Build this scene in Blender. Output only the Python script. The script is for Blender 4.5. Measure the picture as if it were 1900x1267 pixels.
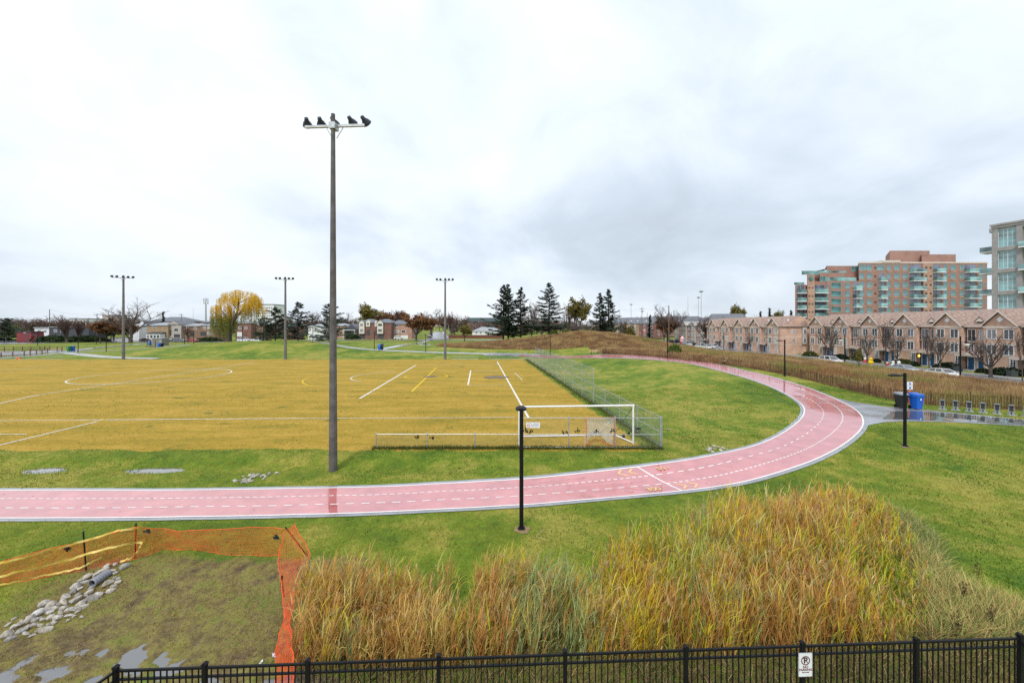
import bpy, bmesh, math, random
import numpy as np
from mathutils import Vector, Matrix

for _o in list(bpy.data.objects): bpy.data.objects.remove(_o)
S = bpy.context.scene
C = S.collection
R = math.radians
rnd = random.Random(7)
npr = np.random.default_rng(7)

# ------------------------------------------------------------------ camera, sky, sun, exposure
CAMZ, FPX, CX, HY = 7.5, 740.0, 950.0, 604.0      # camera height, focal length and horizon in photo pixels
cd = bpy.data.cameras.new('camera'); cam = bpy.data.objects.new('camera', cd); C.objects.link(cam)
cam.location = (0, 0, CAMZ); cam.rotation_euler = (R(90), 0, 0)
cd.sensor_width = 36.0; cd.lens = 36.0 * FPX / 1900.0
cd.shift_y = -(633.5 - HY) / 1900.0
cd.clip_start = 0.1; cd.clip_end = 6000
S.camera = cam

SUN_EL, SUN_AZ = R(48), R(200)                      # soft sun behind the overcast, behind and left of the viewer
w = bpy.data.worlds.new('World'); S.world = w; w.use_nodes = True
nt = w.node_tree; nt.nodes.clear()
def N(t, **k):
    n = nt.nodes.new(t)
    for a, b in k.items(): setattr(n, a, b)
    return n
def L(a, b): nt.links.new(a, b)
def mth(op, a, b=None, clamp=False):
    n = N('ShaderNodeMath', operation=op, use_clamp=clamp)
    for i, v in enumerate((a, b)):
        if v is None: continue
        if isinstance(v, (int, float)): n.inputs[i].default_value = v
        else: L(v, n.inputs[i])
    return n.outputs[0]
out = N('ShaderNodeOutputWorld')
sky = N('ShaderNodeTexSky', sky_type='NISHITA'); sky.sun_disc = False
sky.sun_elevation = SUN_EL; sky.sun_rotation = SUN_AZ
bg1 = N('ShaderNodeBackground'); bg1.inputs[1].default_value = 0.1; L(sky.outputs[0], bg1.inputs[0])
tc = N('ShaderNodeTexCoord'); sep = N('ShaderNodeSeparateXYZ'); L(tc.outputs['Generated'], sep.inputs[0])
up = mth('MAXIMUM', sep.outputs[2], 0.0)
den = mth('ADD', up, 0.50)
cmb = N('ShaderNodeCombineXYZ')
L(mth('DIVIDE', sep.outputs[0], den), cmb.inputs[0]); L(mth('DIVIDE', sep.outputs[1], den), cmb.inputs[1])
def cloud(scale, loc, detail, rough, dist=0.0):
    mp = N('ShaderNodeMapping'); mp.inputs['Location'].default_value = loc; L(cmb.outputs[0], mp.inputs[0])
    n = N('ShaderNodeTexNoise'); n.inputs['Scale'].default_value = scale; n.inputs['Detail'].default_value = detail
    n.inputs['Roughness'].default_value = rough; n.inputs['Distortion'].default_value = dist; L(mp.outputs[0], n.inputs[0])
    return n.outputs[0]
big = cloud(0.95, (6.76, 0.4, 0), 4, 0.5, 0.5)
med = cloud(2.6, (1.3, 2.2, 4), 6, 0.58, 0.4)
cl = mth('ADD', mth('MULTIPLY', big, 0.70), mth('MULTIPLY', med, 0.30))
ramp = N('ShaderNodeValToRGB'); L(cl, ramp.inputs[0])
e = ramp.color_ramp.elements
e[0].position = 0.28; e[0].color = (0.35, 0.395, 0.45, 1)
e[1].position = 0.59; e[1].color = (0.675, 0.71, 0.75, 1)
for q, c in ((0.42, (0.465, 0.525, 0.595, 1)), (0.50, (0.585, 0.64, 0.705, 1))):
    m_ = ramp.color_ramp.elements.new(q); m_.color = c
grad = mth('ADD', mth('MULTIPLY', up, 0.30), 0.94)   # overcast skies are brighter towards the zenith
bg2 = N('ShaderNodeBackground'); L(ramp.outputs[0], bg2.inputs[0]); L(grad, bg2.inputs[1])
mx = N('ShaderNodeMixShader'); mx.inputs[0].default_value = 0.93
L(bg1.outputs[0], mx.inputs[1]); L(bg2.outputs[0], mx.inputs[2]); L(mx.outputs[0], out.inputs[0])

sd = bpy.data.lights.new('sun', 'SUN'); sun = bpy.data.objects.new('sun', sd); C.objects.link(sun)
sd.energy = 1.5; sd.angle = R(14); sd.color = (1.0, 0.965, 0.91)
_d = Vector((math.sin(SUN_AZ) * math.cos(SUN_EL), math.cos(SUN_AZ) * math.cos(SUN_EL), math.sin(SUN_EL)))
sun.rotation_euler = _d.to_track_quat('Z', 'Y').to_euler()
S.view_settings.view_transform = 'Standard'; S.view_settings.look = 'None'
S.view_settings.exposure = 0.62; S.view_settings.gamma = 1.0; S.view_settings.use_curve_mapping = False
S.render.engine = 'CYCLES'
S.cycles.max_bounces = 6; S.cycles.transparent_max_bounces = 16
S.cycles.use_denoising = False
S.cycles.use_adaptive_sampling = False

# ------------------------------------------------------------------ helpers: materials
MATS = {}
def material(name, col, rough=0.8, var=0.14, scale=2.0, bump=0.0, bscale=None, metallic=0.0, spec=0.4, coat=0.0, col2=None, detail=4, emit=0.0, alpha=1.0):
    if name in MATS: return MATS[name]
    m = bpy.data.materials.new(name); m.use_nodes = True; MATS[name] = m
    t = m.node_tree; p = t.nodes['Principled BSDF']
    p.inputs['Roughness'].default_value = rough; p.inputs['Metallic'].default_value = metallic
    p.inputs['Specular IOR Level'].default_value = spec; p.inputs['Coat Weight'].default_value = coat; p.inputs['Coat Roughness'].default_value = 0.05
    c = t.nodes.new('ShaderNodeTexCoord')
    n = t.nodes.new('ShaderNodeTexNoise'); n.inputs['Scale'].default_value = scale; n.inputs['Detail'].default_value = detail; n.inputs['Roughness'].default_value = 0.62
    t.links.new(c.outputs['Object'], n.inputs[0])
    x = t.nodes.new('ShaderNodeValToRGB'); t.links.new(n.outputs[0], x.inputs[0])
    a = [max(0, v * (1 - var * 1.6)) for v in col]; b = list(col2) if col2 else [min(1, v * (1 + var * 1.6)) for v in col]
    x.color_ramp.elements[0].position = 0.3; x.color_ramp.elements[0].color = (*a, 1)
    x.color_ramp.elements[1].position = 0.7; x.color_ramp.elements[1].color = (*b, 1)
    t.links.new(x.outputs[0], p.inputs['Base Color'])
    if bump:
        n2 = t.nodes.new('ShaderNodeTexNoise'); n2.inputs['Scale'].default_value = bscale or scale * 6; n2.inputs['Detail'].default_value = 4
        t.links.new(c.outputs['Object'], n2.inputs[0])
        bp = t.nodes.new('ShaderNodeBump'); bp.inputs['Strength'].default_value = bump; bp.inputs['Distance'].default_value = 0.03
        t.links.new(n2.outputs[0], bp.inputs['Height']); t.links.new(bp.outputs[0], p.inputs['Normal'])
    if emit:
        p.inputs['Emission Color'].default_value = (*col, 1); p.inputs['Emission Strength'].default_value = emit
    if alpha < 1: p.inputs['Alpha'].default_value = alpha
    return m

def vcol_material(name, rough=0.65, trans=0.25, spec=0.25):
    m = bpy.data.materials.new(name); m.use_nodes = True; MATS[name] = m
    t = m.node_tree; p = t.nodes['Principled BSDF']; o = t.nodes['Material Output']
    a = t.nodes.new('ShaderNodeAttribute'); a.attribute_name = 'col'
    p.inputs['Roughness'].default_value = rough; p.inputs['Specular IOR Level'].default_value = spec
    t.links.new(a.outputs['Color'], p.inputs['Base Color'])
    if trans:
        tr = t.nodes.new('ShaderNodeBsdfTranslucent'); t.links.new(a.outputs['Color'], tr.inputs['Color'])
        x = t.nodes.new('ShaderNodeMixShader'); x.inputs[0].default_value = trans
        t.links.new(p.outputs[0], x.inputs[1]); t.links.new(tr.outputs[0], x.inputs[2]); t.links.new(x.outputs[0], o.inputs[0])
    return m

def brick_material(name, c1, c2, mortar, bw=0.22, bh=0.075, bump=0.25, var=0.25):
    m = bpy.data.materials.new(name); m.use_nodes = True; MATS[name] = m
    t = m.node_tree; p = t.nodes['Principled BSDF']; p.inputs['Roughness'].default_value = 0.85; p.inputs['Specular IOR Level'].default_value = 0.25
    c = t.nodes.new('ShaderNodeTexCoord'); s = t.nodes.new('ShaderNodeSeparateXYZ'); t.links.new(c.outputs['Object'], s.inputs[0])
    ad = t.nodes.new('ShaderNodeMath'); ad.operation = 'ADD'; t.links.new(s.outputs[0], ad.inputs[0]); t.links.new(s.outputs[1], ad.inputs[1])
    cb = t.nodes.new('ShaderNodeCombineXYZ'); t.links.new(ad.outputs[0], cb.inputs[0]); t.links.new(s.outputs[2], cb.inputs[1])
    b = t.nodes.new('ShaderNodeTexBrick'); t.links.new(cb.outputs[0], b.inputs[0])
    b.inputs['Color1'].default_value = (*c1, 1); b.inputs['Color2'].default_value = (*c2, 1); b.inputs['Mortar'].default_value = (*mortar, 1)
    b.inputs['Scale'].default_value = 1.0; b.inputs['Brick Width'].default_value = bw; b.inputs['Row Height'].default_value = bh; b.inputs['Mortar Size'].default_value = 0.008
    n = t.nodes.new('ShaderNodeTexNoise'); n.inputs['Scale'].default_value = 0.5; n.inputs['Detail'].default_value = 6; t.links.new(c.outputs['Object'], n.inputs[0])
    mr = t.nodes.new('ShaderNodeMapRange'); mr.inputs[1].default_value = 0.3; mr.inputs[2].default_value = 0.7; mr.inputs[3].default_value = 1 - var; mr.inputs[4].default_value = 1 + var; t.links.new(n.outputs[0], mr.inputs[0])
    mu = t.nodes.new('ShaderNodeVectorMath'); mu.operation = 'SCALE'; t.links.new(b.outputs[0], mu.inputs[0]); t.links.new(mr.outputs[0], mu.inputs['Scale'])
    t.links.new(mu.outputs[0], p.inputs['Base Color'])
    bp = t.nodes.new('ShaderNodeBump'); bp.inputs['Strength'].default_value = bump; bp.inputs['Distance'].default_value = 0.01; bp.invert = True
    t.links.new(b.outputs['Fac'], bp.inputs['Height']); t.links.new(bp.outputs[0], p.inputs['Normal'])
    return m

# ------------------------------------------------------------------ helpers: objects
def setp(o, label=None, cat=None, group=None, kind=None):
    if label: o['label'] = label
    if cat: o['category'] = cat
    if group: o['group'] = group
    if kind: o['kind'] = kind
    return o
def link(o, parent=None):
    C.objects.link(o)
    if parent is not None: o.parent = parent
    return o
def thing(name, label, cat, loc=(0, 0, 0), rz=0.0, group=None):
    o = bpy.data.objects.new(name, None); o.empty_display_size = 0.2
    o.location = loc; o.rotation_euler = (0, 0, rz); link(o)
    return setp(o, label, cat, group)
def obj(name, me, parent=None, loc=(0, 0, 0), rot=(0, 0, 0), mat=None, scale=None):
    o = bpy.data.objects.new(name, me); o.location = loc; o.rotation_euler = rot
    if scale is not None: o.scale = scale
    if mat is not None and not me.materials: me.materials.append(mat)
    return link(o, parent)
def copy_tree(o, parent=None, loc=None, rz=None):
    c = o.copy(); link(c); c.parent = parent
    if loc is not None: c.location = loc
    if rz is not None: c.rotation_euler = (0, 0, rz)
    for ch in list(o.children): copy_tree(ch, c)
    return c

class MB:
    """collects shapes into one mesh"""
    def __init__(s): s.v = []; s.f = []; s.mi = []; s.cur = 0
    def add(s, vs, fs):
        n = len(s.v); s.v.extend(vs); s.f.extend([tuple(i + n for i in f) for f in fs]); s.mi.extend([s.cur] * len(fs)); return s
    def box(s, x0, x1, y0, y1, z0, z1):
        return s.add([(x0, y0, z0), (x1, y0, z0), (x1, y1, z0), (x0, y1, z0), (x0, y0, z1), (x1, y0, z1), (x1, y1, z1), (x0, y1, z1)],
                     [(0, 3, 2, 1), (4, 5, 6, 7), (0, 1, 5, 4), (1, 2, 6, 5), (2, 3, 7, 6), (3, 0, 4, 7)])
    def cbox(s, c, d, rz=0.0):
        a, b = math.cos(rz), math.sin(rz); vs = []
        for sz in (-.5, .5):
            for sx, sy in ((-.5, -.5), (.5, -.5), (.5, .5), (-.5, .5)):
                x, y = sx * d[0], sy * d[1]; vs.append((c[0] + a * x - b * y, c[1] + b * x + a * y, c[2] + sz * d[2]))
        return s.add(vs, [(0, 3, 2, 1), (4, 5, 6, 7), (0, 1, 5, 4), (1, 2, 6, 5), (2, 3, 7, 6), (3, 0, 4, 7)])
    def tube(s, p0, p1, r0, r1=None, n=6, caps=True):
        r1 = r0 if r1 is None else r1
        p0, p1 = Vector(p0), Vector(p1); d = (p1 - p0)
        if d.length < 1e-6: return s
        q = d.normalized(); a = Vector((0, 0, 1)) if abs(q.z) < 0.9 else Vector((1, 0, 0))
        u = q.cross(a).normalized(); v = q.cross(u)
        vs = []
        for p, r in ((p0, r0), (p1, r1)):
            for i in range(n):
                t = 2 * math.pi * i / n; vs.append(tuple(p + u * (math.cos(t) * r) + v * (math.sin(t) * r)))
        fs = [(i, (i + 1) % n, n + (i + 1) % n, n + i) for i in range(n)]
        if caps: fs += [tuple(range(n - 1, -1, -1)), tuple(range(n, 2 * n))]
        return s.add(vs, fs)
    def path(s, pts, r, n=6):
        for a, b in zip(pts[:-1], pts[1:]): s.tube(a, b, r, r, n)
        return s
    def lathe(s, prof, n=12, c=(0, 0, 0), axis=None):
        vs = []; fs = []; m = len(prof)
        for i in range(n):
            t = 2 * math.pi * i / n
            for r, z in prof: vs.append(Vector((r * math.cos(t), r * math.sin(t), z)))
        if axis is not None:
            q = Vector((0, 0, 1)).rotation_difference(Vector(axis)); vs = [q @ v for v in vs]
        vs = [tuple(v + Vector(c)) for v in vs]
        for i in range(n):
            j = (i + 1) % n
            for k in range(m - 1): fs.append((i * m + k, j * m + k, j * m + k + 1, i * m + k + 1))
        fs.append(tuple(i * m for i in range(n))[::-1]); fs.append(tuple(i * m + m - 1 for i in range(n)))
        return s.add(vs, fs)
    def prism(s, poly, d, axis='y', o=0.0):
        """poly in (a,b), extruded along axis from o to o+d: 'y' -> (a, ., b), 'x' -> (., a, b), 'z' -> (a, b, .)"""
        def P(a, b, c): return {'y': (a, c, b), 'x': (c, a, b), 'z': (a, b, c)}[axis]
        n = len(poly); vs = [P(a, b, o) for a, b in poly] + [P(a, b, o + d) for a, b in poly]
        fs = [tuple(range(n)), tuple(range(2 * n - 1, n - 1, -1))] + [(i, n + i, n + (i + 1) % n, (i + 1) % n) for i in range(n)]
        return s.add(vs, fs)
    def quad(s, a, b, c, d): return s.add([a, b, c, d], [(0, 1, 2, 3)])
    def mesh(s, name, mats=None, smooth=False):
        me = bpy.data.meshes.new(name); me.from_pydata([tuple(v) for v in s.v], [], s.f)
        if mats is not None:
            for m in (mats if isinstance(mats, (list, tuple)) else [mats]): me.materials.append(m)
        if any(s.mi): me.polygons.foreach_set('material_index', s.mi)
        bm = bmesh.new(); bm.from_mesh(me); bmesh.ops.recalc_face_normals(bm, faces=bm.faces); bm.to_mesh(me); bm.free()
        if smooth: me.polygons.foreach_set('use_smooth', [True] * len(me.polygons))
        me.update(); return me
    def build(s, name, mat, parent=None, loc=(0, 0, 0), rot=(0, 0, 0), smooth=False):
        return obj(name, s.mesh(name, mat, smooth), parent, loc, rot)

def np_mesh(name, verts, tris, mat, cols=None, smooth=False):
    """triangles from numpy arrays, with an optional colour per vertex"""
    me = bpy.data.meshes.new(name); nv, nf = len(verts), len(tris); k = tris.shape[1]
    me.vertices.add(nv); me.vertices.foreach_set('co', np.ascontiguousarray(verts, dtype=np.float32).ravel())
    me.loops.add(nf * k); me.loops.foreach_set('vertex_index', np.ascontiguousarray(tris, dtype=np.int32).ravel())
    me.polygons.add(nf); me.polygons.foreach_set('loop_start', np.arange(0, nf * k, k, dtype=np.int32))
    try: me.polygons.foreach_set('loop_total', np.full(nf, k, dtype=np.int32))
    except Exception: pass
    if smooth: me.polygons.foreach_set('use_smooth', np.ones(nf, dtype=bool))
    me.update(calc_edges=True)
    if cols is not None:
        a = me.attributes.new('col', 'FLOAT_COLOR', 'POINT'); c4 = np.ones((nv, 4), np.float32); c4[:, :3] = cols; a.data.foreach_set('color', c4.ravel())
    me.materials.append(mat); return me

# ------------------------------------------------------------------ terrain
def ss(a, b, t):
    x = np.clip((t - a) / (b - a), 0, 1); return x * x * (3 - 2 * x)
def hash2(ix, iy, seed):
    n = (ix.astype(np.int64) * 374761393 + iy.astype(np.int64) * 668265263 + seed * 1442695041) & 0x7fffffff
    n = ((n ^ (n >> 13)) * 1274126177) & 0x7fffffff
    return ((n ^ (n >> 16)) & 0xffff) / 65535.0
def vnoise(x, y, f, seed=0, octv=3):
    x = np.asarray(x, float) * f; y = np.asarray(y, float) * f; r = 0; a = 1.0; tot = 0
    for o in range(octv):
        ix = np.floor(x); iy = np.floor(y); fx = x - ix; fy = y - iy; fx = fx * fx * (3 - 2 * fx); fy = fy * fy * (3 - 2 * fy)
        h = lambda i, j: hash2(ix + i, iy + j, seed + o * 17)
        r = r + a * ((h(0, 0) * (1 - fx) + h(1, 0) * fx) * (1 - fy) + (h(0, 1) * (1 - fx) + h(1, 1) * fx) * fy); tot += a
        a *= 0.5; x = x * 2.03 + 11.3; y = y * 2.03 + 5.7
    return r / tot
def fence_x(y): return 11.4 - 0.092 * y
def height(x, y):
    x = np.asarray(x, float); y = np.asarray(y, float)
    h = -0.4 * (1 - ss(19.5, 23.5, y)) * (1 - ss(8, 24, x))
    h = h - 0.5 * (1 - ss(10, 14.6, y)) * (1 - ss(9, 17, x))
    h = h + 0.6 * ss(12, 26, x) * ss(15, 30, y) * (1 - ss(46, 66, x))
    h = h + 1.35 * ss(34, 72, y) * ss(0, 16, x - fence_x(y) - 3) * (1 - ss(38, 56, x)) * (1 - 0.55 * ss(84, 100, y))
    h = h - 1.05 * ss(52, 68, x)
    h = h + 0.9 * ss(88.5, 106, y) * ss(-118, -84, x) * (1 - ss(34, 54, x))
    h = h + 2.0 * np.exp(-((x + 72) / 34) ** 2) * np.exp(-((y - 121) / 17) ** 2) * ss(88.5, 100, y)
    h = h + 3.4 * np.exp(-((x - 20) / np.where(x < 20, 27, 23)) ** 2) * np.exp(-((y - 123) / 12.5) ** 2)
    h = h - 0.20 * np.exp(-((y - 21.9) / 0.9) ** 2) * (1 - ss(-6, 2, x))
    h = h + 0.80 * np.exp(-((x - 60.5) / 4.5) ** 2) * (1 - ss(92, 116, y)) * ss(24, 34, y)
    for xp, wx in ((-19.2, 1.3), (-25.3, .6)): h = h - 0.12 * np.exp(-((x - xp) / wx) ** 2) * np.exp(-((y - 21.9) / 0.45) ** 2)
    mud = (1 - ss(9.8, 11.6, y)) * (1 - ss(-4.6, -3.0, x)) * ss(6.5, 8, y)
    h = h + mud * ((vnoise(x, y, 0.8, 5) - 0.47) * 0.16 + (vnoise(x, y, 3.6, 6, 3) - 0.5) * 0.34)
    rough = (1 - ss(40, 80, y)) * 0.05 * (vnoise(x, y, 0.35, 9) - 0.5) * np.where((y > 23.5) & (x < fence_x(y)), 0.25, 1.0)
    return h + rough
def lines(*segs):
    r = []
    for a, b, s in segs: r += list(np.arange(a, b, s))
    return np.array(r)
gx = lines((-16, -3, 0.08), (-3, 17, 0.16), (17, 60, 0.6), (60, 130, 1.5), (130, 300, 8)); gxn = -lines((16, 60, 0.6), (60, 150, 1.5), (150, 300, 8))[::-1]
geo = np.geomspace(300, 3000, 24)
GX = np.unique(np.round(np.concatenate([-geo, gxn, gx, geo]), 4))
GY = np.unique(np.round(np.concatenate([lines((-60, 4, 6), (4, 7, 0.14), (7, 11.2, 0.07), (11.2, 16, 0.14), (16, 32, 0.3), (32, 150, 1.0), (150, 320, 6)), np.geomspace(320, 4000, 22)]), 4))
XX, YY = np.meshgrid(GX, GY); HH = height(XX, YY)
def hg(x, y):
    i = int(np.clip(np.searchsorted(GX, x) - 1, 0, len(GX) - 2)); j = int(np.clip(np.searchsorted(GY, y) - 1, 0, len(GY) - 2))
    u = (x - GX[i]) / (GX[i + 1] - GX[i]); v = (y - GY[j]) / (GY[j + 1] - GY[j])
    return float((HH[j, i] * (1 - u) + HH[j, i + 1] * u) * (1 - v) + (HH[j + 1, i] * (1 - u) + HH[j + 1, i + 1] * u) * v)
def hga(x, y):
    i = np.clip(np.searchsorted(GX, x) - 1, 0, len(GX) - 2); j = np.clip(np.searchsorted(GY, y) - 1, 0, len(GY) - 2)
    u = (x - GX[i]) / (GX[i + 1] - GX[i]); v = (y - GY[j]) / (GY[j + 1] - GY[j])
    return (HH[j, i] * (1 - u) + HH[j, i + 1] * u) * (1 - v) + (HH[j + 1, i] * (1 - u) + HH[j + 1, i + 1] * u) * v
def G(px, py, start=None):
    """the point of the ground that the photo shows at (px, py)"""
    t = (px - CX) / FPX; s = (py - HY) / FPX
    y = 5.0 if start is None else start
    while y < 3000:
        if CAMZ - s * y <= hg(t * y, y): break
        y *= 1.01
    a, b = y / 1.01, y
    for _ in range(20):
        c = (a + b) / 2
        if CAMZ - s * c <= hg(t * c, c): b = c
        else: a = c
    y = b; return Vector((t * y, y, hg(t * y, y)))
def AX(px, y): return (px - CX) / FPX * y
def AZ(py, y): return CAMZ - (py - HY) / FPX * y
def onground(x, y, dz=0.0): return Vector((x, y, hg(x, y) + dz))
def GD(px, y): x = AX(px, y); return Vector((x, y, hg(x, y)))

# ------------------------------------------------------------------ ground sheet
MEADOW_PX = [(1960, 766), (1900, 762), (1722, 751), (1640, 739), (1560, 720), (1500, 705), (1430, 690), (1370, 680.5), (1310, 673), (1262, 667.5), (1200, 661), (1120, 656.5)]
MEADOW_LINE = [G(a, b) for a, b in MEADOW_PX]
_my = np.array([p.y for p in MEADOW_LINE]); _mx = np.array([p.x for p in MEADOW_LINE])
_ord = np.argsort(_my); _my, _mx = _my[_ord], _mx[_ord]
def meadow_mask(x, y):
    side = np.interp(y, _my, _mx)
    a = ss(-0.3, 0.6, x - side) * (1 - ss(66.0, 67.5, x)) * (1 - ss(112, 120, y)) * (y > 24)
    m = np.exp(-((x - 20) / np.where(x < 20, 27, 24)) ** 2) * np.exp(-((y - 123) / 12.5) ** 2)
    b = ss(0.055, 0.10, m) * (y > 98)
    return np.clip(np.maximum(a, b), 0, 1)
def mud_mask(x, y):
    return ss(-17, -12, x) * (1 - ss(-5.3, -4.3, x)) * (1 - ss(12.9, 14.5, y)) * ss(5, 7, y)
def field_mask(x, y):
    near = 24.0 + 0.9 * (vnoise(x, y, 0.5, 3) - 0.5)
    return ss(-0.5, 0.6, y - near) * (1 - ss(87.6, 88.8, y)) * (1 - ss(-0.9, 0.5, x - fence_x(y) + 0.8))
gm = bpy.data.materials.new('ground_material'); gm.use_nodes = True
def ground_nodes(t):
    p = t.nodes['Principled BSDF']; p.inputs['Specular IOR Level'].default_value = 0.25
    def nn(k, **kw):
        n = t.nodes.new(k)
        for a, b in kw.items(): setattr(n, a, b)
        return n
    l = t.links.new
    tc = nn('ShaderNodeTexCoord'); at = nn('ShaderNodeAttribute'); at.attribute_name = 'zone'
    sp = nn('ShaderNodeSeparateColor'); l(at.outputs['Color'], sp.inputs[0])
    def noise(s, d=5, r=0.6, stretch=None):
        n = nn('ShaderNodeTexNoise'); n.inputs['Scale'].default_value = s; n.inputs['Detail'].default_value = d; n.inputs['Roughness'].default_value = r
        if stretch:
            mp = nn('ShaderNodeMapping'); mp.inputs['Scale'].default_value = stretch; l(tc.outputs['Object'], mp.inputs[0]); l(mp.outputs[0], n.inputs[0])
        else: l(tc.outputs['Object'], n.inputs[0])
        return n.outputs[0]
    def rampc(f, stops):
        x = nn('ShaderNodeValToRGB'); l(f, x.inputs[0]); el = x.color_ramp.elements
        el[0].position, el[0].color = stops[0][0], (*stops[0][1], 1); el[1].position, el[1].color = stops[-1][0], (*stops[-1][1], 1)
        for q, c in stops[1:-1]: k = el.new(q); k.color = (*c, 1)
        return x.outputs[0]
    def mix(f, a, b, mode='MIX'):
        x = nn('ShaderNodeMix', data_type='RGBA', blend_type=mode)
        if isinstance(f, float): x.inputs[0].default_value = f
        else: l(f, x.inputs[0])
        for i, v in ((6, a), (7, b)):
            if isinstance(v, tuple): x.inputs[i].default_value = (*v, 1)
            else: l(v, x.inputs[i])
        return x.outputs[2]
    def m2(op, a, b):
        x = nn('ShaderNodeMath', operation=op)
        for i, v in enumerate((a, b)):
            if isinstance(v, (int, float)): x.inputs[i].default_value = v
            else: l(v, x.inputs[i])
        return x.outputs[0]
    n_big, n_mid, n_fine, n_tiny = noise(0.09, 6), noise(0.55, 7, 0.72), noise(3.0, 6, 0.75), noise(22.0, 3, 0.7)
    streak = noise(0.35, 5, 0.6, (0.35, 1.6, 1))
    green = rampc(m2('ADD', m2('MULTIPLY', n_big, 0.5), m2('MULTIPLY', n_mid, 0.5)), [(0.39, (0.055, 0.118, 0.008)), (0.49, (0.135, 0.188, 0.014)), (0.57, (0.265, 0.245, 0.042))])
    field = rampc(m2('ADD', m2('MULTIPLY', streak, 0.6), m2('MULTIPLY', n_mid, 0.4)), [(0.34, (0.200, 0.178, 0.016)), (0.46, (0.315, 0.212, 0.020)), (0.60, (0.410, 0.262, 0.038))])
    mud = rampc(m2('ADD', m2('MULTIPLY', n_mid, 0.55), m2('MULTIPLY', n_fine, 0.45)), [(0.34, (0.050, 0.038, 0.025)), (0.43, (0.130, 0.092, 0.040)), (0.52, (0.185, 0.155, 0.038)), (0.62, (0.100, 0.150, 0.016))])
    mead = rampc(m2('ADD', m2('MULTIPLY', n_mid, 0.6), m2('MULTIPLY', n_fine, 0.4)), [(0.36, (0.15, 0.085, 0.035)), (0.5, (0.22, 0.14, 0.05)), (0.62, (0.26, 0.20, 0.065))])
    def edge(ch, lo=0.35, hi=0.65):
        x = nn('ShaderNodeMapRange'); x.interpolation_type = 'SMOOTHSTEP'
        l(m2('ADD', ch, m2('MULTIPLY', m2('SUBTRACT', n_mid, 0.5), 1.7)), x.inputs[0]); x.inputs[1].default_value = lo; x.inputs[2].default_value = hi
        return m2('MULTIPLY', x.outputs[0], 1.0)
    c = mix(edge(sp.outputs[0]), green, field)
    c = mix(edge(sp.outputs[1]), c, mud)
    c = mix(edge(sp.outputs[2]), c, mead)
    v = nn('ShaderNodeMapRange'); v.inputs[1].default_value = 0.28; v.inputs[2].default_value = 0.72; v.inputs[3].default_value = 0.50; v.inputs[4].default_value = 1.50
    l(m2('ADD', m2('MULTIPLY', n_fine, 0.55), m2('MULTIPLY', n_tiny, 0.45)), v.inputs[0])
    s = nn('ShaderNodeVectorMath', operation='SCALE'); l(c, s.inputs[0]); l(v.outputs[0], s.inputs['Scale'])
    # green weeds through the worn turf
    weed = nn('ShaderNodeMapRange'); weed.inputs[1].default_value = 0.655; weed.inputs[2].default_value = 0.70; l(noise(0.42, 3, 0.6, (0.6, 1, 1)), weed.inputs[0])
    c2 = mix(m2('MULTIPLY', weed.outputs[0], m2('MULTIPLY', sp.outputs[0], 0.75)), s.outputs[0], (0.055, 0.105, 0.012))
    l(c2, p.inputs['Base Color'])
    rr = nn('ShaderNodeMapRange'); rr.inputs[3].default_value = 0.9; rr.inputs[4].default_value = 0.5; l(sp.outputs[1], rr.inputs[0]); l(rr.outputs[0], p.inputs['Roughness'])
    bp = nn('ShaderNodeBump'); bp.inputs['Strength'].default_value = 0.8; bp.inputs['Distance'].default_value = 0.06
    l(m2('ADD', n_fine, m2('MULTIPLY', n_tiny, 0.5)), bp.inputs['Height']); l(bp.outputs[0], p.inputs['Normal'])
ground_nodes(gm.node_tree)
nx, ny = len(GX), len(GY)
gv = np.stack([XX.ravel(), YY.ravel(), HH.ravel()], 1)
ii = (np.arange(ny - 1)[:, None] * nx + np.arange(nx - 1)[None, :]).ravel()
gme = np_mesh('ground', gv, np.stack([ii, ii + 1, ii + nx + 1, ii + nx], 1), gm, smooth=True)
za = gme.attributes.new('zone', 'FLOAT_COLOR', 'POINT'); zc = np.ones((len(gv), 4), np.float32)
zc[:, 0] = field_mask(gv[:, 0], gv[:, 1]); zc[:, 1] = mud_mask(gv[:, 0], gv[:, 1]); zc[:, 2] = meadow_mask(gv[:, 0], gv[:, 1])
za.data.foreach_set('color', zc.ravel())
ground = setp(obj('ground', gme), 'wide park ground of green and worn yellow autumn grass', 'ground', kind='structure')

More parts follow.
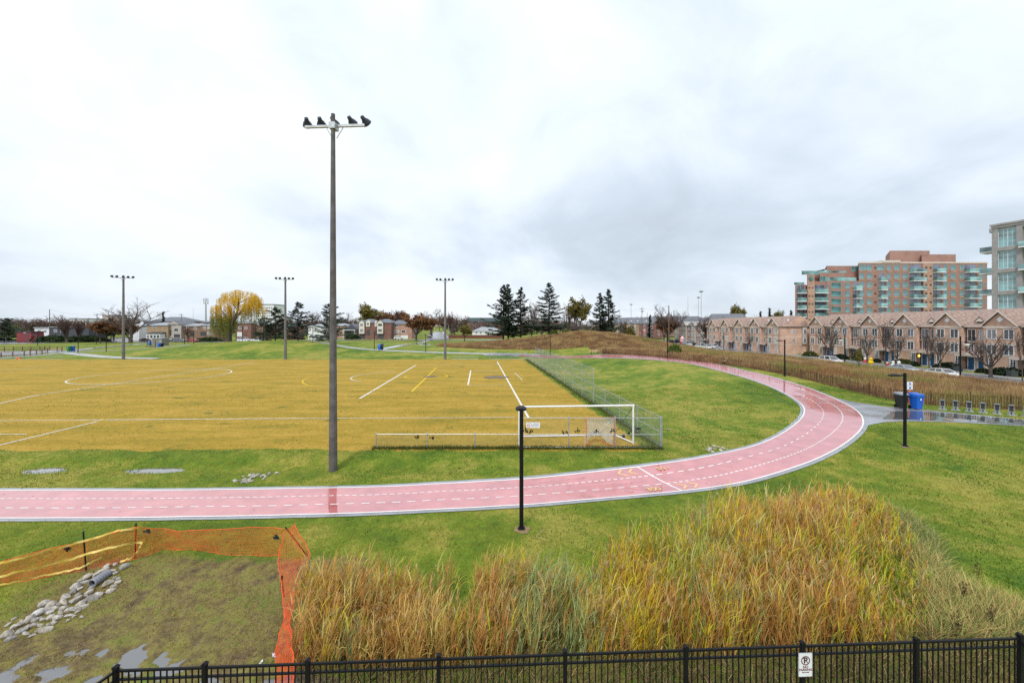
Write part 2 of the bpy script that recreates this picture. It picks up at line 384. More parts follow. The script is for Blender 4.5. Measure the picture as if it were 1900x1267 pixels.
# ------------------------------------------------------------------ surfaces laid on the ground
def smooth_line(pts, step=0.5):
    P = [Vector(p[:2]) for p in pts]; r = []
    for i in range(len(P) - 1):
        p0, p1, p2, p3 = P[max(i - 1, 0)], P[i], P[i + 1], P[min(i + 2, len(P) - 1)]
        n = max(2, int((p2 - p1).length / step))
        for k in range(n):
            t = k / n
            r.append(0.5 * ((2 * p1) + (p2 - p0) * t + (2 * p0 - 5 * p1 + 4 * p2 - p3) * t * t + (3 * p1 - p0 - 3 * p2 + p3) * t ** 3))
    r.append(P[-1]); return r
def tangents(cl):
    n = len(cl); return [(cl[min(i + 1, n - 1)] - cl[max(i - 1, 0)]).normalized() for i in range(n)]
def ribbon_mesh(name, cl, a, b, dz, mat, cross=4, thick=0.0):
    """strip along cl between the offsets a and b (numbers or per-point lists; + is left of travel), dz above the ground"""
    tg = tangents(cl); v = []; f = []
    A = a if isinstance(a, list) else [a] * len(cl); B = b if isinstance(b, list) else [b] * len(cl)
    for i, (p, t) in enumerate(zip(cl, tg)):
        n = Vector((-t.y, t.x))
        for k in range(cross + 1):
            q = p + n * (A[i] + (B[i] - A[i]) * k / cross); v.append((q.x, q.y, hg(q.x, q.y) + dz))
    m = cross + 1
    for i in range(len(cl) - 1):
        for k in range(cross): f.append((i * m + k, i * m + k + 1, (i + 1) * m + k + 1, (i + 1) * m + k))
    me = bpy.data.meshes.new(name); me.from_pydata(v, [], f); me.materials.append(mat); me.update()
    bm = bmesh.new(); bm.from_mesh(me); bmesh.ops.recalc_face_normals(bm, faces=bm.faces)
    if bm.faces and sum(x.normal.z for x in bm.faces) < 0: bmesh.ops.reverse_faces(bm, faces=bm.faces)
    bm.to_mesh(me); bm.free(); return me
def patch_mesh(name, poly, dz, mat, maxlen=1.0, flat=None):
    bm = bmesh.new(); f = bm.faces.new([bm.verts.new((p[0], p[1], 0)) for p in poly]); bmesh.ops.triangulate(bm, faces=[f])
    for _ in range(6):
        es = [x for x in bm.edges if x.calc_length() > maxlen]
        if not es: break
        bmesh.ops.subdivide_edges(bm, edges=es, cuts=1); bmesh.ops.triangulate(bm, faces=list(bm.faces))
    for x in bm.verts: x.co.z = flat if flat is not None else hg(x.co.x, x.co.y) + dz
    bmesh.ops.recalc_face_normals(bm, faces=bm.faces)
    if sum(x.normal.z for x in bm.faces) < 0: bmesh.ops.reverse_faces(bm, faces=bm.faces)
    me = bpy.data.meshes.new(name); bm.to_mesh(me); bm.free(); me.materials.append(mat); return me

def wet(name, col, col2, ior, crough, rough=0.6, scale=1.2, patch=0.25):
    m = material(name, col, rough=rough, scale=scale, col2=col2, bump=0.15, bscale=60)
    t = m.node_tree; p = t.nodes['Principled BSDF']; p.inputs['Coat Weight'].default_value = 1.0; p.inputs['Coat IOR'].default_value = ior; p.inputs['Coat Roughness'].default_value = crough
    tc = t.nodes.new('ShaderNodeTexCoord'); n = t.nodes.new('ShaderNodeTexNoise'); n.inputs['Scale'].default_value = 0.45; n.inputs['Detail'].default_value = 5; t.links.new(tc.outputs['Object'], n.inputs[0])
    r = t.nodes.new('ShaderNodeMapRange'); r.inputs[1].default_value = 0.4; r.inputs[2].default_value = 0.62; r.inputs[3].default_value = crough; r.inputs[4].default_value = crough + patch; t.links.new(n.outputs[0], r.inputs[0])
    t.links.new(r.outputs[0], p.inputs['Coat Roughness']); return m
m_track = wet('track_red', (0.54, 0.115, 0.115), (0.60, 0.165, 0.165), 2.8, 0.035, patch=0.13)
m_asph = wet('wet_asphalt', (0.21, 0.22, 0.245), (0.28, 0.29, 0.315), 1.85, 0.09)
m_road = wet('wet_road', (0.13, 0.13, 0.14), (0.20, 0.20, 0.21), 1.6, 0.15)
m_white = material('white_paint', (0.72, 0.72, 0.70), rough=0.5, var=0.06, scale=8)
m_fline = material('field_chalk', (0.66, 0.64, 0.56), rough=0.9, var=0.22, scale=6)
m_yline = material('field_yellow_paint', (0.62, 0.42, 0.02), rough=0.9, var=0.2, scale=6)
m_conc = wet('wet_concrete', (0.27, 0.265, 0.26), (0.38, 0.37, 0.36), 1.45, 0.25)
m_ytrack = material('track_yellow_paint', (0.70, 0.47, 0.24), rough=0.6, var=0.2, scale=14)
mw = bpy.data.materials.new('puddle_water'); mw.use_nodes = True; _p = mw.node_tree.nodes['Principled BSDF']
_p.inputs['Base Color'].default_value = (0.10, 0.10, 0.10, 1); _p.inputs['Roughness'].default_value = 0.015; _p.inputs['IOR'].default_value = 1.75; _p.inputs['Coat Weight'].default_value = 0.6; _p.inputs['Coat IOR'].default_value = 1.8
_t = mw.node_tree; _n = _t.nodes.new('ShaderNodeTexNoise'); _n.inputs['Scale'].default_value = 3.0; _b = _t.nodes.new('ShaderNodeBump'); _b.inputs['Strength'].default_value = 0.02; _b.inputs['Distance'].default_value = 0.02
_c = _t.nodes.new('ShaderNodeTexCoord'); _t.links.new(_c.outputs['Object'], _n.inputs[0]); _t.links.new(_n.outputs[0], _b.inputs['Height']); _t.links.new(_b.outputs[0], _p.inputs['Normal'])

TRACK_PX = [(-420, 934), (-200, 934), (0, 934), (300, 933.5), (613, 928), (800, 921), (980, 911.5), (1100, 902), (1235, 888.5), (1350, 868), (1455, 838), (1517, 806), (1543, 779), (1538, 757.5), (1507, 738), (1462, 718), (1410, 701), (1350, 685.5), (1290, 673), (1220, 665.5), (1140, 661)]
TP = [G(a, b) for a, b in TRACK_PX]
TP += [Vector((AX(1060, 88), 88.5, 0)), Vector((AX(985, 95), 95, 0)), Vector((AX(900, 97.5), 97.5, 0))]
TC = smooth_line(TP, 0.4); TT = tangents(TC)
tw = [1.42 + 0.38 * float(ss(18, 30, p.y)) for p in TC]      # half width
track = setp(obj('running_track', ribbon_mesh('running_track', TC, [-x - 0.22 for x in tw], [x + 0.22 for x in tw], 0.03, m_asph, 6)), 'wet red running track curving round the sports field', 'running track', kind='structure')
iend = max(i for i, p in enumerate(TC) if p.y < 96)
sub = slice(0, iend)
obj('track_surface', ribbon_mesh('track_surface', TC[sub], [-x for x in tw[sub]], [x for x in tw[sub]], 0.036, m_track, 6), track)
obj('edge_line', ribbon_mesh('edge_line', TC[sub], [x - 0.09 for x in tw[sub]], [x - 0.005 for x in tw[sub]], 0.041, m_white, 1), track)
obj('edge_line', ribbon_mesh('edge_line', TC[sub], [-x + 0.005 for x in tw[sub]], [-x + 0.09 for x in tw[sub]], 0.041, m_white, 1), track)
acc = [0.0]
for a, b in zip(TC[:-1], TC[1:]): acc.append(acc[-1] + (b - a).length)
def tpoint(s):
    i = min(max(int(np.searchsorted(acc, s)) - 1, 0), len(TC) - 2); u = (s - acc[i]) / (acc[i + 1] - acc[i])
    p = TC[i].lerp(TC[i + 1], u); t = TT[i].lerp(TT[i + 1], u).normalized(); return p, Vector((-t.y, t.x)), t, tw[i] * (1 - u) + tw[i + 1] * u
xl = G(1216, 893); s_cross = min(range(len(TC)), key=lambda i: (TC[i] - xl.xy).length); s_cross = acc[s_cross]
def dash(s0, s1, f, hw=0.035):
    r = []
    for s, k in ((s0, 1), (s0, -1), (s1, -1), (s1, 1)):
        p, n, t, w_ = tpoint(s); q = p + n * (w_ * f + hw * k); r.append((q.x, q.y, hg(q.x, q.y) + 0.042))
    return r
s_first = 3.0; s_last = acc[iend] * 0.92
dense = MB()
s = s_first
while s < s_last:
    f = 0.30 if s < s_cross else -0.34
    dense.quad(*dash(s, s + 0.21, f)); s += 0.345
o_ = dense.build('short_dash_line', m_white, track); setp(o_, kind='stuff')
s = s_first; cnt = 0
while s < s_last and cnt < 290:
    f = -0.34 if s < s_cross else 0.30
    MB().quad(*dash(s, s + 0.36, f)).build('lane_dash', m_white, track); s += 0.66 if s < 45 else 0.9; cnt += 1
# the start line across the lanes, numbers and chevrons
def track_xy(ds, f):
    p, n, t, w_ = tpoint(s_cross + ds); q = p + n * (w_ * f); return q
def strip(a, b, hw, name, mat, parent, dz=0.045):
    d = (b - a).normalized(); n = Vector((-d.y, d.x)) * hw; m = MB(); k = max(1, int((b - a).length / 0.5))
    for i in range(k):
        p, q = a.lerp(b, i / k), a.lerp(b, (i + 1) / k)
        m.quad(*[(v.x, v.y, hg(v.x, v.y) + dz) for v in (p - n, q - n, q + n, p + n)])
    return m.build(name, mat, parent)
strip(track_xy(-0.35, 0.97), track_xy(0.35, -0.97), 0.05, 'start_line', m_white, track)
def chevron(ds, f0, dirn, name='chevron'):
    for k in range(2):
        a = track_xy(ds + k * 0.62 * dirn - 0.0, f0 + 0.22); b = track_xy(ds + k * 0.62 * dirn + 0.36 * dirn, f0); c = track_xy(ds + k * 0.62 * dirn, f0 - 0.22)
        m = MB()
        for p, q in ((a, b), (b, c)):
            d = (q - p).normalized(); n = Vector((-d.y, d.x)) * 0.05
            m.quad(*[(v.x, v.y, hg(v.x, v.y) + (0.046 if p is a else 0.05)) for v in (p - n, q - n, q + n, p + n)])
        m.build(name, m_ytrack, track)
chevron(0.55, -0.66, 1); chevron(-0.75, 0.66, -1)
def text_mesh(txt, size, name, mat, extrude=0.0, bold=0.0):
    cu = bpy.data.curves.new(name, 'FONT'); cu.body = txt; cu.size = size; cu.align_x = 'CENTER'; cu.align_y = 'CENTER'; cu.extrude = extrude; cu.offset = bold
    o = bpy.data.objects.new(name, cu); C.objects.link(o); dg = bpy.context.evaluated_depsgraph_get()
    me = bpy.data.meshes.new_from_object(o.evaluated_get(dg)); C.objects.unlink(o); bpy.data.objects.remove(o); me.materials.clear(); me.materials.append(mat); return me
for txt, ds, f, flip in (('300', -0.85, -0.68, 0), ('150', 0.95, 0.66, math.pi)):
    q = track_xy(ds, f); p, n, t, w_ = tpoint(s_cross + ds); me = text_mesh(txt, 0.5, 'lane_number', m_ytrack, bold=0.012)
    obj('lane_number', me, track, (q.x, q.y, hg(q.x, q.y) + 0.055), (0, 0, math.atan2(t.y, t.x) + flip))

# paths
def pxpoly(pts): return [G(a, b) for a, b in pts]
lp = setp(obj('side_path', patch_mesh('side_path', pxpoly([(1548, 738), (1580, 745), (1640, 754.5), (1722, 761), (1800, 768.5), (1900, 779), (2060, 795), (2060, 803), (1900, 790.5), (1780, 784), (1690, 781.5), (1640, 783.5), (1612, 789), (1596, 799), (1578, 806)]), 0.022, m_asph, 1.2)), 'grey wet asphalt path joining the red track beside the bins', 'path', kind='structure')
def wob(pts, k=4, amp=0.16, seed=1):
    rr = random.Random(seed); r = []
    for i in range(len(pts)):
        a, b = Vector(pts[i][:2]), Vector(pts[(i + 1) % len(pts)][:2]); n = (b - a).orthogonal().normalized()
        for j in range(k): r.append(a.lerp(b, j / k) + n * rr.uniform(-amp, amp))
    return r
setp(obj('puddle', patch_mesh('puddle', wob(pxpoly([(1652, 764), (1700, 763.5), (1780, 768.5), (1900, 780.5), (1990, 790), (1960, 794), (1880, 787.5), (1770, 782), (1690, 779), (1640, 778)]), 4, 0.10), 0.032, mw, 0.8, flat=None)), 'long mirror-like puddle on the grey path in front of the bins', 'puddle', kind='structure')
def pathway(name, pxs, hw, mat, label, dz=0.05, step=1.5):
    cl = smooth_line([G(*p) if len(p) == 2 else Vector((AX(p[0], p[2]), p[2], 0)) for p in pxs], step)
    return setp(obj(name, ribbon_mesh(name, cl, -hw, hw, dz, mat, 3)), label, 'path', kind='structure')
pathway('park_path', [(1000, 0, 96.5), (900, 0, 98), (800, 0, 100.5), (704, 0, 104), (640, 0, 110), (560, 0, 128), (500, 0, 150)], 0.95, m_conc, 'pale path running behind the sports field past the blue bins')
pathway('park_path', [(704, 0, 105), (740, 0, 118), (775, 0, 145), (800, 0, 185)], 1.1, m_asph, 'wet dark path leading from the bins up to the far street')
pathway('park_path', [(-80, 668), (0, 664.5), (60, 660), (125, 654.5), (200, 650.5), (290, 645), (350, 640.5)], 1.3, m_conc, 'pale concrete path at the far side of the field towards the willow')
pathway('park_path', [(122, 655), (160, 659), (215, 663.5), (290, 665.5)], 1.1, m_conc, 'short pale path ending at the floodlight pole beyond the field')
pathway('park_path', [(118, 654), (165, 647), (230, 641), (330, 632)], 1.6, m_asph, 'grey puddled path crossing the lawn left of the willow')
setp(obj('parking_lot', patch_mesh('parking_lot', pxpoly([(-250, 640), (0, 639), (120, 636), (230, 634), (340, 630.5), (430, 629), (430, 625.5), (300, 626), (120, 628.5), (0, 632.5), (-250, 634)]), 0.10, m_road, 6)), 'grey wet road strip across the park lawn at far left', 'road', kind='structure')
setp(obj('dog_run_surface', patch_mesh('dog_run_surface', pxpoly([(-150, 652), (0, 652), (60, 651.5), (110, 648.5), (120, 652), (60, 657.5), (0, 660.5), (-150, 661)]), 0.07, m_road, 4)), 'grey gravel dog run inside the brown rail fence', 'path', kind='structure')

# streets
STX = 74.6
st_cl = [Vector((STX + 0.0 * y, y)) for y in np.arange(34, 262, 2.0)]
street = setp(obj('street', ribbon_mesh('street', st_cl, -5.2, 5.2, 0.03, m_road, 4)), 'wet grey street running past the brick townhouses', 'road', kind='structure')
setp(obj('pavement', ribbon_mesh('pavement', st_cl, -7.4, -5.9, 0.12, material('pavement_concrete', (0.36, 0.35, 0.34), rough=0.6), 2)), 'concrete pavement in front of the townhouses', 'pavement', kind='structure')
kerb = MB()
for a, b in zip(st_cl[:-1], st_cl[1:]):
    for off in (5.2, -5.35):
        kerb.box(a.x - off - 0.075, a.x - off + 0.075, a.y, b.y, hg(a.x - off, a.y) - 0.1, hg(a.x - off, a.y) + 0.15)
setp(kerb.build('kerb', material('kerb_concrete', (0.40, 0.40, 0.39))), 'pale kerb along the townhouse street', 'kerb', kind='structure')
setp(obj('cross_street', ribbon_mesh('cross_street', [Vector((x, 232 + 0.02 * x)) for x in np.arange(20, 130, 3.0)], -5, 5, 0.06, m_road, 3)), 'wet cross street behind the dry grass mound', 'road', kind='structure')
setp(obj('far_street', ribbon_mesh('far_street', [Vector((AX(806, 150) + (y - 190) * -0.178 - 6.0, y)) for y in np.arange(188, 420, 4.0)], -5.5, 5.5, 0.12, m_road, 3)), 'wet far street climbing away between autumn trees', 'road', kind='structure')
setp(obj('boundary_street', ribbon_mesh('boundary_street', [Vector((x, 181 + 0.0 * x)) for x in np.arange(-330, 14, 4.0)], -4.0, 4.0, 0.10, m_road, 3)), 'wet street in front of the far houses', 'road', kind='structure')

# ------------------------------------------------------------------ painted lines of the sports field
def fline(a, b, hw=0.06, mat=None, name='painted_line'): return strip(G(*a).xy, G(*b).xy, hw, name, mat or m_fline, ground, 0.022)
fline((922.5, 671), (981, 775.5), 0.10); fline((560, 776.5), (955, 774.5), 0.05); fline((140, 779.5), (560, 776.5), 0.065); fline((-60, 781), (140, 779.5), 0.045)
fline((667.5, 739.5), (771.5, 677.5), 0.11); fline((-260, 806), (70, 733), 0.085); fline((70, 733), (474, 672.5), 0.085)
fline((-60, 841), (182, 782), 0.075); fline((-60, 806), (50, 806), 0.05)
fline((873.5, 687.5), (868.5, 714.5), 0.10); fline((873.5, 688.5), (925, 689), 0.06); fline((868.5, 714.5), (944, 714.5), 0.03)
fline((780, 678), (925, 677), 0.04); fline((955, 692), (969, 705), 0.05); fline((0, 688), (92, 680), 0.06)
fline((182, 782), (440, 716), 0.055, m_yline); fline((440, 716), (606, 676.5), 0.055, m_yline); fline((764, 727), (809.5, 682.5), 0.12, m_yline)
fline((0, 708), (100, 696), 0.035, m_yline)
def ring(c, r, a0=0, a1=360, hw=0.07, mat=None, name='painted_circle'):
    m = MB(); k = 72
    for i in range(k):
        t0, t1 = R(a0 + (a1 - a0) * i / k), R(a0 + (a1 - a0) * (i + 1) / k)
        m.quad(*[(c.x + q * math.cos(t), c.y + q * math.sin(t), hg(c.x + q * math.cos(t), c.y + q * math.sin(t)) + 0.027) for t, q in ((t0, r - hw), (t1, r - hw), (t1, r + hw), (t0, r + hw))])
    return m.build(name, mat or m_fline, ground)
ring(Vector((-53.2, 59.8)), 9.15, hw=0.085); ring(G(791, 698.8), 3.05, hw=0.10, mat=m_yline)
ring(G(735, 698.5), 6.2, 108, 240, 0.07); ring(G(735, 698.5), 12.2, 118, 235, 0.09, m_yline); ring(Vector((-82, 63)), 9.5, -70, 40, 0.10, m_yline)
m_dirt = material('bare_dirt', (0.17, 0.125, 0.085), rough=0.95, var=0.25, scale=3, bump=0.4)
def dirt(px, py, rx, ry, label, seed=0, dz=0.016, mat=None):
    c = G(px, py); rr = random.Random(seed); pts = []
    for i in range(26):
        t = 2 * math.pi * i / 26; k = rr.uniform(0.72, 1.15); pts.append((c.x + rx * k * math.cos(t), c.y + ry * k * math.sin(t)))
    return setp(obj('dirt_patch', patch_mesh('dirt_patch', pts, dz, mat or m_dirt, 0.5), ground), label)
dirt(921, 700, 1.9, 1.7, None, 1, 0.03); dirt(798, 699, 0.9, 1.0, None, 2, 0.03); dirt(1222, 833, 0.4, 0.22, None, 3, 0.006); dirt(1679, 829, 0.28, 0.22, None, 4)
dirt(968, 983, 0.33, 0.3, None, 5, mat=material('dry_dirt', (0.24, 0.16, 0.085), var=0.25, scale=12))
# puddles in the swale and in the mud
for (xp, rx, lab) in ((-19.2, 2.4, 'long thin puddle in the green ditch beside the track'), (-25.3, 1.2, 'small puddle in the green ditch near the picture edge')):
    pts = [(xp + rx * math.cos(t), 21.9 + 0.9 * math.sin(t)) for t in np.linspace(0, 2 * math.pi, 30)[:-1]]
    setp(obj('puddle', patch_mesh('puddle', pts, 0, mw, 1.0, flat=hg(xp, 21.9) + 0.06)), lab, 'puddle', kind='structure')
setp(obj('mud_water', patch_mesh('mud_water', [(-16, 6.4), (-3.4, 6.4), (-3.4, 9.4), (-4.6, 11.1), (-8.6, 10.7), (-12, 10.3), (-16, 10.3)], 0, mw, 2.0, flat=-0.925)), 'shallow grey water standing in the muddy hollow', 'puddle', kind='structure')

# ------------------------------------------------------------------ grass blades, reeds and dry meadow as masses of blades
def palette(cols, n, jitter=0.18, weights=None):
    c = np.array(cols)[npr.choice(len(cols), n, p=weights)]; return np.clip(c * (1 + npr.normal(0, jitter, (n, 1))), 0.003, 0.9)
def blades(pos, h, wd, lean, col, segs=1, curve=0.0, az=None, tipcol=None):
    """one tapering blade per position: segs=1 is a triangle, more is a bent strip"""
    n = len(pos); az = npr.uniform(0, 2 * np.pi, n) if az is None else az
    d = np.stack([np.cos(az), np.sin(az), np.zeros(n)], 1); sd2 = npr.uniform(0, 2 * np.pi, n); sv = np.stack([np.cos(sd2), np.sin(sd2), np.zeros(n)], 1)
    V = []; T = []; Cc = []; rows = segs + 1
    for k in range(rows):
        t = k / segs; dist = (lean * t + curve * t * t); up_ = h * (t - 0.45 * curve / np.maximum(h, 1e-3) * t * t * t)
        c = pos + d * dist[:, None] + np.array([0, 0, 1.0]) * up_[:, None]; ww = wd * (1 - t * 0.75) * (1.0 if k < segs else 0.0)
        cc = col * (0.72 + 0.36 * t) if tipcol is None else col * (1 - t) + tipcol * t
        if k < segs:
            V += [c - sv * ww[:, None], c + sv * ww[:, None]]; Cc += [cc, cc]
        else: V += [c]; Cc += [cc]
    idx = np.arange(n)
    for k in range(segs - 1):
        a, b = 2 * k, 2 * k + 1; T += [np.stack([a * n + idx, b * n + idx, (b + 2) * n + idx], 1), np.stack([a * n + idx, (b + 2) * n + idx, (a + 2) * n + idx], 1)]
    a, b, c_ = 2 * (segs - 1), 2 * (segs - 1) + 1, 2 * segs
    T.append(np.stack([a * n + idx, b * n + idx, c_ * n + idx], 1))
    return np.concatenate(V), np.concatenate(T), np.concatenate(Cc)
def join(parts):
    V = []; T = []; Cc = []; o = 0
    for v, t, c in parts: V.append(v); T.append(t + o); Cc.append(c); o += len(v)
    return np.concatenate(V), np.concatenate(T), np.concatenate(Cc)
m_fol = vcol_material('blade_foliage', 0.6, 0.3)
tx_ = np.array([p.x for p in TC]); ty_ = np.array([p.y for p in TC])
def off_track(x, y, extra=0.25):
    r = np.ones(len(x), bool)
    for k in range(0, len(x), 20000):
        d = np.min((x[k:k + 20000, None] - tx_[None, ::3]) ** 2 + (y[k:k + 20000, None] - ty_[None, ::3]) ** 2, 1); r[k:k + 20000] = d > (1.95 + extra) ** 2
    return r
side_poly = [p for p in pxpoly([(1548, 738), (1640, 754), (1722, 760.5), (1900, 778.5), (2060, 794), (2060, 804), (1900, 791), (1780, 784.5), (1690, 782), (1640, 784), (1612, 789), (1596, 800), (1578, 807)])]
def inside(x, y, poly):
    r = np.zeros(len(x), bool); n = len(poly)
    for i in range(n):
        a, b = poly[i], poly[(i + 1) % n]
        c = ((a[1] > y) != (b[1] > y)) & (x < (b[0] - a[0]) * (y - a[1]) / (b[1] - a[1] + 1e-9) + a[0]); r ^= c
    return r
def scatter(y0, y1, n, xlim=1.36):
    y = np.sqrt(npr.uniform(y0 ** 2, y1 ** 2, n)); x = npr.uniform(-xlim, xlim, n) * y; return x, y
gp = []
for (y0, y1, n, hh, ww) in ((8.5, 16, 90000, 0.055, 0.010), (16, 27, 120000, 0.06, 0.014), (27, 46, 90000, 0.07, 0.022)):
    x, y = scatter(y0, y1, n); keep = off_track(x, y, -0.30) & ~inside(x, y, side_poly); fm = field_mask(x, y); mm = mud_mask(x, y)
    keep &= (fm < 0.5) | (npr.random(n) < 0.35); keep &= (mm < 0.5) | ((npr.random(n) < 0.55) & (hga(x, y) > -0.885)); keep &= meadow_mask(x, y) < 0.5
    x, y, fm, mm = x[keep], y[keep], fm[keep], mm[keep]; n = len(x)
    pn = vnoise(x, y, 0.5, 21, 4); pb = vnoise(x, y, 0.08, 4)
    g1 = np.array([0.076, 0.165, 0.010]); g2 = np.array([0.33, 0.315, 0.045]); gf = np.array([0.44, 0.285, 0.045]); gmud = np.array([0.22, 0.165, 0.06])
    t = np.clip((pn * 0.7 + pb * 0.3 - 0.41) / 0.15 + 0.25 * ss(30, 60, y) - 0.25 * np.exp(-((x - 1) / 5) ** 2) * (y < 15.5), 0, 1)[:, None]; col = g1 * (1 - t) + g2 * t
    col = np.where(fm[:, None] > 0.5, gf, col); md = (mm[:, None] > 0.5) & (npr.random((n, 1)) < 0.55); col = np.where(md, gmud, col); col = col * (1 + npr.normal(0, 0.2, (n, 1)))
    pos = np.stack([x, y, hga(x, y) - 0.005], 1); h = hh * npr.uniform(0.5, 1.3, n) * np.where(fm > 0.5, 0.6, 1.0); patchy = 0.7 + 0.7 * vnoise(x, y, 0.9, 33)
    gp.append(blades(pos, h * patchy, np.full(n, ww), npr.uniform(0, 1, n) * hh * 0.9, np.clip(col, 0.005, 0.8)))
# darker weed tufts standing up in the lawn
n = 60000; x, y = scatter(11, 48, n); k = (vnoise(x, y, 0.75, 61, 4) + 0.10 * vnoise(x, y, 5.0, 62, 1) > 0.655) & off_track(x, y, 0.0) & ~inside(x, y, side_poly) & (meadow_mask(x, y) < 0.3) & (mud_mask(x, y) < 0.5); x, y = x[k], y[k]; n = len(x); fm = field_mask(x, y); k = (fm < 0.3) | (npr.random(n) < 0.25); x, y = x[k], y[k]; n = len(x)
gp.append(blades(np.stack([x, y, hga(x, y)], 1), npr.uniform(0.05, 0.13, n), 0.010 + y * 0.0003, npr.uniform(0.0, 0.09, n), palette([(0.045, 0.105, 0.010), (0.065, 0.135, 0.012), (0.10, 0.17, 0.02)], n)))
# the taller grass along the chain link fence and the ditch, straw in the mud
n = 9000; x = npr.uniform(-8.5, 9.2, n); y = 24.35 + npr.normal(0, 0.16, n); pos = np.stack([x, y, hga(x, y)], 1); k = 0.35 + 0.9 * vnoise(x, y, 0.9, 2)
gp.append(blades(pos, 0.20 * k * npr.uniform(0.4, 1.3, n), np.full(n, 0.012), npr.uniform(0, 0.12, n), palette([(0.04, 0.085, 0.012), (0.07, 0.12, 0.015), (0.16, 0.13, 0.04)], n)))
n = 7000; y = npr.uniform(25, 88, n); x = fence_x(y) - 0.15 + npr.normal(0, 0.25, n); pos = np.stack([x, y, hga(x, y)], 1)
gp.append(blades(pos, 0.22 * npr.uniform(0.4, 1.2, n), np.full(n, 0.02), npr.uniform(0, 0.15, n), palette([(0.06, 0.11, 0.012), (0.10, 0.14, 0.018), (0.17, 0.14, 0.04)], n)))
V, T, Cc = join(gp)
setp(obj('grass', np_mesh('grass', V, T, m_fol, Cc)), 'short wet lawn grass around the track and field', 'grass', kind='stuff')
n = 900; x, y = scatter(9, 60, n); k = meadow_mask(x, y) < .5; x, y = x[k], y[k]; n = len(x)
pos = np.stack([x, y, hga(x, y) + .055], 1); az = npr.uniform(0, 2 * np.pi, n); a_ = np.stack([np.cos(az), np.sin(az), npr.normal(0, .2, n)], 1) * npr.uniform(.025, .05, n)[:, None]; b_ = np.stack([-np.sin(az), np.cos(az), npr.normal(0, .2, n)], 1) * npr.uniform(.015, .03, n)[:, None]; I = np.arange(n)
setp(obj('fallen_leaves', np_mesh('fallen_leaves', np.concatenate([pos - a_, pos + b_, pos + a_, pos - b_]), np.concatenate([np.stack([I, n + I, 2 * n + I], 1), np.stack([I, 2 * n + I, 3 * n + I], 1)]), m_fol, np.tile(palette([(.45, .24, .06), (.30, .14, .05), (.55, .36, .10), (.22, .11, .05)], n), (4, 1)))), 'small fallen autumn leaves scattered over lawn and track', 'leaves', kind='stuff')
n = 7000; x = npr.uniform(-14, -4.0, n); y = npr.uniform(7.4, 12.6, n); k = vnoise(x, y, 0.5, 40) + 0.12 * (x > -8) > 0.5; x, y = x[k], y[k]; n = len(x)
az = npr.uniform(0, 2 * np.pi, n); pos = np.stack([x, y, hga(x, y) + 0.02], 1)
v, t, c = blades(pos, npr.uniform(0.0, 0.05, n), np.full(n, 0.006), npr.uniform(0.08, 0.4, n), palette([(0.40, 0.27, 0.13), (0.24, 0.15, 0.07), (0.52, 0.38, 0.20)], n), az=az)
setp(obj('straw', np_mesh('straw', v, t, m_fol, c)), 'broken brown straw scattered over the wet mud', 'straw', kind='stuff')

# ------------------------------------------------------------------ reed bed
REED_PX = [(552, 1112), (640, 1112), (720, 1100), (800, 1098), (900, 1100), (1000, 1085), (1100, 1062), (1200, 1040), (1300, 1008), (1400, 985), (1500, 962), (1590, 950), (1660, 972), (1700, 1020), (1725, 1080), (1725, 1160), (1690, 1200), (1500, 1222), (1250, 1230), (1000, 1240), (760, 1250), (545, 1258)]
reed_poly = pxpoly(REED_PX)
def reed_points(n, poly):
    xs = np.array([p.x for p in poly]); ys = np.array([p.y for p in poly])
    x = npr.uniform(xs.min(), xs.max(), n * 3); y = npr.uniform(ys.min(), ys.max(), n * 3); k = inside(x, y, poly); return x[k][:n], y[k][:n]
x, y = reed_points(11500, reed_poly)
dn = vnoise(x, y, 0.8, 71); k = dn > 0.27 + 0.10 * (1 - ss(1000, 1150, CX + FPX * x / y)) + 0.16 * npr.random(len(x)); k &= npr.random(len(x)) > 0.8 * ss(1580, 1715, CX + FPX * x / y); x, y = x[k], y[k]; n = len(x)
pxx = CX + FPX * x / y
hz = hga(x, y)
def near_px(c, wd): return np.exp(-((pxx - c) / wd) ** 2)
tall = 1.22 + 0.16 * near_px(1080, 120) + 0.42 * ss(1150, 1350, pxx) - 0.95 * ss(1500, 1690, pxx) + 0.2 * near_px(590, 40)
clump_ = vnoise(x, y, 0.9, 72); hgt = tall * npr.uniform(0.5, 1.15, n) * (0.60 + 0.72 * clump_)
wts = np.stack([0.50 + 1.3 * (1 - ss(780, 980, pxx)) + 0.45 * ss(1250, 1400, pxx), 0.30 + 0.55 * ss(1300, 1450, pxx) - 0.3 * ss(1550, 1650, pxx) + 0.35 * (1 - ss(800, 1000, pxx)),
                0.14 + 0.9 * near_px(1040, 70) + 0.5 * near_px(1330, 60), 0.12 + 1.6 * near_px(1165, 55) + 0.9 * near_px(600, 30) + 0.7 * near_px(1350, 90) + 0.7 * ss(1480, 1600, pxx), 0.18 + 0.9 * ss(1480, 1620, pxx) + 0.5 * near_px(1250, 60)], 1)
wts[:, 1] += 0.9 * (1 - ss(10.6, 12.0, y)) * ss(1200, 1300, pxx); wts[:, 3:] *= (0.6 + 0.9 * ss(10.8, 12.5, y))[:, None]
wts *= 0.2 + 1.8 * np.stack([vnoise(x, y, 1.2, 80 + i) for i in range(5)], 1) ** 2
wts /= wts.sum(1, keepdims=True); ch = (npr.random(n)[:, None] > np.cumsum(wts, 1)).sum(1).clip(0, 4)
RC = np.array([(0.84, 0.53, 0.17), (0.64, 0.32, 0.10), (0.43, 0.50, 0.21), (0.93, 0.61, 0.05), (0.42, 0.49, 0.06)])
rcol = np.clip(RC[ch] * (1 + npr.normal(0, 0.2, (n, 1))), 0.01, 0.88)
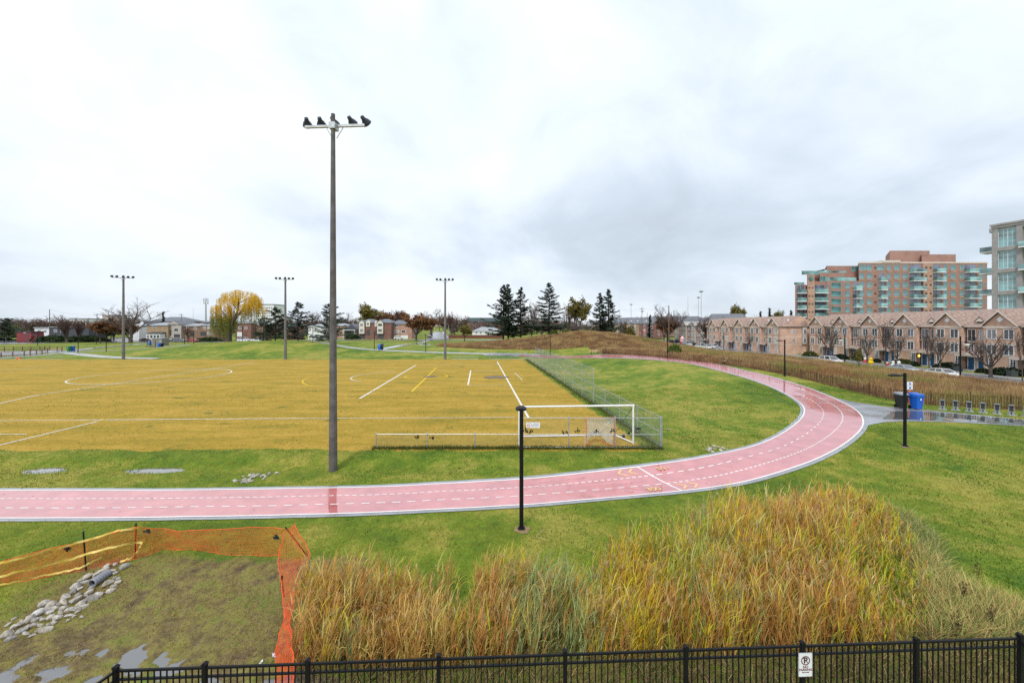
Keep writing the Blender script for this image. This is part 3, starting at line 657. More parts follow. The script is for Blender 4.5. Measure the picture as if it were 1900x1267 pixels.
base = np.stack([x, y, hz - 0.03], 1); az = npr.normal(0.2, 1.5, n) + vnoise(x, y, 0.5, 90) * 3; ln = npr.uniform(0.02, 0.22, n) * hgt
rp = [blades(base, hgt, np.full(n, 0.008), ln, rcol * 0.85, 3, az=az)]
d = np.stack([np.cos(az), np.sin(az), np.zeros(n)], 1)
for j in range(6):
    t = npr.uniform(0.05, 0.85, n); p = base + d * (ln * t)[:, None]; p[:, 2] += hgt * t
    L_ = npr.uniform(0.30, 0.70, n) * np.where(ch == 2, 1.15, 1.0) * np.clip(hgt, .5, 1.4) * .8; up_ = L_ * npr.uniform(0.75, 1.05, n)
    cc = np.clip(rcol * (1 + npr.normal(0, 0.22, (n, 1))) * np.where(npr.random((n, 1)) < 0.15, 1.3, 1.0), 0.01, 0.9)
    rp.append(blades(p, up_, 0.009 + 0.007 * npr.random(n), L_ * npr.uniform(.08, .3, n), cc, 3, curve=L_ * np.where(npr.random(n) < .3, npr.uniform(0.3, 0.7, n), npr.uniform(0.0, 0.25, n)), az=np.where(npr.random(n) < .6, npr.normal(0.3, .9, n), npr.uniform(0, 6.3, n))))
k = npr.random(n) < 0.22; nk = int(k.sum()); tip = base[k] + d[k] * ln[k][:, None]; tip[:, 2] += hgt[k] * 0.95
pc = palette([(0.56, 0.40, 0.22), (0.44, 0.27, 0.14), (0.64, 0.48, 0.26)], nk)
for j in range(3): rp.append(blades(tip, npr.uniform(0.10, 0.22, nk), np.full(nk, 0.014), npr.uniform(0.0, 0.08, nk), pc, 2, curve=npr.uniform(0.0, 0.08, nk)))
V, T, Cc = join(rp)
setp(obj('reeds', np_mesh('reeds', V, T, vcol_material('reed_foliage', 0.6, 0.45), Cc)), 'dense bed of tall golden and green reeds behind the black fence', 'reeds', kind='stuff')
# low tangled grass along the reed edge and beyond the fence
rp = []
for (poly, nn_, h0, cols) in (
        (pxpoly([(545, 1180), (1000, 1200), (1500, 1190), (1760, 1170), (2100, 1150), (2200, 1262), (1500, 1420), (700, 1420), (540, 1400)]), 16000, 0.38, [(0.16, 0.18, 0.045), (0.28, 0.18, 0.08), (0.40, 0.28, 0.13), (0.11, 0.16, 0.035), (0.18, 0.11, 0.055)]),
        (pxpoly([(1690, 1020), (1790, 1090), (1880, 1130), (2000, 1160), (2000, 1200), (1720, 1190)]), 4500, 0.55, [(0.66, 0.50, 0.20), (0.42, 0.44, 0.13), (0.52, 0.36, 0.15), (0.30, 0.36, 0.11)]),
        (pxpoly([(1590, 940), (1690, 960), (1740, 1000), (1760, 1060), (1700, 1060), (1640, 1000)]), 3500, 0.45, [(0.30, 0.33, 0.11), (0.48, 0.40, 0.14), (0.18, 0.25, 0.06)])):
    x, y = reed_points(nn_, poly); n = len(x); h = h0 * npr.uniform(0.4, 1.2, n) * (0.5 + vnoise(x, y, 0.9, 77))
    rp.append(blades(np.stack([x, y, hga(x, y) - 0.01], 1), h, np.full(n, 0.011), npr.uniform(0.1, 0.5, n), palette(cols, n, 0.22), 2, curve=npr.uniform(0, 0.25, n), az=npr.normal(0.6, 1.3, n)))
V, T, Cc = join(rp)
setp(obj('weeds', np_mesh('weeds', V, T, m_fol, Cc)), 'low tangled weeds and lying grass along the black fence', 'weeds', kind='stuff')
# dock plants with dark seed heads at the edge of the reeds
for i, (px, py) in enumerate(((1812, 1085), (1790, 1128), (1838, 1175), (1776, 1190))):
    g = G(px, py); pl = thing('dock_plant', ('dark brown dead weed stalk standing alone in the green grass', 'dark brown dead weed stalk beside arching reed leaves', 'dark brown dead weed stalk close to the black fence corner', 'short dark weed stalk at the foot of the reeds')[i], 'plant', g, group='dead weed stalks')
    m = MB(); rr = random.Random(i)
    for k in range(3): m.tube((0, 0, 0), (rr.uniform(-.12, .12), rr.uniform(-.1, .1), rr.uniform(.5, .75)), 0.008, 0.005, 4)
    m.build('stem', material('dead_stem', (0.09, 0.05, 0.035)), pl)
    nb = 90; pos = np.stack([npr.normal(0, 0.05, nb), npr.normal(0, 0.05, nb), npr.uniform(0.3, 0.7, nb)], 1)
    v, t, c = blades(pos, npr.uniform(0.02, 0.08, nb), np.full(nb, 0.012), npr.uniform(0, 0.05, nb), palette([(0.07, 0.035, 0.025), (0.11, 0.06, 0.035)], nb)); setp(obj('seed_head', np_mesh('seed_head', v, t, m_fol, c), pl), kind='stuff')

# dry meadow on the mound and between the snow fence and the street
mp = []
n = 150000; x = npr.uniform(-30, 68, n); y = npr.uniform(28, 136, n); k = (meadow_mask(x, y) > 0.5) & (np.abs(x / y) < 1.42); x, y = x[k], y[k]; n = len(x)
lo = vnoise(x, y, 0.12, 51); hi = vnoise(x, y, 0.5, 52); c1 = np.array([0.24, 0.135, 0.07]); c2 = np.array([0.48, 0.335, 0.155]); c3 = np.array([0.27, 0.265, 0.075]); c4 = np.array([0.34, 0.165, 0.075])
t = np.clip((hi - 0.3) / 0.4, 0, 1)[:, None]; col = c1 * (1 - t) + c2 * t; u = np.clip((lo - 0.46) / 0.12, 0, 1)[:, None] * (x > 36)[:, None] * 0.85; col = col * (1 - u) + c3 * u
u = np.clip((vnoise(x, y, 0.25, 53) - 0.6) / 0.1, 0, 1)[:, None] * 0.7; col = col * (1 - u) + c4 * u
for j in range(5):
    cc = np.clip(col * (1 + npr.normal(0, 0.25, (n, 1))), 0.01, 0.8); q = np.stack([x + npr.normal(0, 0.12, n), y + npr.normal(0, 0.12, n), np.zeros(n)], 1); q[:, 2] = hga(q[:, 0], q[:, 1]) - 0.02
    mp.append(blades(q, npr.uniform(0.25, 0.75, n) * (0.5 + hi), 0.012 + y * 0.00022, npr.uniform(0, 0.35, n), cc))
V, T, Cc = join(mp)
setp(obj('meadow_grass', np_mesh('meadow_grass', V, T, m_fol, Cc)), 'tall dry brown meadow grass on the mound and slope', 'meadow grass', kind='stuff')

# ------------------------------------------------------------------ trees
def segs_mesh(name, segs, mat, n=3):
    P0 = np.array([s[0] for s in segs], float); P1 = np.array([s[1] for s in segs], float); R0 = np.array([s[2] for s in segs]); R1 = np.array([s[3] for s in segs])
    d = P1 - P0; d /= np.maximum(np.linalg.norm(d, axis=1, keepdims=True), 1e-9); a = np.where(np.abs(d[:, 2:3]) < 0.9, [[0, 0, 1.0]], [[1.0, 0, 0]])
    u = np.cross(d, a); u /= np.linalg.norm(u, axis=1, keepdims=True); v = np.cross(d, u); V = []; m = len(segs)
    for P, Rr in ((P0, R0), (P1, R1)):
        for i in range(n):
            t = 2 * math.pi * i / n; V.append(P + u * (math.cos(t) * Rr)[:, None] + v * (math.sin(t) * Rr)[:, None])
    V = np.concatenate(V); I = np.arange(m); Q = [np.stack([i * m + I, ((i + 1) % n) * m + I, (n + (i + 1) % n) * m + I, (n + i) * m + I], 1) for i in range(n)]
    return np_mesh(name, V, np.concatenate(Q), mat, smooth=True)
def skeleton(rr, h, spread, trunk=0.3, nl=6, nb=5, nt_=5, nw=4, up_=0.5, r0=None, droop=0.0):
    """segments of a broadleaf tree: (p0, p1, r0, r1, level), and the twig ends"""
    segs = []; ends = []; r0 = r0 or h * 0.022
    def branch(p, d, ln, r, lvl, k):
        pts = [p]; q = p.copy(); dd = d.copy(); ns = 4 if lvl < 2 else 3
        for i in range(ns):
            dd = (dd + Vector((rr.gauss(0, .16), rr.gauss(0, .16), rr.gauss(0.05, .1) - droop * lvl * 0.1))).normalized(); q = q + dd * (ln / ns); pts.append(q.copy())
        for i in range(ns): segs.append((pts[i][:], pts[i + 1][:], r * (1 - 0.7 * i / ns), r * (1 - 0.7 * (i + 1) / ns), lvl))
        if lvl >= 4 or not k: ends.append(pts[-1]); return
        for i in range(k[0]):
            t = 0.3 + 0.7 * (i + rr.random()) / k[0]; a = min(int(t * ns), ns - 1); b = pts[a].lerp(pts[a + 1], t * ns - a)
            az = rr.uniform(0, 2 * math.pi); side = Vector((math.cos(az), math.sin(az), 0)); nd = (dd * rr.uniform(.5, .9) + side * rr.uniform(.5, .9) + Vector((0, 0, up_ * rr.uniform(0, .5)))).normalized()
            branch(b, nd, ln * rr.uniform(.42, .62), max(r * 0.5, 0.014), lvl + 1, k[1:])
        ends.append(pts[-1])
    th = h * trunk; segs.append(((0, 0, -0.15), (0, 0, th * 0.5), r0 * 1.25, r0, 0)); segs.append(((0, 0, th * 0.5), (0.01 * h, 0, th), r0, r0 * 0.85, 0))
    for i in range(nl):
        az = 2 * math.pi * (i + rr.random() * .6) / nl; tl = rr.uniform(.25, 1.0) * spread; d = Vector((math.cos(az) * tl, math.sin(az) * tl, 1)).normalized()
        branch(Vector((0.01 * h, 0, th * rr.uniform(.8, 1.0))), d, h * (1 - trunk) * rr.uniform(.62, .8), r0 * 0.55, 1, [nb, nt_, nw])
    return segs, ends
m_bark = material('grey_bark', (0.085, 0.068, 0.06), rough=0.95, var=0.3, scale=5, bump=0.5)
m_twig = material('twig_bark', (0.115, 0.085, 0.078), rough=0.95, var=0.25, scale=2)
m_twigr = material('reddish_twig_bark', (0.12, 0.072, 0.06), rough=0.95, var=0.25, scale=2)
def fit(segs, ends, h, wd):
    zs = max(max(s[0][2], s[1][2]) for s in segs); xs = max(max(abs(s[1][0]), abs(s[1][1])) for s in segs); a, b = wd / xs, h / zs
    f = lambda p: (p[0] * a, p[1] * a, p[2] * b if p[2] > 0 else p[2])
    return [(f(s[0]), f(s[1]), s[2], s[3], s[4]) for s in segs], [Vector(f(e)) for e in ends]
def cards(pos, size, col, nrm=None):
    """small two-triangle leaves of random tilt"""
    n = len(pos); a = npr.normal(size=(n, 3)); a /= np.linalg.norm(a, axis=1, keepdims=True); b = npr.normal(size=(n, 3)); b -= a * (a * b).sum(1, keepdims=True); b /= np.linalg.norm(b, axis=1, keepdims=True)
    s = (size * npr.uniform(0.6, 1.3, n))[:, None]; V = np.concatenate([pos - a * s, pos + b * s * .55, pos + a * s, pos - b * s * .55]); I = np.arange(n)
    return V, np.concatenate([np.stack([I, n + I, 2 * n + I], 1), np.stack([I, 2 * n + I, 3 * n + I], 1)]), np.tile(col, (4, 1))
TREE_CACHE = {}
def broad_tree(kind, seed, h, wd, **kw):
    """trunk and crown meshes of a bare or thinly leafed tree"""
    rr = random.Random(seed); leaf = kw.pop('leaf', None); nleaf = kw.pop('nleaf', 6); ls = kw.pop('ls', 0.22); twm = kw.pop('twig', m_twig); thick = kw.pop('thick', 1.0)
    sg, en = skeleton(rr, h, kw.pop('spread', 0.8), **kw); sg, en = fit(sg, en, h, wd)
    trunk = segs_mesh('trunk', [(a, b, c * thick, d_ * thick) for a, b, c, d_, l in sg if l <= 1], m_bark, 6)
    tw_ = segs_mesh('crown', [(a, b, c * thick, d_ * thick) for a, b, c, d_, l in sg if l > 1], twm, 3)
    lv = None
    if leaf:
        E = np.array([e[:] for e in en]); E = np.repeat(E, nleaf, 0) + npr.normal(0, wd * 0.06, (len(E) * nleaf, 3)); pass
        v, t, c = cards(E, np.full(len(E), ls), palette(leaf, len(E), .22)); lv = np_mesh('leaves', v, t, m_fol, c)
    return trunk, tw_, lv
def plant_tree(meshes, name, label, loc, rz=0.0, sc=(1, 1, 1), group=None):
    o = thing(name, label, 'tree', loc, rz, group); o.scale = sc
    obj('trunk', meshes[0], o); c = obj('crown', meshes[1], o)
    if len(meshes) > 2 and meshes[2] is not None: obj('leaves', meshes[2], c)
    return o
m_needle = vcol_material('needle_foliage', 0.6, 0.1)
def conifer(seed, h, wd, bare=0.10, dens=1.0, cols=((0.048, 0.080, 0.045), (0.068, 0.102, 0.058), (0.034, 0.058, 0.036)), shape=0.75, droop=0.16, size=0.34):
    rr = random.Random(seed); segs = []; P = []; Dr = []
    nbr = int(h * 7.5)
    for i in range(nbr):
        t = (i + rr.random()) / nbr; t = t ** 1.08; z = h * (bare + (0.985 - bare) * t); ln0 = wd * (max(0.0, 1 - t) ** shape) * (0.80 + 0.20 * math.sin(t * h * 2.6 + seed)) + 0.12
        az = rr.uniform(0, 2 * math.pi); lob = 0.82 + 0.22 * math.sin(az * 3 + t * 9 + seed); ln = max(0.25, ln0 * rr.uniform(.55, 1.12) * lob); d = Vector((math.cos(az), math.sin(az), rr.uniform(-droop, .10) + 0.28 * t))
        p0 = Vector((0, 0, z)); p1 = p0 + d * (ln * .55); p2 = p0 + d * ln + Vector((0, 0, ln * rr.uniform(0.02, 0.14)))
        segs += [(p0[:], p1[:], 0.03 + 0.016 * ln, 0.03), (p1[:], p2[:], 0.03, 0.012)]
        m = int((8 + ln * 11) * dens)
        for j in range(m):
            u = rr.uniform(.10, 1) ** 0.75; q = p0.lerp(p1, u / .55) if u < .55 else p1.lerp(p2, (u - .55) / .45); w_ = ln * 0.30 * (1.1 - u) + 0.14
            sv = Vector((-d.y, d.x, 0)).normalized() * rr.uniform(-w_, w_); P.append((q + sv + Vector((0, 0, rr.uniform(-.22, .14))))[:]); dd = (d + sv.normalized() * rr.uniform(.2, .9)).normalized() if sv.length > 0 else d; Dr.append(dd[:])
    P = np.array(P); Dr = np.array(Dr); n = len(P); up_ = npr.normal(0, .45, (n, 3)); sd_ = np.cross(Dr, np.array([0, 0, 1.0]) + up_); sd_ /= np.maximum(np.linalg.norm(sd_, axis=1, keepdims=True), 1e-6)
    s = (size * npr.uniform(.6, 1.3, n))[:, None]; V = np.concatenate([P - Dr * s * .5, P + sd_ * s * .32, P + Dr * s - np.array([0, 0, .12]) * s, P - sd_ * s * .32]); I = np.arange(n)
    T = np.concatenate([np.stack([I, n + I, 2 * n + I], 1), np.stack([I, 2 * n + I, 3 * n + I], 1)]); c = np.tile(palette(cols, n, .25), (4, 1))
    tr = segs_mesh('trunk', [((0, 0, -.2), (0, 0, h * .5), h * .018, h * .012), ((0, 0, h * .5), (0, 0, h * .99), h * .012, .02)], m_bark, 7)
    br = segs_mesh('branches', segs, m_bark, 3)
    return tr, np_mesh('crown', V, T, m_needle, c), br
def plant_conifer(ms, label, loc, rz=0, sc=(1, 1, 1), group=None, name='pine_tree'):
    o = thing(name, label, 'tree', loc, rz, group); o.scale = sc; t = obj('trunk', ms[0], o); setp(obj('branches', ms[2], t), kind='stuff'); obj('crown', ms[1], o); return o

def tree_at(px, base_py, top_py, y, half_px):
    g = GD(px, y); h = AZ(top_py, y) - g.z; return g, h, half_px / FPX * y
# tall pines on and behind the dry mound
PG = 'tall pines by the dry mound'
for i, (px, top, y, hp, lab) in enumerate((
        (934, 527, 127, 30, 'tall dark pine, first in the row of pines on the mound'), (943, 526, 136, 26, 'tall pine tucked right behind the first pine on the mound'),
        (966, 532, 130, 25, 'narrower dark pine standing beside the first two on the mound'), (1019, 524, 131, 32, 'broad symmetrical pine standing by itself on the mound'),
        (1113, 543, 140, 19, 'dark pine at the far end of the mound, shorter of its pair'), (1129, 536, 138, 21, 'taller dark pine of the pair above the street end of the mound'))):
    g, h, wd = tree_at(px, 0, top, y, hp); plant_conifer(conifer(11 + i, h, wd * 1.85, 0.12, 1.4, shape=0.80, size=.46), lab, g, i * 1.1, group=PG)
SG = 'spruces on the lawn behind the field'
for i, (px, top, y, hp, lab) in enumerate((
        (511, 569, 126, 23, 'slim dark spruce next to the willow, with an open lower trunk'), (553, 560, 128, 24, 'broad dark spruce between the small spruce and the big floodlight pole'),
        (611, 563, 126, 27, 'dark spruce partly hidden behind the big floodlight pole'), (489, 588, 150, 20, 'small dark spruce close behind the willow'))):
    g, h, wd = tree_at(px, 0, top, y, hp); plant_conifer(conifer(41 + i, h, wd * 2.0, 0.05 if i != 3 else 0.02, 1.4, shape=0.62, droop=0.08, size=.42), lab, g, i * .7, group=SG, name='spruce_tree')
# willow
wy = 121.5; wg = GD(424, wy)
def wpt(px, py, dy=0.0): return Vector((AX(px, wy) - wg.x, dy, AZ(py, wy) - wg.z))
wil = thing('willow_tree', 'large weeping willow with golden top and green hanging branches', 'tree', wg)
tr = [(Vector((0, 0, -.2)), wpt(425, 616), .95, .62), (wpt(425, 616), wpt(433, 596), .62, .5), (wpt(433, 596), wpt(437, 576, 1), .45, .33), (wpt(437, 576, 1), wpt(441, 550, .5), .33, .12), (wpt(433, 596), wpt(447, 584, -1), .34, .26), (wpt(447, 584, -1), wpt(462, 568, -1.5), .26, .1), (wpt(429, 606), wpt(416, 588, 1), .3, .2), (wpt(416, 588, 1), wpt(408, 572), .2, .08), (wpt(437, 576, 1), wpt(424, 560, 1.5), .2, .07), (wpt(441, 562, .5), wpt(456, 552, 2), .16, .06), (wpt(447, 584, -1), wpt(470, 578, 2), .14, .05), (wpt(456, 552, 2), wpt(476, 556, 0), .08, .03)]
segs_ = [(a[:], b[:], c, d_) for a, b, c, d_ in tr]
for f_ in range(5):
    a = 2 * math.pi * f_ / 5; segs_.append(((math.cos(a) * 1.1, math.sin(a) * 1.1, -.3), (0, 0, 1.0), .25, .5))
obj('trunk', segs_mesh('trunk', segs_, m_bark, 7), wil)
lobes = [((446, 549), 26, 11, 170, 3.0), ((424, 556), 16, 9, 80, 3.0), ((414, 574), 17, 12, 130, 5.5), ((409, 590), 14, 10, 90, 6.2), ((469, 564), 15, 14, 130, 4.5), ((456, 573), 13, 9, 70, 4.8), ((428, 594), 14, 10, 80, 5.5), ((492, 576), 4, 7, 12, 2.4), ((476, 556), 9, 9, 45, 2.6)]
wp = []; tl = []
for (cx_, cy_), rx, ry, k, ln in lobes:
    for j in range(int(k * .72)):
        th, ph = rnd.uniform(0, 2 * math.pi), math.acos(rnd.uniform(-.2, 1)); rr_ = rnd.uniform(.8, 1.08)
        p = wpt(cx_ + rx * rr_ * math.sin(ph) * math.cos(th), cy_ - ry * rr_ * math.cos(ph), rx * .16 * rr_ * math.sin(ph) * math.sin(th) * 1.3)
        ln_ = min(ln * rnd.uniform(.35, 1.15), p.z - 1.0); ns = max(3, int(ln_ / .22)); sway = Vector((rnd.gauss(0, .10), rnd.gauss(0, .10), 0))
        tl.append((p[:], (p + sway * ln_ * .3 - Vector((0, 0, ln_)))[:], .018, .008))
        for q in range(ns):
            u = q / ns; wp.append((*(p + sway * (ln_ * u * .3) - Vector((0, 0, ln_ * u)) + Vector((rnd.gauss(0, .10), rnd.gauss(0, .10), 0))), u))
wp = np.repeat(np.array(wp), 4, 0); wp[:, :3] += npr.normal(0, .10, (len(wp), 3)); hzz = np.clip((wp[:, 2] - 5.6) / 4.2 - wp[:, 3] * .45 + npr.normal(0, .16, len(wp)), 0, 1)[:, None]
wcol = np.array([.20, .215, .035]) * (1 - hzz) + np.array([.85, .49, .012]) * hzz; wcol *= 1 + npr.normal(0, .18, (len(wp), 1))
n = len(wp); P = wp[:, :3]; dn_ = np.stack([npr.normal(0, .35, n), npr.normal(0, .35, n), -np.ones(n)], 1); dn_ /= np.linalg.norm(dn_, axis=1, keepdims=True); sd_ = np.cross(dn_, npr.normal(size=(n, 3))); sd_ /= np.linalg.norm(sd_, axis=1, keepdims=True); s = npr.uniform(.16, .34, n)[:, None]
V = np.concatenate([P, P + dn_ * s * .5 + sd_ * s * .22, P + dn_ * s, P + dn_ * s * .5 - sd_ * s * .22]); I = np.arange(n)
cr = obj('crown', np_mesh('crown', V, np.concatenate([np.stack([I, n + I, 2 * n + I], 1), np.stack([I, 2 * n + I, 3 * n + I], 1)]), m_fol, np.tile(np.clip(wcol, .01, .8), (4, 1))), wil)
obj('hanging_branches', segs_mesh('hanging_branches', tl, m_twig, 3), cr)
# bare and autumn trees: a few built kinds, each standing tree with its own turn and size
BV = [broad_tree('bare', 100 + i, 10, 4.6, spread=.7 + .12 * i, nl=7, nb=6, nt_=5, nw=4, trunk=.26, thick=1.5, twig=m_twig if i % 2 else m_twigr) for i in range(4)]
BIG = broad_tree('bare', 205, 14.5, 9.3, spread=1.0, nl=6, nb=6, nt_=5, nw=4, trunk=.22, thick=1.3)
BRN = [broad_tree('brown', 300 + i, 9, 5.0, spread=1.0, nl=6, nb=5, nt_=4, nw=3, trunk=.22, leaf=[(.23, .105, .048), (.17, .075, .036), (.28, .14, .06), (.13, .075, .045)], nleaf=9, ls=.30, twig=m_twigr) for i in range(2)]
YEL = [broad_tree('yellow', 320 + i, 12, 5.0, spread=.7, nl=6, nb=5, nt_=4, nw=3, trunk=.25, leaf=[(.20, .17, .035), (.15, .145, .04), (.26, .19, .04), (.12, .12, .035)], nleaf=7, ls=.30) for i in range(2)]
UPR = [broad_tree('upright', 340 + i, 11, 3.6, spread=.42, nl=9, nb=6, nt_=5, nw=4, trunk=.16, thick=1.35, twig=m_twigr, up_=1.2) for i in range(2)]
STR = [broad_tree('street', 360 + i, 7, 3.6, spread=1.0, nl=7, nb=5, nt_=5, nw=3, trunk=.24, thick=1.05, r0=.15, twig=m_bark) for i in range(3)]
def tree(ms, h0, w0, name, label, px, top, y, hp, rz=0.0, group=None):
    g, h, wd = tree_at(px, 0, top, y, hp); wd *= 1.3; return plant_tree(ms, name, label, g, rz, (wd / w0, wd / w0, h / h0 * 1.03), group)
tree(BIG, 14.5, 9.3, 'bare_tree', 'large spreading bare tree rising above the houses behind the far floodlight pole', 243, 551, 172, 45, .6)
FG = 'trees beyond the park lawn'
for i, (k, px, top, y, hp, nm, lab) in enumerate((
        ('B0', 55, 585, 230, 34, 'bare_tree', 'wide bare greyish tree near the picture edge behind the evergreen'), ('B1', 22, 588, 260, 26, 'bare_tree', 'pale bare tree rising behind the dark evergreen clump'),
        ('B2', 88, 592, 236, 22, 'bare_tree', 'reddish bare tree just behind the tall utility pole'), ('U0', 124, 583, 176, 18, 'bare_tree', 'dense dark upright bare tree standing on the lawn by the lamp'),
        ('U1', 146, 588, 188, 14, 'bare_tree', 'narrow bare tree between the upright bare tree and the brown tree'), ('B3', 160, 590, 240, 20, 'bare_tree', 'bare tree behind the brown trees with the pale far tower'),
        ('R0', 186, 598, 172, 26, 'autumn_tree', 'rusty brown autumn tree in front of the dark low house'), ('R1', 211, 594, 200, 20, 'autumn_tree', 'dark olive brown tree in front of the pinkish far tower'),
        ('R0', 240, 602, 178, 22, 'autumn_tree', 'low rusty tree under the large bare tree'), ('B1', 262, 590, 260, 16, 'bare_tree', 'small bare tree at the gable end of the white garage'),
        ('B2', 349, 604, 176, 12, 'bare_tree', 'thin young bare tree before the flat roofed brick house'), ('B0', 530, 580, 260, 18, 'bare_tree', 'grey bare tree behind the two dark spruces'),
        ('B1', 588, 576, 250, 20, 'bare_tree', 'pale bare tree between spruce and the big floodlight pole'), ('B3', 640, 579, 260, 23, 'bare_tree', 'purple grey bare tree above the dark gabled bungalow'),
        ('Y0', 681, 567, 246, 23, 'autumn_tree', 'olive and yellow leafed tall tree above the twin cream gables'), ('R1', 716, 579, 260, 24, 'autumn_tree', 'reddish brown tree behind the twin gabled houses'),
        ('B2', 736, 574, 275, 18, 'bare_tree', 'pale bare tree above the house with white garage doors'), ('R0', 748, 580, 280, 17, 'autumn_tree', 'brown tree behind the garage house roof ridge'),
        ('R1', 772, 584, 176, 29, 'autumn_tree', 'large round copper brown tree beside the far street'), ('B3', 800, 571, 250, 25, 'bare_tree', 'tall dark bare tree with ragged crown beyond the copper brown tree'),
        ('U0', 838, 577, 222, 17, 'bare_tree', 'dense purple upright bare tree on the school side of the far street'), ('B0', 859, 581, 270, 14, 'bare_tree', 'small umbrella shaped bare tree at the end of the school'),
        ('Y1', 862, 602, 168, 15, 'autumn_tree', 'thin yellowing tree in front of the low white bungalow'), ('B1', 986, 556, 150, 17, 'bare_tree', 'pale slender bare tree between the narrow pine and the broad pine'),
        ('Y0', 1072, 556, 144, 23, 'autumn_tree', 'half bare yellow green tree between the broad pine and the pine pair'), ('B2', 1054, 560, 150, 14, 'bare_tree', 'thin bare tree right beside the broad pine'),
        ('B3', 1045, 590, 170, 18, 'bare_tree', 'low dark bare tree behind the broad pine'), ('B0', 900, 592, 300, 20, 'bare_tree', 'bare tree far behind the green school roof'),
        ('B1', 1098, 590, 180, 16, 'bare_tree', 'dark bare thicket tree left of the pine pair'), ('B2', 1156, 592, 200, 14, 'bare_tree', 'low bare tree before the grey roofed brick row'),
        ('B3', 1240, 565, 192, 30, 'bare_tree', 'flat topped dark bare tree beside the utility pole and corner lawn'), ('R1', 1232, 588, 195, 20, 'autumn_tree', 'rusty brown tree under the flat topped bare tree'),
        ('U1', 1307, 584, 168, 19, 'bare_tree', 'dense purple bare tree in front of the stone row houses'), ('Y1', 1370, 566, 250, 20, 'autumn_tree', 'green leafed tree behind the grey roofs of the far row'),
        ('Y0', 1442, 580, 240, 17, 'autumn_tree', 'yellow green tree low behind the brown townhouse roof'), ('B0', 1402, 583, 240, 12, 'bare_tree', 'pinkish bare tree low behind the brown townhouse roof'),
        ('B1', 775, 592, 330, 24, 'bare_tree', 'far bare tree at the head of the far street'), ('R0', 825, 590, 300, 22, 'autumn_tree', 'far brown tree closing the view along the far street'),
        ('B2', 566, 590, 300, 22, 'bare_tree', 'far low bare tree behind the broad spruce'), ('B3', 470, 592, 330, 20, 'bare_tree', 'far bare tree behind the willow on the tower side'), ('B0', 620, 592, 300, 26, 'bare_tree', 'far bare tree directly behind the big floodlight pole'),
        ('B2', 1190, 586, 300, 16, 'bare_tree', 'far bare tree behind the grey roofed row'), ('B1', 1005, 588, 190, 20, 'bare_tree', 'bare tree in the gap left of the broad pine'), ('B0', 395, 597, 260, 14, 'bare_tree', 'bare tree right of the cell tower beside the willow'))):
    ms, h0, w0 = {'B': (BV, 10, 4.6), 'U': (UPR, 11, 3.6), 'R': (BRN, 9, 5.0), 'Y': (YEL, 12, 5.0)}[k[0]]; tree(ms[int(k[1])], h0, w0, nm, lab, px, top, y, hp, i * 1.37, FG)
TG = 'bare street trees by the townhouses'
for i, (px, top, x, hp, lab) in enumerate((
        (1541, 588, 80.5, 26, 'bare street tree in front of the last townhouse of the near row'), (1609, 610, 80.5, 20, 'small bare street tree between two blue doors, behind the yellow yard figure'),
        (1642, 585, 81.5, 17, 'tall narrow bare tree with a brown stem before the townhouses'), (1664, 600, 80.0, 24, 'bare street tree with red wrapped trunk by the townhouses'),
        (1724, 602, 79.5, 15, 'mossy slim tree right of the glowing porch lantern'), (1744, 612, 80.0, 26, 'spreading bare street tree beside the glowing porch lantern'),
        (1838, 604, 79.0, 46, 'largest bare street tree, in front of the pair of blue doors'), (1897, 598, 78.0, 14, 'bare tree cut by the picture edge before the townhouses'),
        (1393, 612, 80.0, 16, 'young bare tree before the far townhouse row'))):
    y = x * FPX / (px - CX); tree(STR[i % 3], 7, 3.6, 'street_tree', lab, px, top, y, hp, i * 2.1, TG)
tree(YEL[1], 12, 5, 'young_tree', 'thin young tree with a few green leaves on the meadow slope', 1594, 648, 62, 7, .4)
EVG = 'evergreens at the park edge'
g, h, wd = tree_at(8, 0, 590, 190, 32); plant_conifer(conifer(71, h, wd, 0.02, .9, shape=.35, droop=.25, size=.7), 'dark wide evergreen clump at the left edge of the picture', g, 0, group=EVG)
g, h, wd = tree_at(206, 0, 590, 186, 16); plant_conifer(conifer(73, h, wd, 0.25, 1.2, shape=.4, size=.5), 'dark flat topped pine before the pinkish far tower', g, 0, group=EVG)
g, h, wd = tree_at(303, 0, 578, 215, 5.5); plant_conifer(conifer(72, h, wd, 0.05, 1.6, size=.6), 'narrow spire shaped spruce behind the tan brick house', g, 0, group=EVG)
g, h, wd = tree_at(1206, 0, 584, 212, 8); plant_conifer(conifer(74, h, wd, 0.03, 2.2, cols=((.045, .075, .065), (.03, .055, .05)), size=.5), 'blue green spruce beside the stop sign at the corner', g, 0, group=EVG)
for i, (px, top, hp) in enumerate(((1428, 571, 7), (1411, 577, 4), (1468, 575, 5))):
    g, h, wd = tree_at(px, 0, top, 235, hp); plant_conifer(conifer(80 + i, h, wd, 0.03, 1.6, size=.6), ('dark spruce pair tip above the brown townhouse roof', 'small dark spruce tip left of the larger spruce above the roof', 'dark spruce tip beside the brick apartment block')[i], g, 0, group='spruce tips above the townhouse roof')

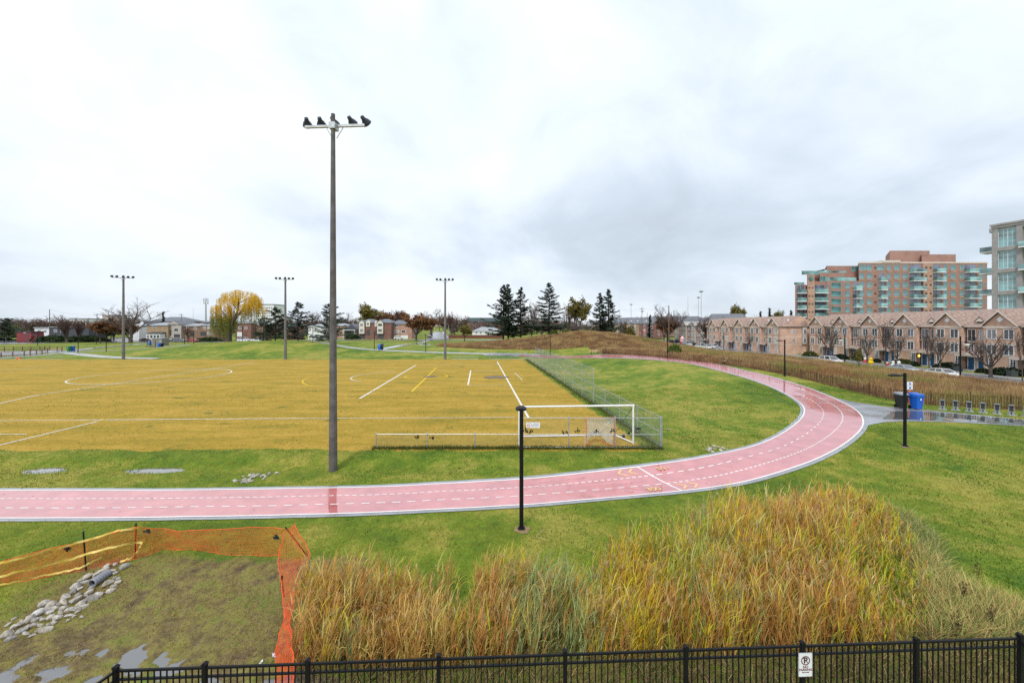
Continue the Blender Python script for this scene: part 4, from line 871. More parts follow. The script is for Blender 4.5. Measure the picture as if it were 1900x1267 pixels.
# ------------------------------------------------------------------ floodlight poles
m_pole = material('weathered_pole', (0.115, 0.105, 0.098), rough=0.85, var=0.25, scale=1.5, bump=0.35, bscale=14)
m_polef = material('far_pole', (0.14, 0.14, 0.138), rough=0.8, var=0.15, scale=1.0)
m_galv = material('galvanised_steel', (0.42, 0.44, 0.45), rough=0.45, var=0.12, scale=6, metallic=0.55)
m_lampb = material('dark_fixture', (0.035, 0.04, 0.055), rough=0.45, var=0.2, scale=10)
m_black = material('black_metal', (0.007, 0.007, 0.010), rough=0.5, var=0.25, scale=8, spec=0.22)
m_glass_l = material('lamp_glass', (0.5, 0.52, 0.55), rough=0.15, var=0.05)
def floodlight(label, loc, h, rb, rt, armw, rz, mat):
    o = thing('floodlight_pole', label, 'floodlight', loc, rz, 'floodlight poles around the sports field')
    m = MB(); n = 10
    for k in range(8):
        a, b = k / 8, (k + 1) / 8; m.tube((0, 0, -0.4 + (h + .4) * a), (0, 0, -0.4 + (h + .4) * b), rb + (rt - rb) * a, rb + (rt - rb) * b, n, caps=(k in (0, 7)))
    m.build('pole', mat, o)
    MB().box(-armw / 2, armw / 2, -rt - .16, -rt - .03, h - .62, h - .50).build('crossarm', m_galv, o)
    MB().box(-.17, .17, -rt - .20, rt + .05, h - .82, h - .48).build('bracket', m_galv, o)
    for sx in (-1, 1): MB().tube((sx * .12, -rt - .05, h - 1.25), (sx * .5, -rt - .09, h - .6), .022, n=5).build('brace', m_galv, o)
    for i, fx in enumerate((-.98, -.53, .06, .50, .96)):
        x = fx * armw / 2; az = fx * .5; d = Vector((math.sin(az) * .8, -1, -.55)).normalized(); c = Vector((x, -rt - .14, h - .26))
        f = MB().lathe([(0.06, -.26), (.10, -.24), (.12, -.08), (.20, .05), (.255, .2), (.26, .23)], 12, c, d); 
        f.tube((x, -rt - .10, h - .52), (x, -rt - .12, h - .34), .03, n=5)
        f = f.build('floodlight', m_lampb, o, smooth=True)
        MB().lathe([(.0, .0), (.235, .0), (.235, .008)], 12, c + d * .20, d).build('lens', m_glass_l, f)
    return o
g = G(618, 873); floodlight('tall dark floodlight pole close to the red track, nearest of the four', g, AZ(212, g.y) - g.z, .225, .105, 3.35, math.pi - .06, m_pole)
for px, top, a, lab in ((229, 511, .5, 'pale floodlight pole beyond the field in front of the big bare tree'), (529.5, 514, .15, 'pale floodlight pole beyond the field between two spruces'), (826, 516, 0, 'pale floodlight pole beyond the field near the far street')):
    g = GD(px, 88.2); floodlight(lab, g, AZ(top, 88.2) - g.z, .30, .17, 3.5, a, m_polef)
# ------------------------------------------------------------------ park lamps
def park_lamp(label, loc, h, rz, r=.085):
    o = thing('park_lamp', label, 'lamp post', loc, rz, 'black park lamp posts')
    MB().tube((0, 0, -.2), (0, 0, h), r, r * .92, 10).build('post', m_black, o, smooth=False)
    MB().tube((0, 0, 0), (0, 0, .05), r * 1.9, r * 1.8, 10).build('base_plate', m_black, o)
    MB().box(-.035, .035, -.42, 0, h - .17, h - .10).build('arm', m_black, o)
    hd = MB(); prof = []
    for i in range(7):
        t = i / 6 * math.pi / 2; prof.append((math.cos(t) if i < 6 else .02, math.sin(t)))
    n = 16; vs = []; fs = []
    for zz in (0, 1):
        for k in range(n):
            a = 2 * math.pi * k / n; vs.append((math.cos(a) * .225, -.62 + math.sin(a) * .36, h - .16 + (.045 if zz else -.02)))
    for k in range(n):
        a = 2 * math.pi * k / n; vs.append((math.cos(a) * .12, -.62 + math.sin(a) * .20, h - .16 + .105))
    for q in (0, n):
        fs += [(q + k, q + (k + 1) % n, q + n + (k + 1) % n, q + n + k) for k in range(n)]
    fs += [tuple(range(2 * n, 3 * n)), tuple(range(n - 1, -1, -1))]
    h_ = hd.add(vs, fs).build('lamp_head', m_black, o, smooth=False)
    MB().lathe([(0, 0), (.16, 0), (.16, .006)], 12, (0, -.62, h - .19)).build('lens', m_glass_l, h_)
    return o
H_L = 4.5
park_lamp('black lamp post on the grass verge below the track, nearest to the viewer', G(967.5, 981), AZ(757, G(967.5, 981).y) - G(967.5, 981).z, math.pi)
g = G(1679, 827.5); park_lamp('black lamp post on the lawn in front of the two wheeled bins', g, AZ(692, g.y) - g.z, -math.pi / 2)
g = G(1456, 698); park_lamp('black lamp post at the outer edge of the track bend', g, AZ(630, g.y) - g.z, -math.pi / 2)
for px, y, lab, rz in ((1238.5, 68, 'thin black lamp post by the track in front of the utility pole', 1.2), (1021, 96, 'black lamp post at the foot of the dry mound', 3.0), (694.5, 106, 'black lamp post beside the blue bin behind the field', 0), (790, 101, 'black lamp post between the blue bin and the far floodlight pole', 0),
                       (773.5, 140, 'small far lamp post along the path to the far street', 0), (580.5, 117, 'black lamp post on the green rise left of the big floodlight pole', 0), (449.5, 123, 'black lamp post with white band right of the willow trunk', 0), (197, 107, 'black lamp post on the lawn left of the far floodlight pole', 0),
                       (70, 150, 'black lamp post on the bright green lawn at far left', 0), (145, 108, 'black lamp post with white notice beside the green and blue bins', 0), (178.5, 160, 'far lamp post in front of the rusty tree', 0), (359.5, 128, 'black lamp post on the lawn left of the willow', 0), (342.5, 160, 'short far lamp post before the flat roofed house', 0), (288.5, 132, 'black post beside the blue recycling bin on the pale path', 0), (273, 140, 'black post carrying a white notice by the kiosk', 0)):
    g = GD(px, y); park_lamp(lab, g, 2.2 if px in (288.5, 273) else H_L, rz)
# ------------------------------------------------------------------ chain link fences
m_wire = material('chain_link_wire', (0.30, 0.35, 0.36), rough=0.5, var=0.05, metallic=0.2)
def link_mesh(pts, hs, cell, r, z0=0.05):
    """crossing diagonal wires between the polyline's posts; pts are ground points and hs the heights"""
    P0 = []; P1 = []
    for a, b, ha, hb in zip(pts[:-1], pts[1:], hs[:-1], hs[1:]):
        ln = (b - a).length
        for sgn in (1, -1):
            k = -max(ha, hb)
            while k < ln + max(ha, hb):
                u0, u1 = (k, k + 10 * sgn); lo, hi = z0, ha; t0, t1 = 0.0, 1.0
                xa, xb = k + sgn * lo, k + sgn * hi
                za, zb = lo, hi
                if xa > xb: xa, xb, za, zb = xb, xa, zb, za
                if xb > 0 and xa < ln:
                    if xa < 0: za += (zb - za) * (0 - xa) / (xb - xa); xa = 0
                    if xb > ln: zb = za + (zb - za) * (ln - xa) / (xb - xa); xb = ln
                    q0, q1 = a.lerp(b, xa / ln), a.lerp(b, xb / ln); P0.append((q0.x, q0.y, q0.z + za)); P1.append((q1.x, q1.y, q1.z + zb))
                k += cell
    return [(p, q, r, r) for p, q in zip(P0, P1)]
def chain_fence(label, pts, hs, rails, cell=.10, r=.0032, rp=.035, name='chain_link_fence'):
    """posts at each point; hs the height after that point; rails = heights as fractions or metres"""
    o = thing(name, label, 'fence', pts[0]); loc = pts[0]; P = [p - loc for p in pts]
    for i, p in enumerate(P):
        hh = max(hs[i], hs[i - 1] if i else 0); k = MB().tube(p - Vector((0, 0, .2)), p + Vector((0, 0, hh + .04)), rp, n=7); k.lathe([(rp * 1.25, 0), (rp * 1.2, .03), (.01, .07)], 7, p + Vector((0, 0, hh + .03))); k.build('post', m_galv, o)
    for i in range(len(P) - 1):
        for z in rails[i]: MB().tube(P[i] + Vector((0, 0, z)), P[i + 1] + Vector((0, 0, z)), rp * .62, n=5).build('rail', m_galv, o)
    ws = []
    for i in range(len(P) - 1): ws += link_mesh([P[i], P[i + 1]], [hs[i], hs[i]], cell, r)
    k = obj('wire_mesh', segs_mesh('wire_mesh', ws, m_wire, 3), o); setp(k, kind='stuff'); return o
def fy(px): return 24.45
pa = [onground(AX(px, 24.45), 24.45) for px in (698, 793, 881, 965)]
chain_fence('low chain link fence along the near side of the field', pa, [.85] * 4, [[.85]] * 3, .075, .0013)
pb = [onground(AX(px, 24.45), 24.45) for px in (965.5, 1055, 1141.5, 1226)]; pb[0].x += .02
chain_fence('taller chain link fence section behind the soccer goal, with a white notice', pb, [1.85] * 4, [[.06, .83, 1.85]] * 3, .075, .0013)
fyv = [24.45, 28, 31.5, 35, 38.5] + list(np.linspace(42.6, 75.5, 9)) + [79.5, 83.7, 88.0]
pts = [onground(fence_x(y), y) for y in fyv]; hs = [1.85 if y < 38 else 3.36 if y < 75 else 1.5 for y in fyv]
pts[0] = pb[-1] + Vector((.09, .05, 0))
chain_fence('long high galvanised chain link fence running away beside the green bank', pts, hs, [[.06, .92, 1.85] if h < 1.9 and y < 39 else [.06, .9, 1.8, 2.6, 3.36] if h > 3 else [.06, 1.5] for h, y in zip(hs[:-1], fyv[:-1])], .10, .0018)
pts = [onground(AX(px, 88.6), 88.6) for px in (839, 863, 887)]; chain_fence('very low chain link fence at the far edge of the field', pts, [.55] * 3, [[.06, .55]] * 2, .14, .0028)
pts = [onground(AX(px, 88.6), 88.6) for px in (908, 933, 957, 977)]; chain_fence('waist high chain link fence at the far corner of the field', pts, [1.45] * 4, [[.06, 1.45]] * 3, .14, .0028)
pts = [onground(AX(px, 88.8), 88.8) for px in (-20, 11, 37, 63, 89, 115)]; chain_fence('pale chain link fence at the far left corner of the field', pts, [1.5] * 6, [[.06, 1.5]] * 5, .14, .0028)
# the dark clumps hanging in the mesh
m_clump = material('dark_leaf', (0.012, 0.012, 0.014), rough=.7)
def clump(label, c, wd=.28, seed=0, nrm=None):
    rr = random.Random(seed); m = MB(); ax = Vector((1, 0, 0)) if nrm is None else nrm
    for k in range(9):
        q = Vector(c) + ax * (rr.gauss(0, wd * .35)) + Vector((0, 0, rr.gauss(0, wd * .25) )); a = rr.uniform(0, 3.1); u = ax * math.cos(a) * .085 + Vector((0, 0, math.sin(a) * .085)); v = (ax * -math.sin(a) + Vector((0, 0, math.cos(a)))) * .035
        m.add([tuple(q - u), tuple(q + v + Vector((0, -.02, 0))), tuple(q + u), tuple(q - v)], [(0, 1, 2, 3)])
    return setp(m.build('leaf_clump', m_clump), label, 'leaf clump', 'dark leaf clumps caught in the fences')
for i, (px, py, lab) in enumerate(((976, 797, 'dark leaf clump in the mesh just under the white notice'), (984, 801, 'dark leaf clump low under the white notice end'), (1047, 802, 'dark leaf clump left of the middle fence post'), (1071, 800, 'dark leaf clump right of the middle fence post'), (1106, 799, 'dark leaf clump in front of the white net'),
                                   (1136, 799, 'dark leaf clump at the orange goal post'), (1167, 801, 'small dark leaf clump at the goal corner stay'), (1184, 796, 'dark leaf clump beside the white goal post'), (774, 812, 'dark leaf clump left of the second low fence post'), (803, 812, 'dark leaf clump right of the second low fence post'))):
    clump(lab, (AX(px, 24.38), 24.38, AZ(py, 24.38)), .22, i)
sgn = thing('fence_notice', 'small white notice with red symbol on the chain link fence', 'sign', (AX(989, 24.37), 24.37, AZ(788.5, 24.37)))
MB().box(-.42, .42, -.008, .008, -.17, .17).build('panel', material('sign_white', (.74, .75, .76), rough=.4, var=.03), sgn)
m_red = material('sign_red', (.55, .03, .04), rough=.5, var=.05); m_grey = material('print_grey', (.30, .34, .42), rough=.6, var=.1)
k = MB()
for i in range(18):
    t0, t1 = 2 * math.pi * i / 18, 2 * math.pi * (i + 1) / 18; k.add([(-.28 + q * math.cos(t), -.0115, -.05 + q * math.sin(t)) for t, q in ((t0, .07), (t1, .07), (t1, .095), (t0, .095))], [(0, 1, 2, 3)])
k.add([(-.28 - .06, -.0125, -.05 + .045), (-.28 - .045, -.0125, -.05 + .06), (-.28 + .06, -.0125, -.05 - .045), (-.28 + .045, -.0125, -.05 - .06)], [(0, 1, 2, 3)]); k.build('symbol', m_red, sgn)
k = MB()
for z, a, b in ((.10, -.36, -.1), (.10, .0, .36), (.04, .0, .34), (-.02, -.15, .36), (-.08, -.15, .3), (.04, -.15, -.04)): k.box(a, b, -.0105, -.009, z - .014, z + .014)
k.build('printed_lines', m_grey, sgn)
# ------------------------------------------------------------------ goals
m_gw = material('goal_white', (.74, .74, .73), rough=.35, var=.05)
gl = Vector((.45, 24.85, 0)); gr = Vector((7.69, 25.3, 0)); gu = (gr - gl).normalized(); gn = Vector((-gu.y, gu.x, 0))
goal = thing('soccer_goal', 'white full size soccer goal turned towards the chain link fence', 'goal', gl); gw_ = (gr - gl).length; H = 2.44
for q in (0, gw_): MB().tube(gu * q, gu * q + Vector((0, 0, H)), .06, n=10).build('post', m_gw, goal)
MB().tube(gu * -.06 + Vector((0, 0, H)), gu * (gw_ + .06) + Vector((0, 0, H)), .06, n=10).build('crossbar', m_gw, goal)
bk = gn * 1.9
MB().tube(bk + gu * .3 + Vector((0, 0, .07)), bk + gu * (gw_ - .6) + Vector((0, 0, .07)), .05, n=8).build('ground_bar', m_gw, goal)
for q, e in ((0, .3), (gw_, gw_ - .6)):
    MB().tube(gu * q + Vector((0, 0, .07)), bk + gu * e + Vector((0, 0, .07)), .05, n=8).build('side_bar', m_gw, goal)
    MB().tube(gu * q + Vector((0, 0, H - .05)), bk + gu * e + Vector((0, 0, .12)), .014, n=5).build('stay', m_black, goal)
    MB().lathe([(.02, -.06), (.15, -.06), (.15, .06), (.02, .06)], 10, bk * .6 + gu * (q * .6 + e * .4) + Vector((0, 0, .17)), gu).build('wheel', m_black, goal)
lg = thing('lacrosse_goal', 'small orange framed goal with white net behind the fence', 'goal', (AX(1087.5, 24.75), 24.75, hg(4.6, 24.75)))
wl, hl = AX(1140, 24.75) - AX(1087.5, 24.75), 1.78; m_or = material('orange_paint', (.70, .13, .02), rough=.5, var=.08)
for x_ in (0, wl): MB().tube((x_, 0, 0), (x_, 0, hl), .03, n=8).build('post', m_or, lg)
MB().tube((-.03, 0, hl), (wl + .03, 0, hl), .03, n=8).build('crossbar', m_or, lg)
for x_ in (0, wl): MB().tube((x_, 0, .03), (wl / 2, 1.6, .03), .02, n=6).build('ground_bar', m_or, lg)
def net_surface(f, nu, nv, r):
    s_ = []
    for i in range(nu + 1):
        for j in range(nv): s_.append((f(i / nu, j / nv)[:], f(i / nu, (j + 1) / nv)[:], r, r))
    for j in range(nv + 1):
        for i in range(nu): s_.append((f(i / nu, j / nv)[:], f((i + 1) / nu, j / nv)[:], r, r))
    return s_
m_net = material('white_net', (.78, .77, .72), rough=.8, var=.05)
def lf(u, v):   # the torn net hangs as a sagging sheet, gathered at the bottom corner
    z = hl * (1 - v); lift = .55 * math.sin(math.pi * min(1, u * 1.15)) * max(0, v - .55) / .45
    return Vector((wl * u, .10 + .9 * v * (1 - abs(u - .5) * 1.2), max(z, 0) + lift * (1 if u > .12 else .2)))
nt_o = obj('net', segs_mesh('net', net_surface(lf, 46, 40, .0065), m_net, 3), lg); setp(nt_o, kind='stuff')
MB().tube((wl * .95, .05, hl - .1), (wl * .35, .8, .35), .02, n=5).build('net_edge', m_net, lg)
# ------------------------------------------------------------------ stones
m_rock = material('grey_stone', (.42, .415, .41), rough=.75, var=.25, scale=4, bump=.5, bscale=12, col2=(.62, .61, .60))
_t = m_rock.node_tree; _oi = _t.nodes.new('ShaderNodeObjectInfo'); _rp = _t.nodes.new('ShaderNodeValToRGB'); _t.links.new(_oi.outputs['Random'], _rp.inputs[0]); _e = _rp.color_ramp.elements
_e[0].color = (.62, .60, .58, 1); _e[1].color = (1.15, 1.12, 1.08, 1); _k = _e.new(.5); _k.color = (.95, .86, .72, 1)
_mm = _t.nodes.new('ShaderNodeMix'); _mm.data_type = 'RGBA'; _mm.blend_type = 'MULTIPLY'; _mm.inputs[0].default_value = 1.0; _pp = _t.nodes['Principled BSDF']; _src = _pp.inputs['Base Color'].links[0].from_socket; _t.links.new(_src, _mm.inputs[6]); _t.links.new(_rp.outputs[0], _mm.inputs[7]); _t.links.new(_mm.outputs[2], _pp.inputs['Base Color'])
def rock_mesh(seed):
    rr = random.Random(seed); bm = bmesh.new(); bmesh.ops.create_icosphere(bm, subdivisions=2, radius=.5)
    ax = [Vector((rr.gauss(0, 1), rr.gauss(0, 1), rr.gauss(0, 1))).normalized() for _ in range(10)]; cut = [rr.uniform(.22, .40) for _ in range(10)]
    for v in bm.verts:
        for a, c in zip(ax, cut):
            dd = v.co.dot(a)
            if dd > c: v.co -= a * (dd - c)
        v.co *= 1 + rr.uniform(-.04, .04)
    me = bpy.data.meshes.new('stone'); bm.to_mesh(me); bm.free(); me.materials.append(m_rock); return me
RK = [rock_mesh(i) for i in range(8)]
def stone(p, s, group, label, rz=None, flat=.62):
    o = obj('stone', rnd.choice(RK), None, p + Vector((0, 0, s[2] * .18 if len(s) > 2 else .03)), (rnd.uniform(-.25, .25), rnd.uniform(-.25, .25), rnd.uniform(0, 6.3) if rz is None else rz), scale=s)
    return setp(o, label, 'stone', group)
RL = 'rounded grey stone in the rock bed around the drain pipe'; RGp = 'stones of the rock bed around the drain pipe'
pipe_c = G(186, 1078)
ROCKS = [(232, 1052, 15), (214, 1047, 11), (197, 1052, 16), (188, 1062, 22), (207, 1060, 14), (215, 1062, 10), (213, 1072, 9), (220, 1073, 9), (220, 1080, 12), (212, 1085, 10), (206, 1095, 14), (199, 1083, 17), (163, 1070, 16), (155, 1080, 12), (150, 1076, 10), (140, 1090, 18), (149, 1091, 11), (136, 1098, 12), (166, 1098, 13), (175, 1108, 22), (183, 1104, 16), (160, 1113, 14), (142, 1112, 19), (122, 1107, 18), (118, 1118, 20), (150, 1120, 16), (152, 1127, 16), (143, 1135, 10), (137, 1131, 12), (130, 1130, 14), (127, 1141, 11), (118, 1128, 13), (112, 1136, 10), (103, 1128, 13), (95, 1123, 20), (83, 1122, 18), (85, 1133, 20), (72, 1138, 18), (80, 1148, 12), (95, 1146, 13), (107, 1146, 14), (93, 1135, 12), (68, 1148, 13), (55, 1150, 20), (45, 1152, 12), (63, 1160, 15), (52, 1162, 11), (73, 1168, 14), (85, 1168, 20), (40, 1170, 18), (27, 1163, 16), (22, 1172, 10), (15, 1158, 11), (27, 1147, 9), (48, 1175, 13), (12, 1178, 18), (20, 1184, 16), (3, 1180, 12), (137, 1143, 9), (126, 1150, 8), (152, 1144, 9), (60, 1178, 10), (33, 1156, 8), (110, 1120, 9), (170, 1090, 9), (145, 1103, 9), (100, 1155, 10), (75, 1158, 9), (160, 1104, 8), (90, 1158, 9)]
for a, b, w_ in ROCKS:
    p = G(a, b + 2); s_ = w_ / FPX * p.y * 1.0; stone(p, (s_ * rnd.uniform(1.0, 1.3), s_ * rnd.uniform(.7, .9), s_ * rnd.uniform(.7, .95)), RGp, RL, rz=rnd.gauss(.75, .5))
for (cx_, cy_, n_, rx, ry, lab, grp) in ((470, 886, 34, 42, 9, 'small pale stone in the stone patch by the big floodlight pole', 'stones in the ditch by the big floodlight pole'), (1322, 833, 22, 30, 5, 'small pale stone in the drain patch inside the track bend', 'stones in the drain patch inside the track bend')):
    for i in range(n_):
        u, v = rnd.gauss(0, .42), rnd.gauss(0, .45); px = cx_ + u * rx; py = cy_ + v * ry - (u * 8 if cx_ < 500 else 0); p = G(px, py); s_ = rnd.uniform(.10, .24); stone(p, (s_ * 1.3, s_, s_ * .75), grp, lab)
stone(G(1241, 797), (.55, .22, .12), None, 'flat pale stone slab beside the fence corner', .6)
# ------------------------------------------------------------------ drain pipe
pp = thing('drain_pipe', 'grey corrugated drain pipe lying in the rock bed', 'pipe', pipe_c + Vector((0, 0, .10)), 0)
pd = (G(192, 1066) - G(172, 1082)); pd.z = -.0; pd = pd.normalized(); m = MB(); prof = []
for i in range(25): prof.append((.115 + (.016 if i % 4 in (1, 2) else 0), i * .022 - .26))
nn_ = 16; q = Vector((0, 0, 1)).rotation_difference(pd); vs = []; fs = []
for rad in (0, -.03):
    for i in range(nn_):
        t = 2 * math.pi * i / nn_
        for r_, z in prof: vs.append(tuple(q @ Vector(((r_ + rad) * math.cos(t), (r_ + rad) * math.sin(t), z))))
mp_ = len(prof); off = nn_ * mp_
for rad in (0, 1):
    for i in range(nn_):
        for k in range(mp_ - 1): a = rad * off; j = (i + 1) % nn_; fs.append((a + i * mp_ + k, a + j * mp_ + k, a + j * mp_ + k + 1, a + i * mp_ + k + 1))
for i in range(nn_): j = (i + 1) % nn_; fs.append((i * mp_, j * mp_, off + j * mp_, off + i * mp_))
m.add(vs, fs).build('pipe_wall', material('pipe_plastic', (.20, .21, .24), rough=.3, var=.1, spec=.6), pp, smooth=True)
MB().lathe([(.0, 0), (.088, 0), (.088, .01)], 14, pd * -.16, pd).build('dark_bore', material('pipe_bore', (.01, .01, .012), rough=.9), pp)
# ------------------------------------------------------------------ orange safety fence and yellow tape
m_net_o = material('orange_mesh', (.85, .10, .025), rough=.5, var=.12, scale=8)
def stake(label, base_px, top_px, lean_y=0.0, r=.022):
    b = G(*base_px); t = Vector((AX(top_px[0], b.y + lean_y), b.y + lean_y, AZ(top_px[1], b.y + lean_y))); o = setp(MB().tube(Vector((0, 0, -.1)), t - b, r, n=6).tube(t - b, t - b + Vector((0, 0, .015)), r * 1.3, r * .6, 6).build('fence_stake', m_black, None, b), label, 'stake', 'black stakes of the orange fence'); return b, t
s1b, s1t = stake('black stake leaning beside the rock bed', (160, 1057), (154.5, 986)); s2b, s2t = stake('tall black stake at the bend of the orange fence', (250.5, 1036), (252.5, 971)); s3b, s3t = stake('slanting black stake in the twisted end of the orange fence', (575, 1032), (530, 978), .1)
s4b, s4t = stake('short black stake beside the narrow orange mesh strip', (527, 1108), (523, 1068))
def lerp_poly(P, t):
    k = t * (len(P) - 1); i = min(int(k), len(P) - 2); return P[i].lerp(P[i + 1], k - i)
def mesh_fence(label, lo, hi, nu, nv, sag=.04, seed=0, r=.0042):
    o = thing('safety_fence', label, 'safety fence', lo[0], group='orange safety fence'); L0 = lo[0]
    def f(u, v):
        a, b = lerp_poly(lo, u), lerp_poly(hi, u); p = a.lerp(b, v); n1 = float(vnoise(u * 9 + seed, v * 2.0, 1.0, seed)) - .5; p = p + Vector((n1 * .12, n1 * .16, (float(vnoise(u * 14, v * 3, 1.0, seed + 5)) - .5) * sag)); return p - L0
    c = {}
    def F(u, v):
        k = (round(u * nu), round(v * nv * 2))
        if k not in c: c[k] = f(u, v)
        return c[k]
    k = obj('plastic_mesh', segs_mesh('plastic_mesh', net_surface(F, nu, nv, r), m_net_o, 3), o); setp(k, kind='stuff')
    
    for v in (0, 1): obj('edge_band', segs_mesh('edge_band', [(F(i / nu, v)[:], F((i + 1) / nu, v)[:], .011, .011) for i in range(nu)], m_net_o, 4), o)
    return o
def raise_(p, dz): return p + Vector((0, 0, dz))
def vp(px, py, y): return Vector((AX(px, y), y, AZ(py, y)))
A0 = [G(-130, 1112), G(0, 1086), G(80, 1071), G(160, 1057), G(250, 1037)]; A1 = [vp(-130, 1075, A0[0].y), vp(0, 1042, A0[1].y), vp(100, 1016, A0[2].y + .1), vp(160, 1003, A0[3].y + .2), vp(252, 977, A0[4].y)]
mesh_fence('orange mesh fence sagging along the slope above the rock bed', A0, A1, 110, 18, seed=1)
B0 = [G(252, 1037), G(300, 1020), G(345, 1020), G(400, 1027), G(470, 1029), G(522, 1031)]; B1 = [vp(252, 977, B0[0].y), vp(300, 981, B0[1].y - .1), vp(345, 985, B0[2].y), vp(400, 983, B0[3].y), vp(470, 979, B0[4].y), vp(530, 979, B0[5].y)]
mesh_fence('orange mesh fence stretched between the tall stake and the twisted corner', B0, B1, 92, 18, seed=2)
YB = [13.2, 12.7, 12.0, 11.4, 10.6, 9.9, 9.3, 8.6]; LE = [(528, 985), (519, 1040), (521, 1075), (528, 1112), (524, 1150), (516, 1195), (512, 1232), (508, 1290)]; RE = [(545, 973), (574, 1030), (566, 1062), (548, 1112), (541, 1155), (541, 1195), (543, 1232), (545, 1290)]
mesh_fence('twisted orange mesh strip falling from the corner towards the black fence', [vp(a, b, y) for (a, b), y in zip(LE, YB)], [vp(a, b, y - .12) for (a, b), y in zip(RE, YB)], 110, 15, seed=3)
m_tape = material('yellow_tape', (.80, .52, .03), rough=.45, var=.2, scale=5, col2=(.85, .68, .25))
def tape(label, pts, hw=.035):
    m = MB(); P = []
    for i in range(len(pts) - 1):
        for k in range(8): P.append(pts[i].lerp(pts[i + 1], k / 8))
    P.append(pts[-1]); rr = random.Random(len(label)); off = [Vector((0, rr.gauss(0, .012), rr.gauss(0, .012))) for _ in P]; P = [p + o_ for p, o_ in zip(P, off)]; tl_ = []
    for i, p in enumerate(P):
        a = math.sin(i * .35) * .5; tl_.append(Vector((0, math.sin(a) * hw - .03, math.cos(a) * hw)))
    for i in range(len(P) - 1): m.quad(tuple(P[i] - tl_[i] - Vector((0, .06, 0))), tuple(P[i + 1] - tl_[i + 1] - Vector((0, .06, 0))), tuple(P[i + 1] + tl_[i + 1]), tuple(P[i] + tl_[i]))
    return setp(m.build('barrier_tape', m_tape), label, 'tape', 'yellow barrier tapes')
tape('yellow tape along the top edge of the orange fence', [vp(-130, 1078, A0[0].y - .1), vp(0, 1044, A0[1].y - .1), vp(120, 1013, A0[2].y), vp(213, 985, A0[4].y - .1), vp(265, 977, A0[4].y - .05)])
tape('middle yellow tape across the orange fence behind both stakes', [vp(-130, 1098, A0[0].y - .15), vp(0, 1069, A0[1].y - .15), vp(110, 1042, A0[2].y - .1), vp(200, 1016, A0[3].y + .1), vp(252, 1005, A0[4].y - .1), vp(266, 1006, A0[4].y - .1)])
tape('lowest yellow tape lying along the foot of the orange fence', [vp(-130, 1112, A0[0].y - .2), vp(0, 1084, A0[1].y - .12), vp(75, 1068, A0[2].y - .1), vp(150, 1052, A0[3].y - .05), vp(191, 1032, A0[3].y + .2)], .03)
tape('short yellow tape end hanging at the tall stake', [vp(266, 1005, A0[4].y - .12), vp(256, 1022, A0[4].y - .12), vp(247, 1033, A0[4].y - .15), vp(225, 1040, A0[4].y - .2)], .03)
clump('dark leaf clump tangled in the orange fence near the lone stake', vp(125, 1017, A0[2].y + .25), .2, 31); clump('dark leaf clump in the orange fence beside the tall stake', vp(274, 985, B0[0].y - .2), .12, 32); clump('dark leaf clump at the far end of the orange fence', vp(513, 996, B0[5].y - .2), .16, 33)
# ------------------------------------------------------------------ black metal fence
FX0, FY0, FX1, FY1, FTOP = -7.02, 7.04, 10.1, 7.78, 1.43
bf = thing('metal_fence', 'black metal picket fence along the bottom of the picture', 'fence', (FX0, FY0, 0)); fdir = Vector((FX1 - FX0, FY1 - FY0, 0)).normalized(); fang = math.atan2(fdir.y, fdir.x)
def f_at(px):
    t = (px - CX) / FPX; s = (t * FY0 - FX0) / (fdir.x - t * fdir.y); return s
PSX = [f_at(v) for v in (215, 380, 571, 814, 1048.5, 1272.6, 1489, 1700, 1893)]; PSX.append(PSX[-1] + 2.0)
gz = hg(0, 7.3)
post_me = MB().box(-.034, .034, -.034, .034, gz - .1, FTOP + .04).box(-.042, .042, -.042, .042, FTOP + .04, FTOP + .062).prism([(-.036, FTOP + .062), (.036, FTOP + .062), (0, FTOP + .085)], .072, 'y', -.036).mesh('post', m_black)
pick_me = MB().box(-.009, .009, -.009, .009, gz, FTOP - .012).mesh('picket', m_black)
for s_ in PSX: obj('post', post_me, bf, fdir * s_, (0, 0, fang))
for a, b in zip(PSX[:-1], PSX[1:]):
    for z0, hz_ in ((FTOP, .018), (FTOP - .155, .016), (-.45, .016)):
        c = fdir * ((a + b) / 2); MB().cbox((0, 0, 0), (b - a - .07, .034, hz_ * 2)).build('rail', m_black, bf, c + Vector((0, 0, z0 - hz_)), (0, 0, fang))
    n = max(3, round((b - a) / .112))
    for i in range(1, n): obj('picket', pick_me, bf, fdir * (a + (b - a) * i / n), (0, 0, fang))
e_ = Vector((-.25, -1, 0)).normalized(); ang = math.atan2(e_.y, e_.x)
for z0 in (FTOP, FTOP - .155): MB().cbox((1.0, 0, 0), (1.94, .034, .034)).build('rail', m_black, bf, fdir * PSX[0] + Vector((0, 0, z0 - .02)), (0, 0, ang))
for i in range(1, 12): obj('picket', pick_me, bf, fdir * PSX[0] + e_ * (.11 * i), (0, 0, ang))
MB().cbox((1.0, 0, 0), (1.94, .034, .034)).build('rail', m_black, bf, fdir * PSX[8] + Vector((0, 0, FTOP - .09)), (R(0), 0.0, math.atan2(-.9, -.12)))
sp_ = Vector((FX0, FY0, 0)) + fdir * PSX[6] + Vector((.015, -.055, 0)); sg = thing('no_parking_sign', 'white no parking sign on the black metal fence', 'sign', (sp_.x, sp_.y, AZ(1232.5, sp_.y)), fang)
sw, sh = 27 / FPX * sp_.y / 2 * .98, 44 / FPX * sp_.y / 2
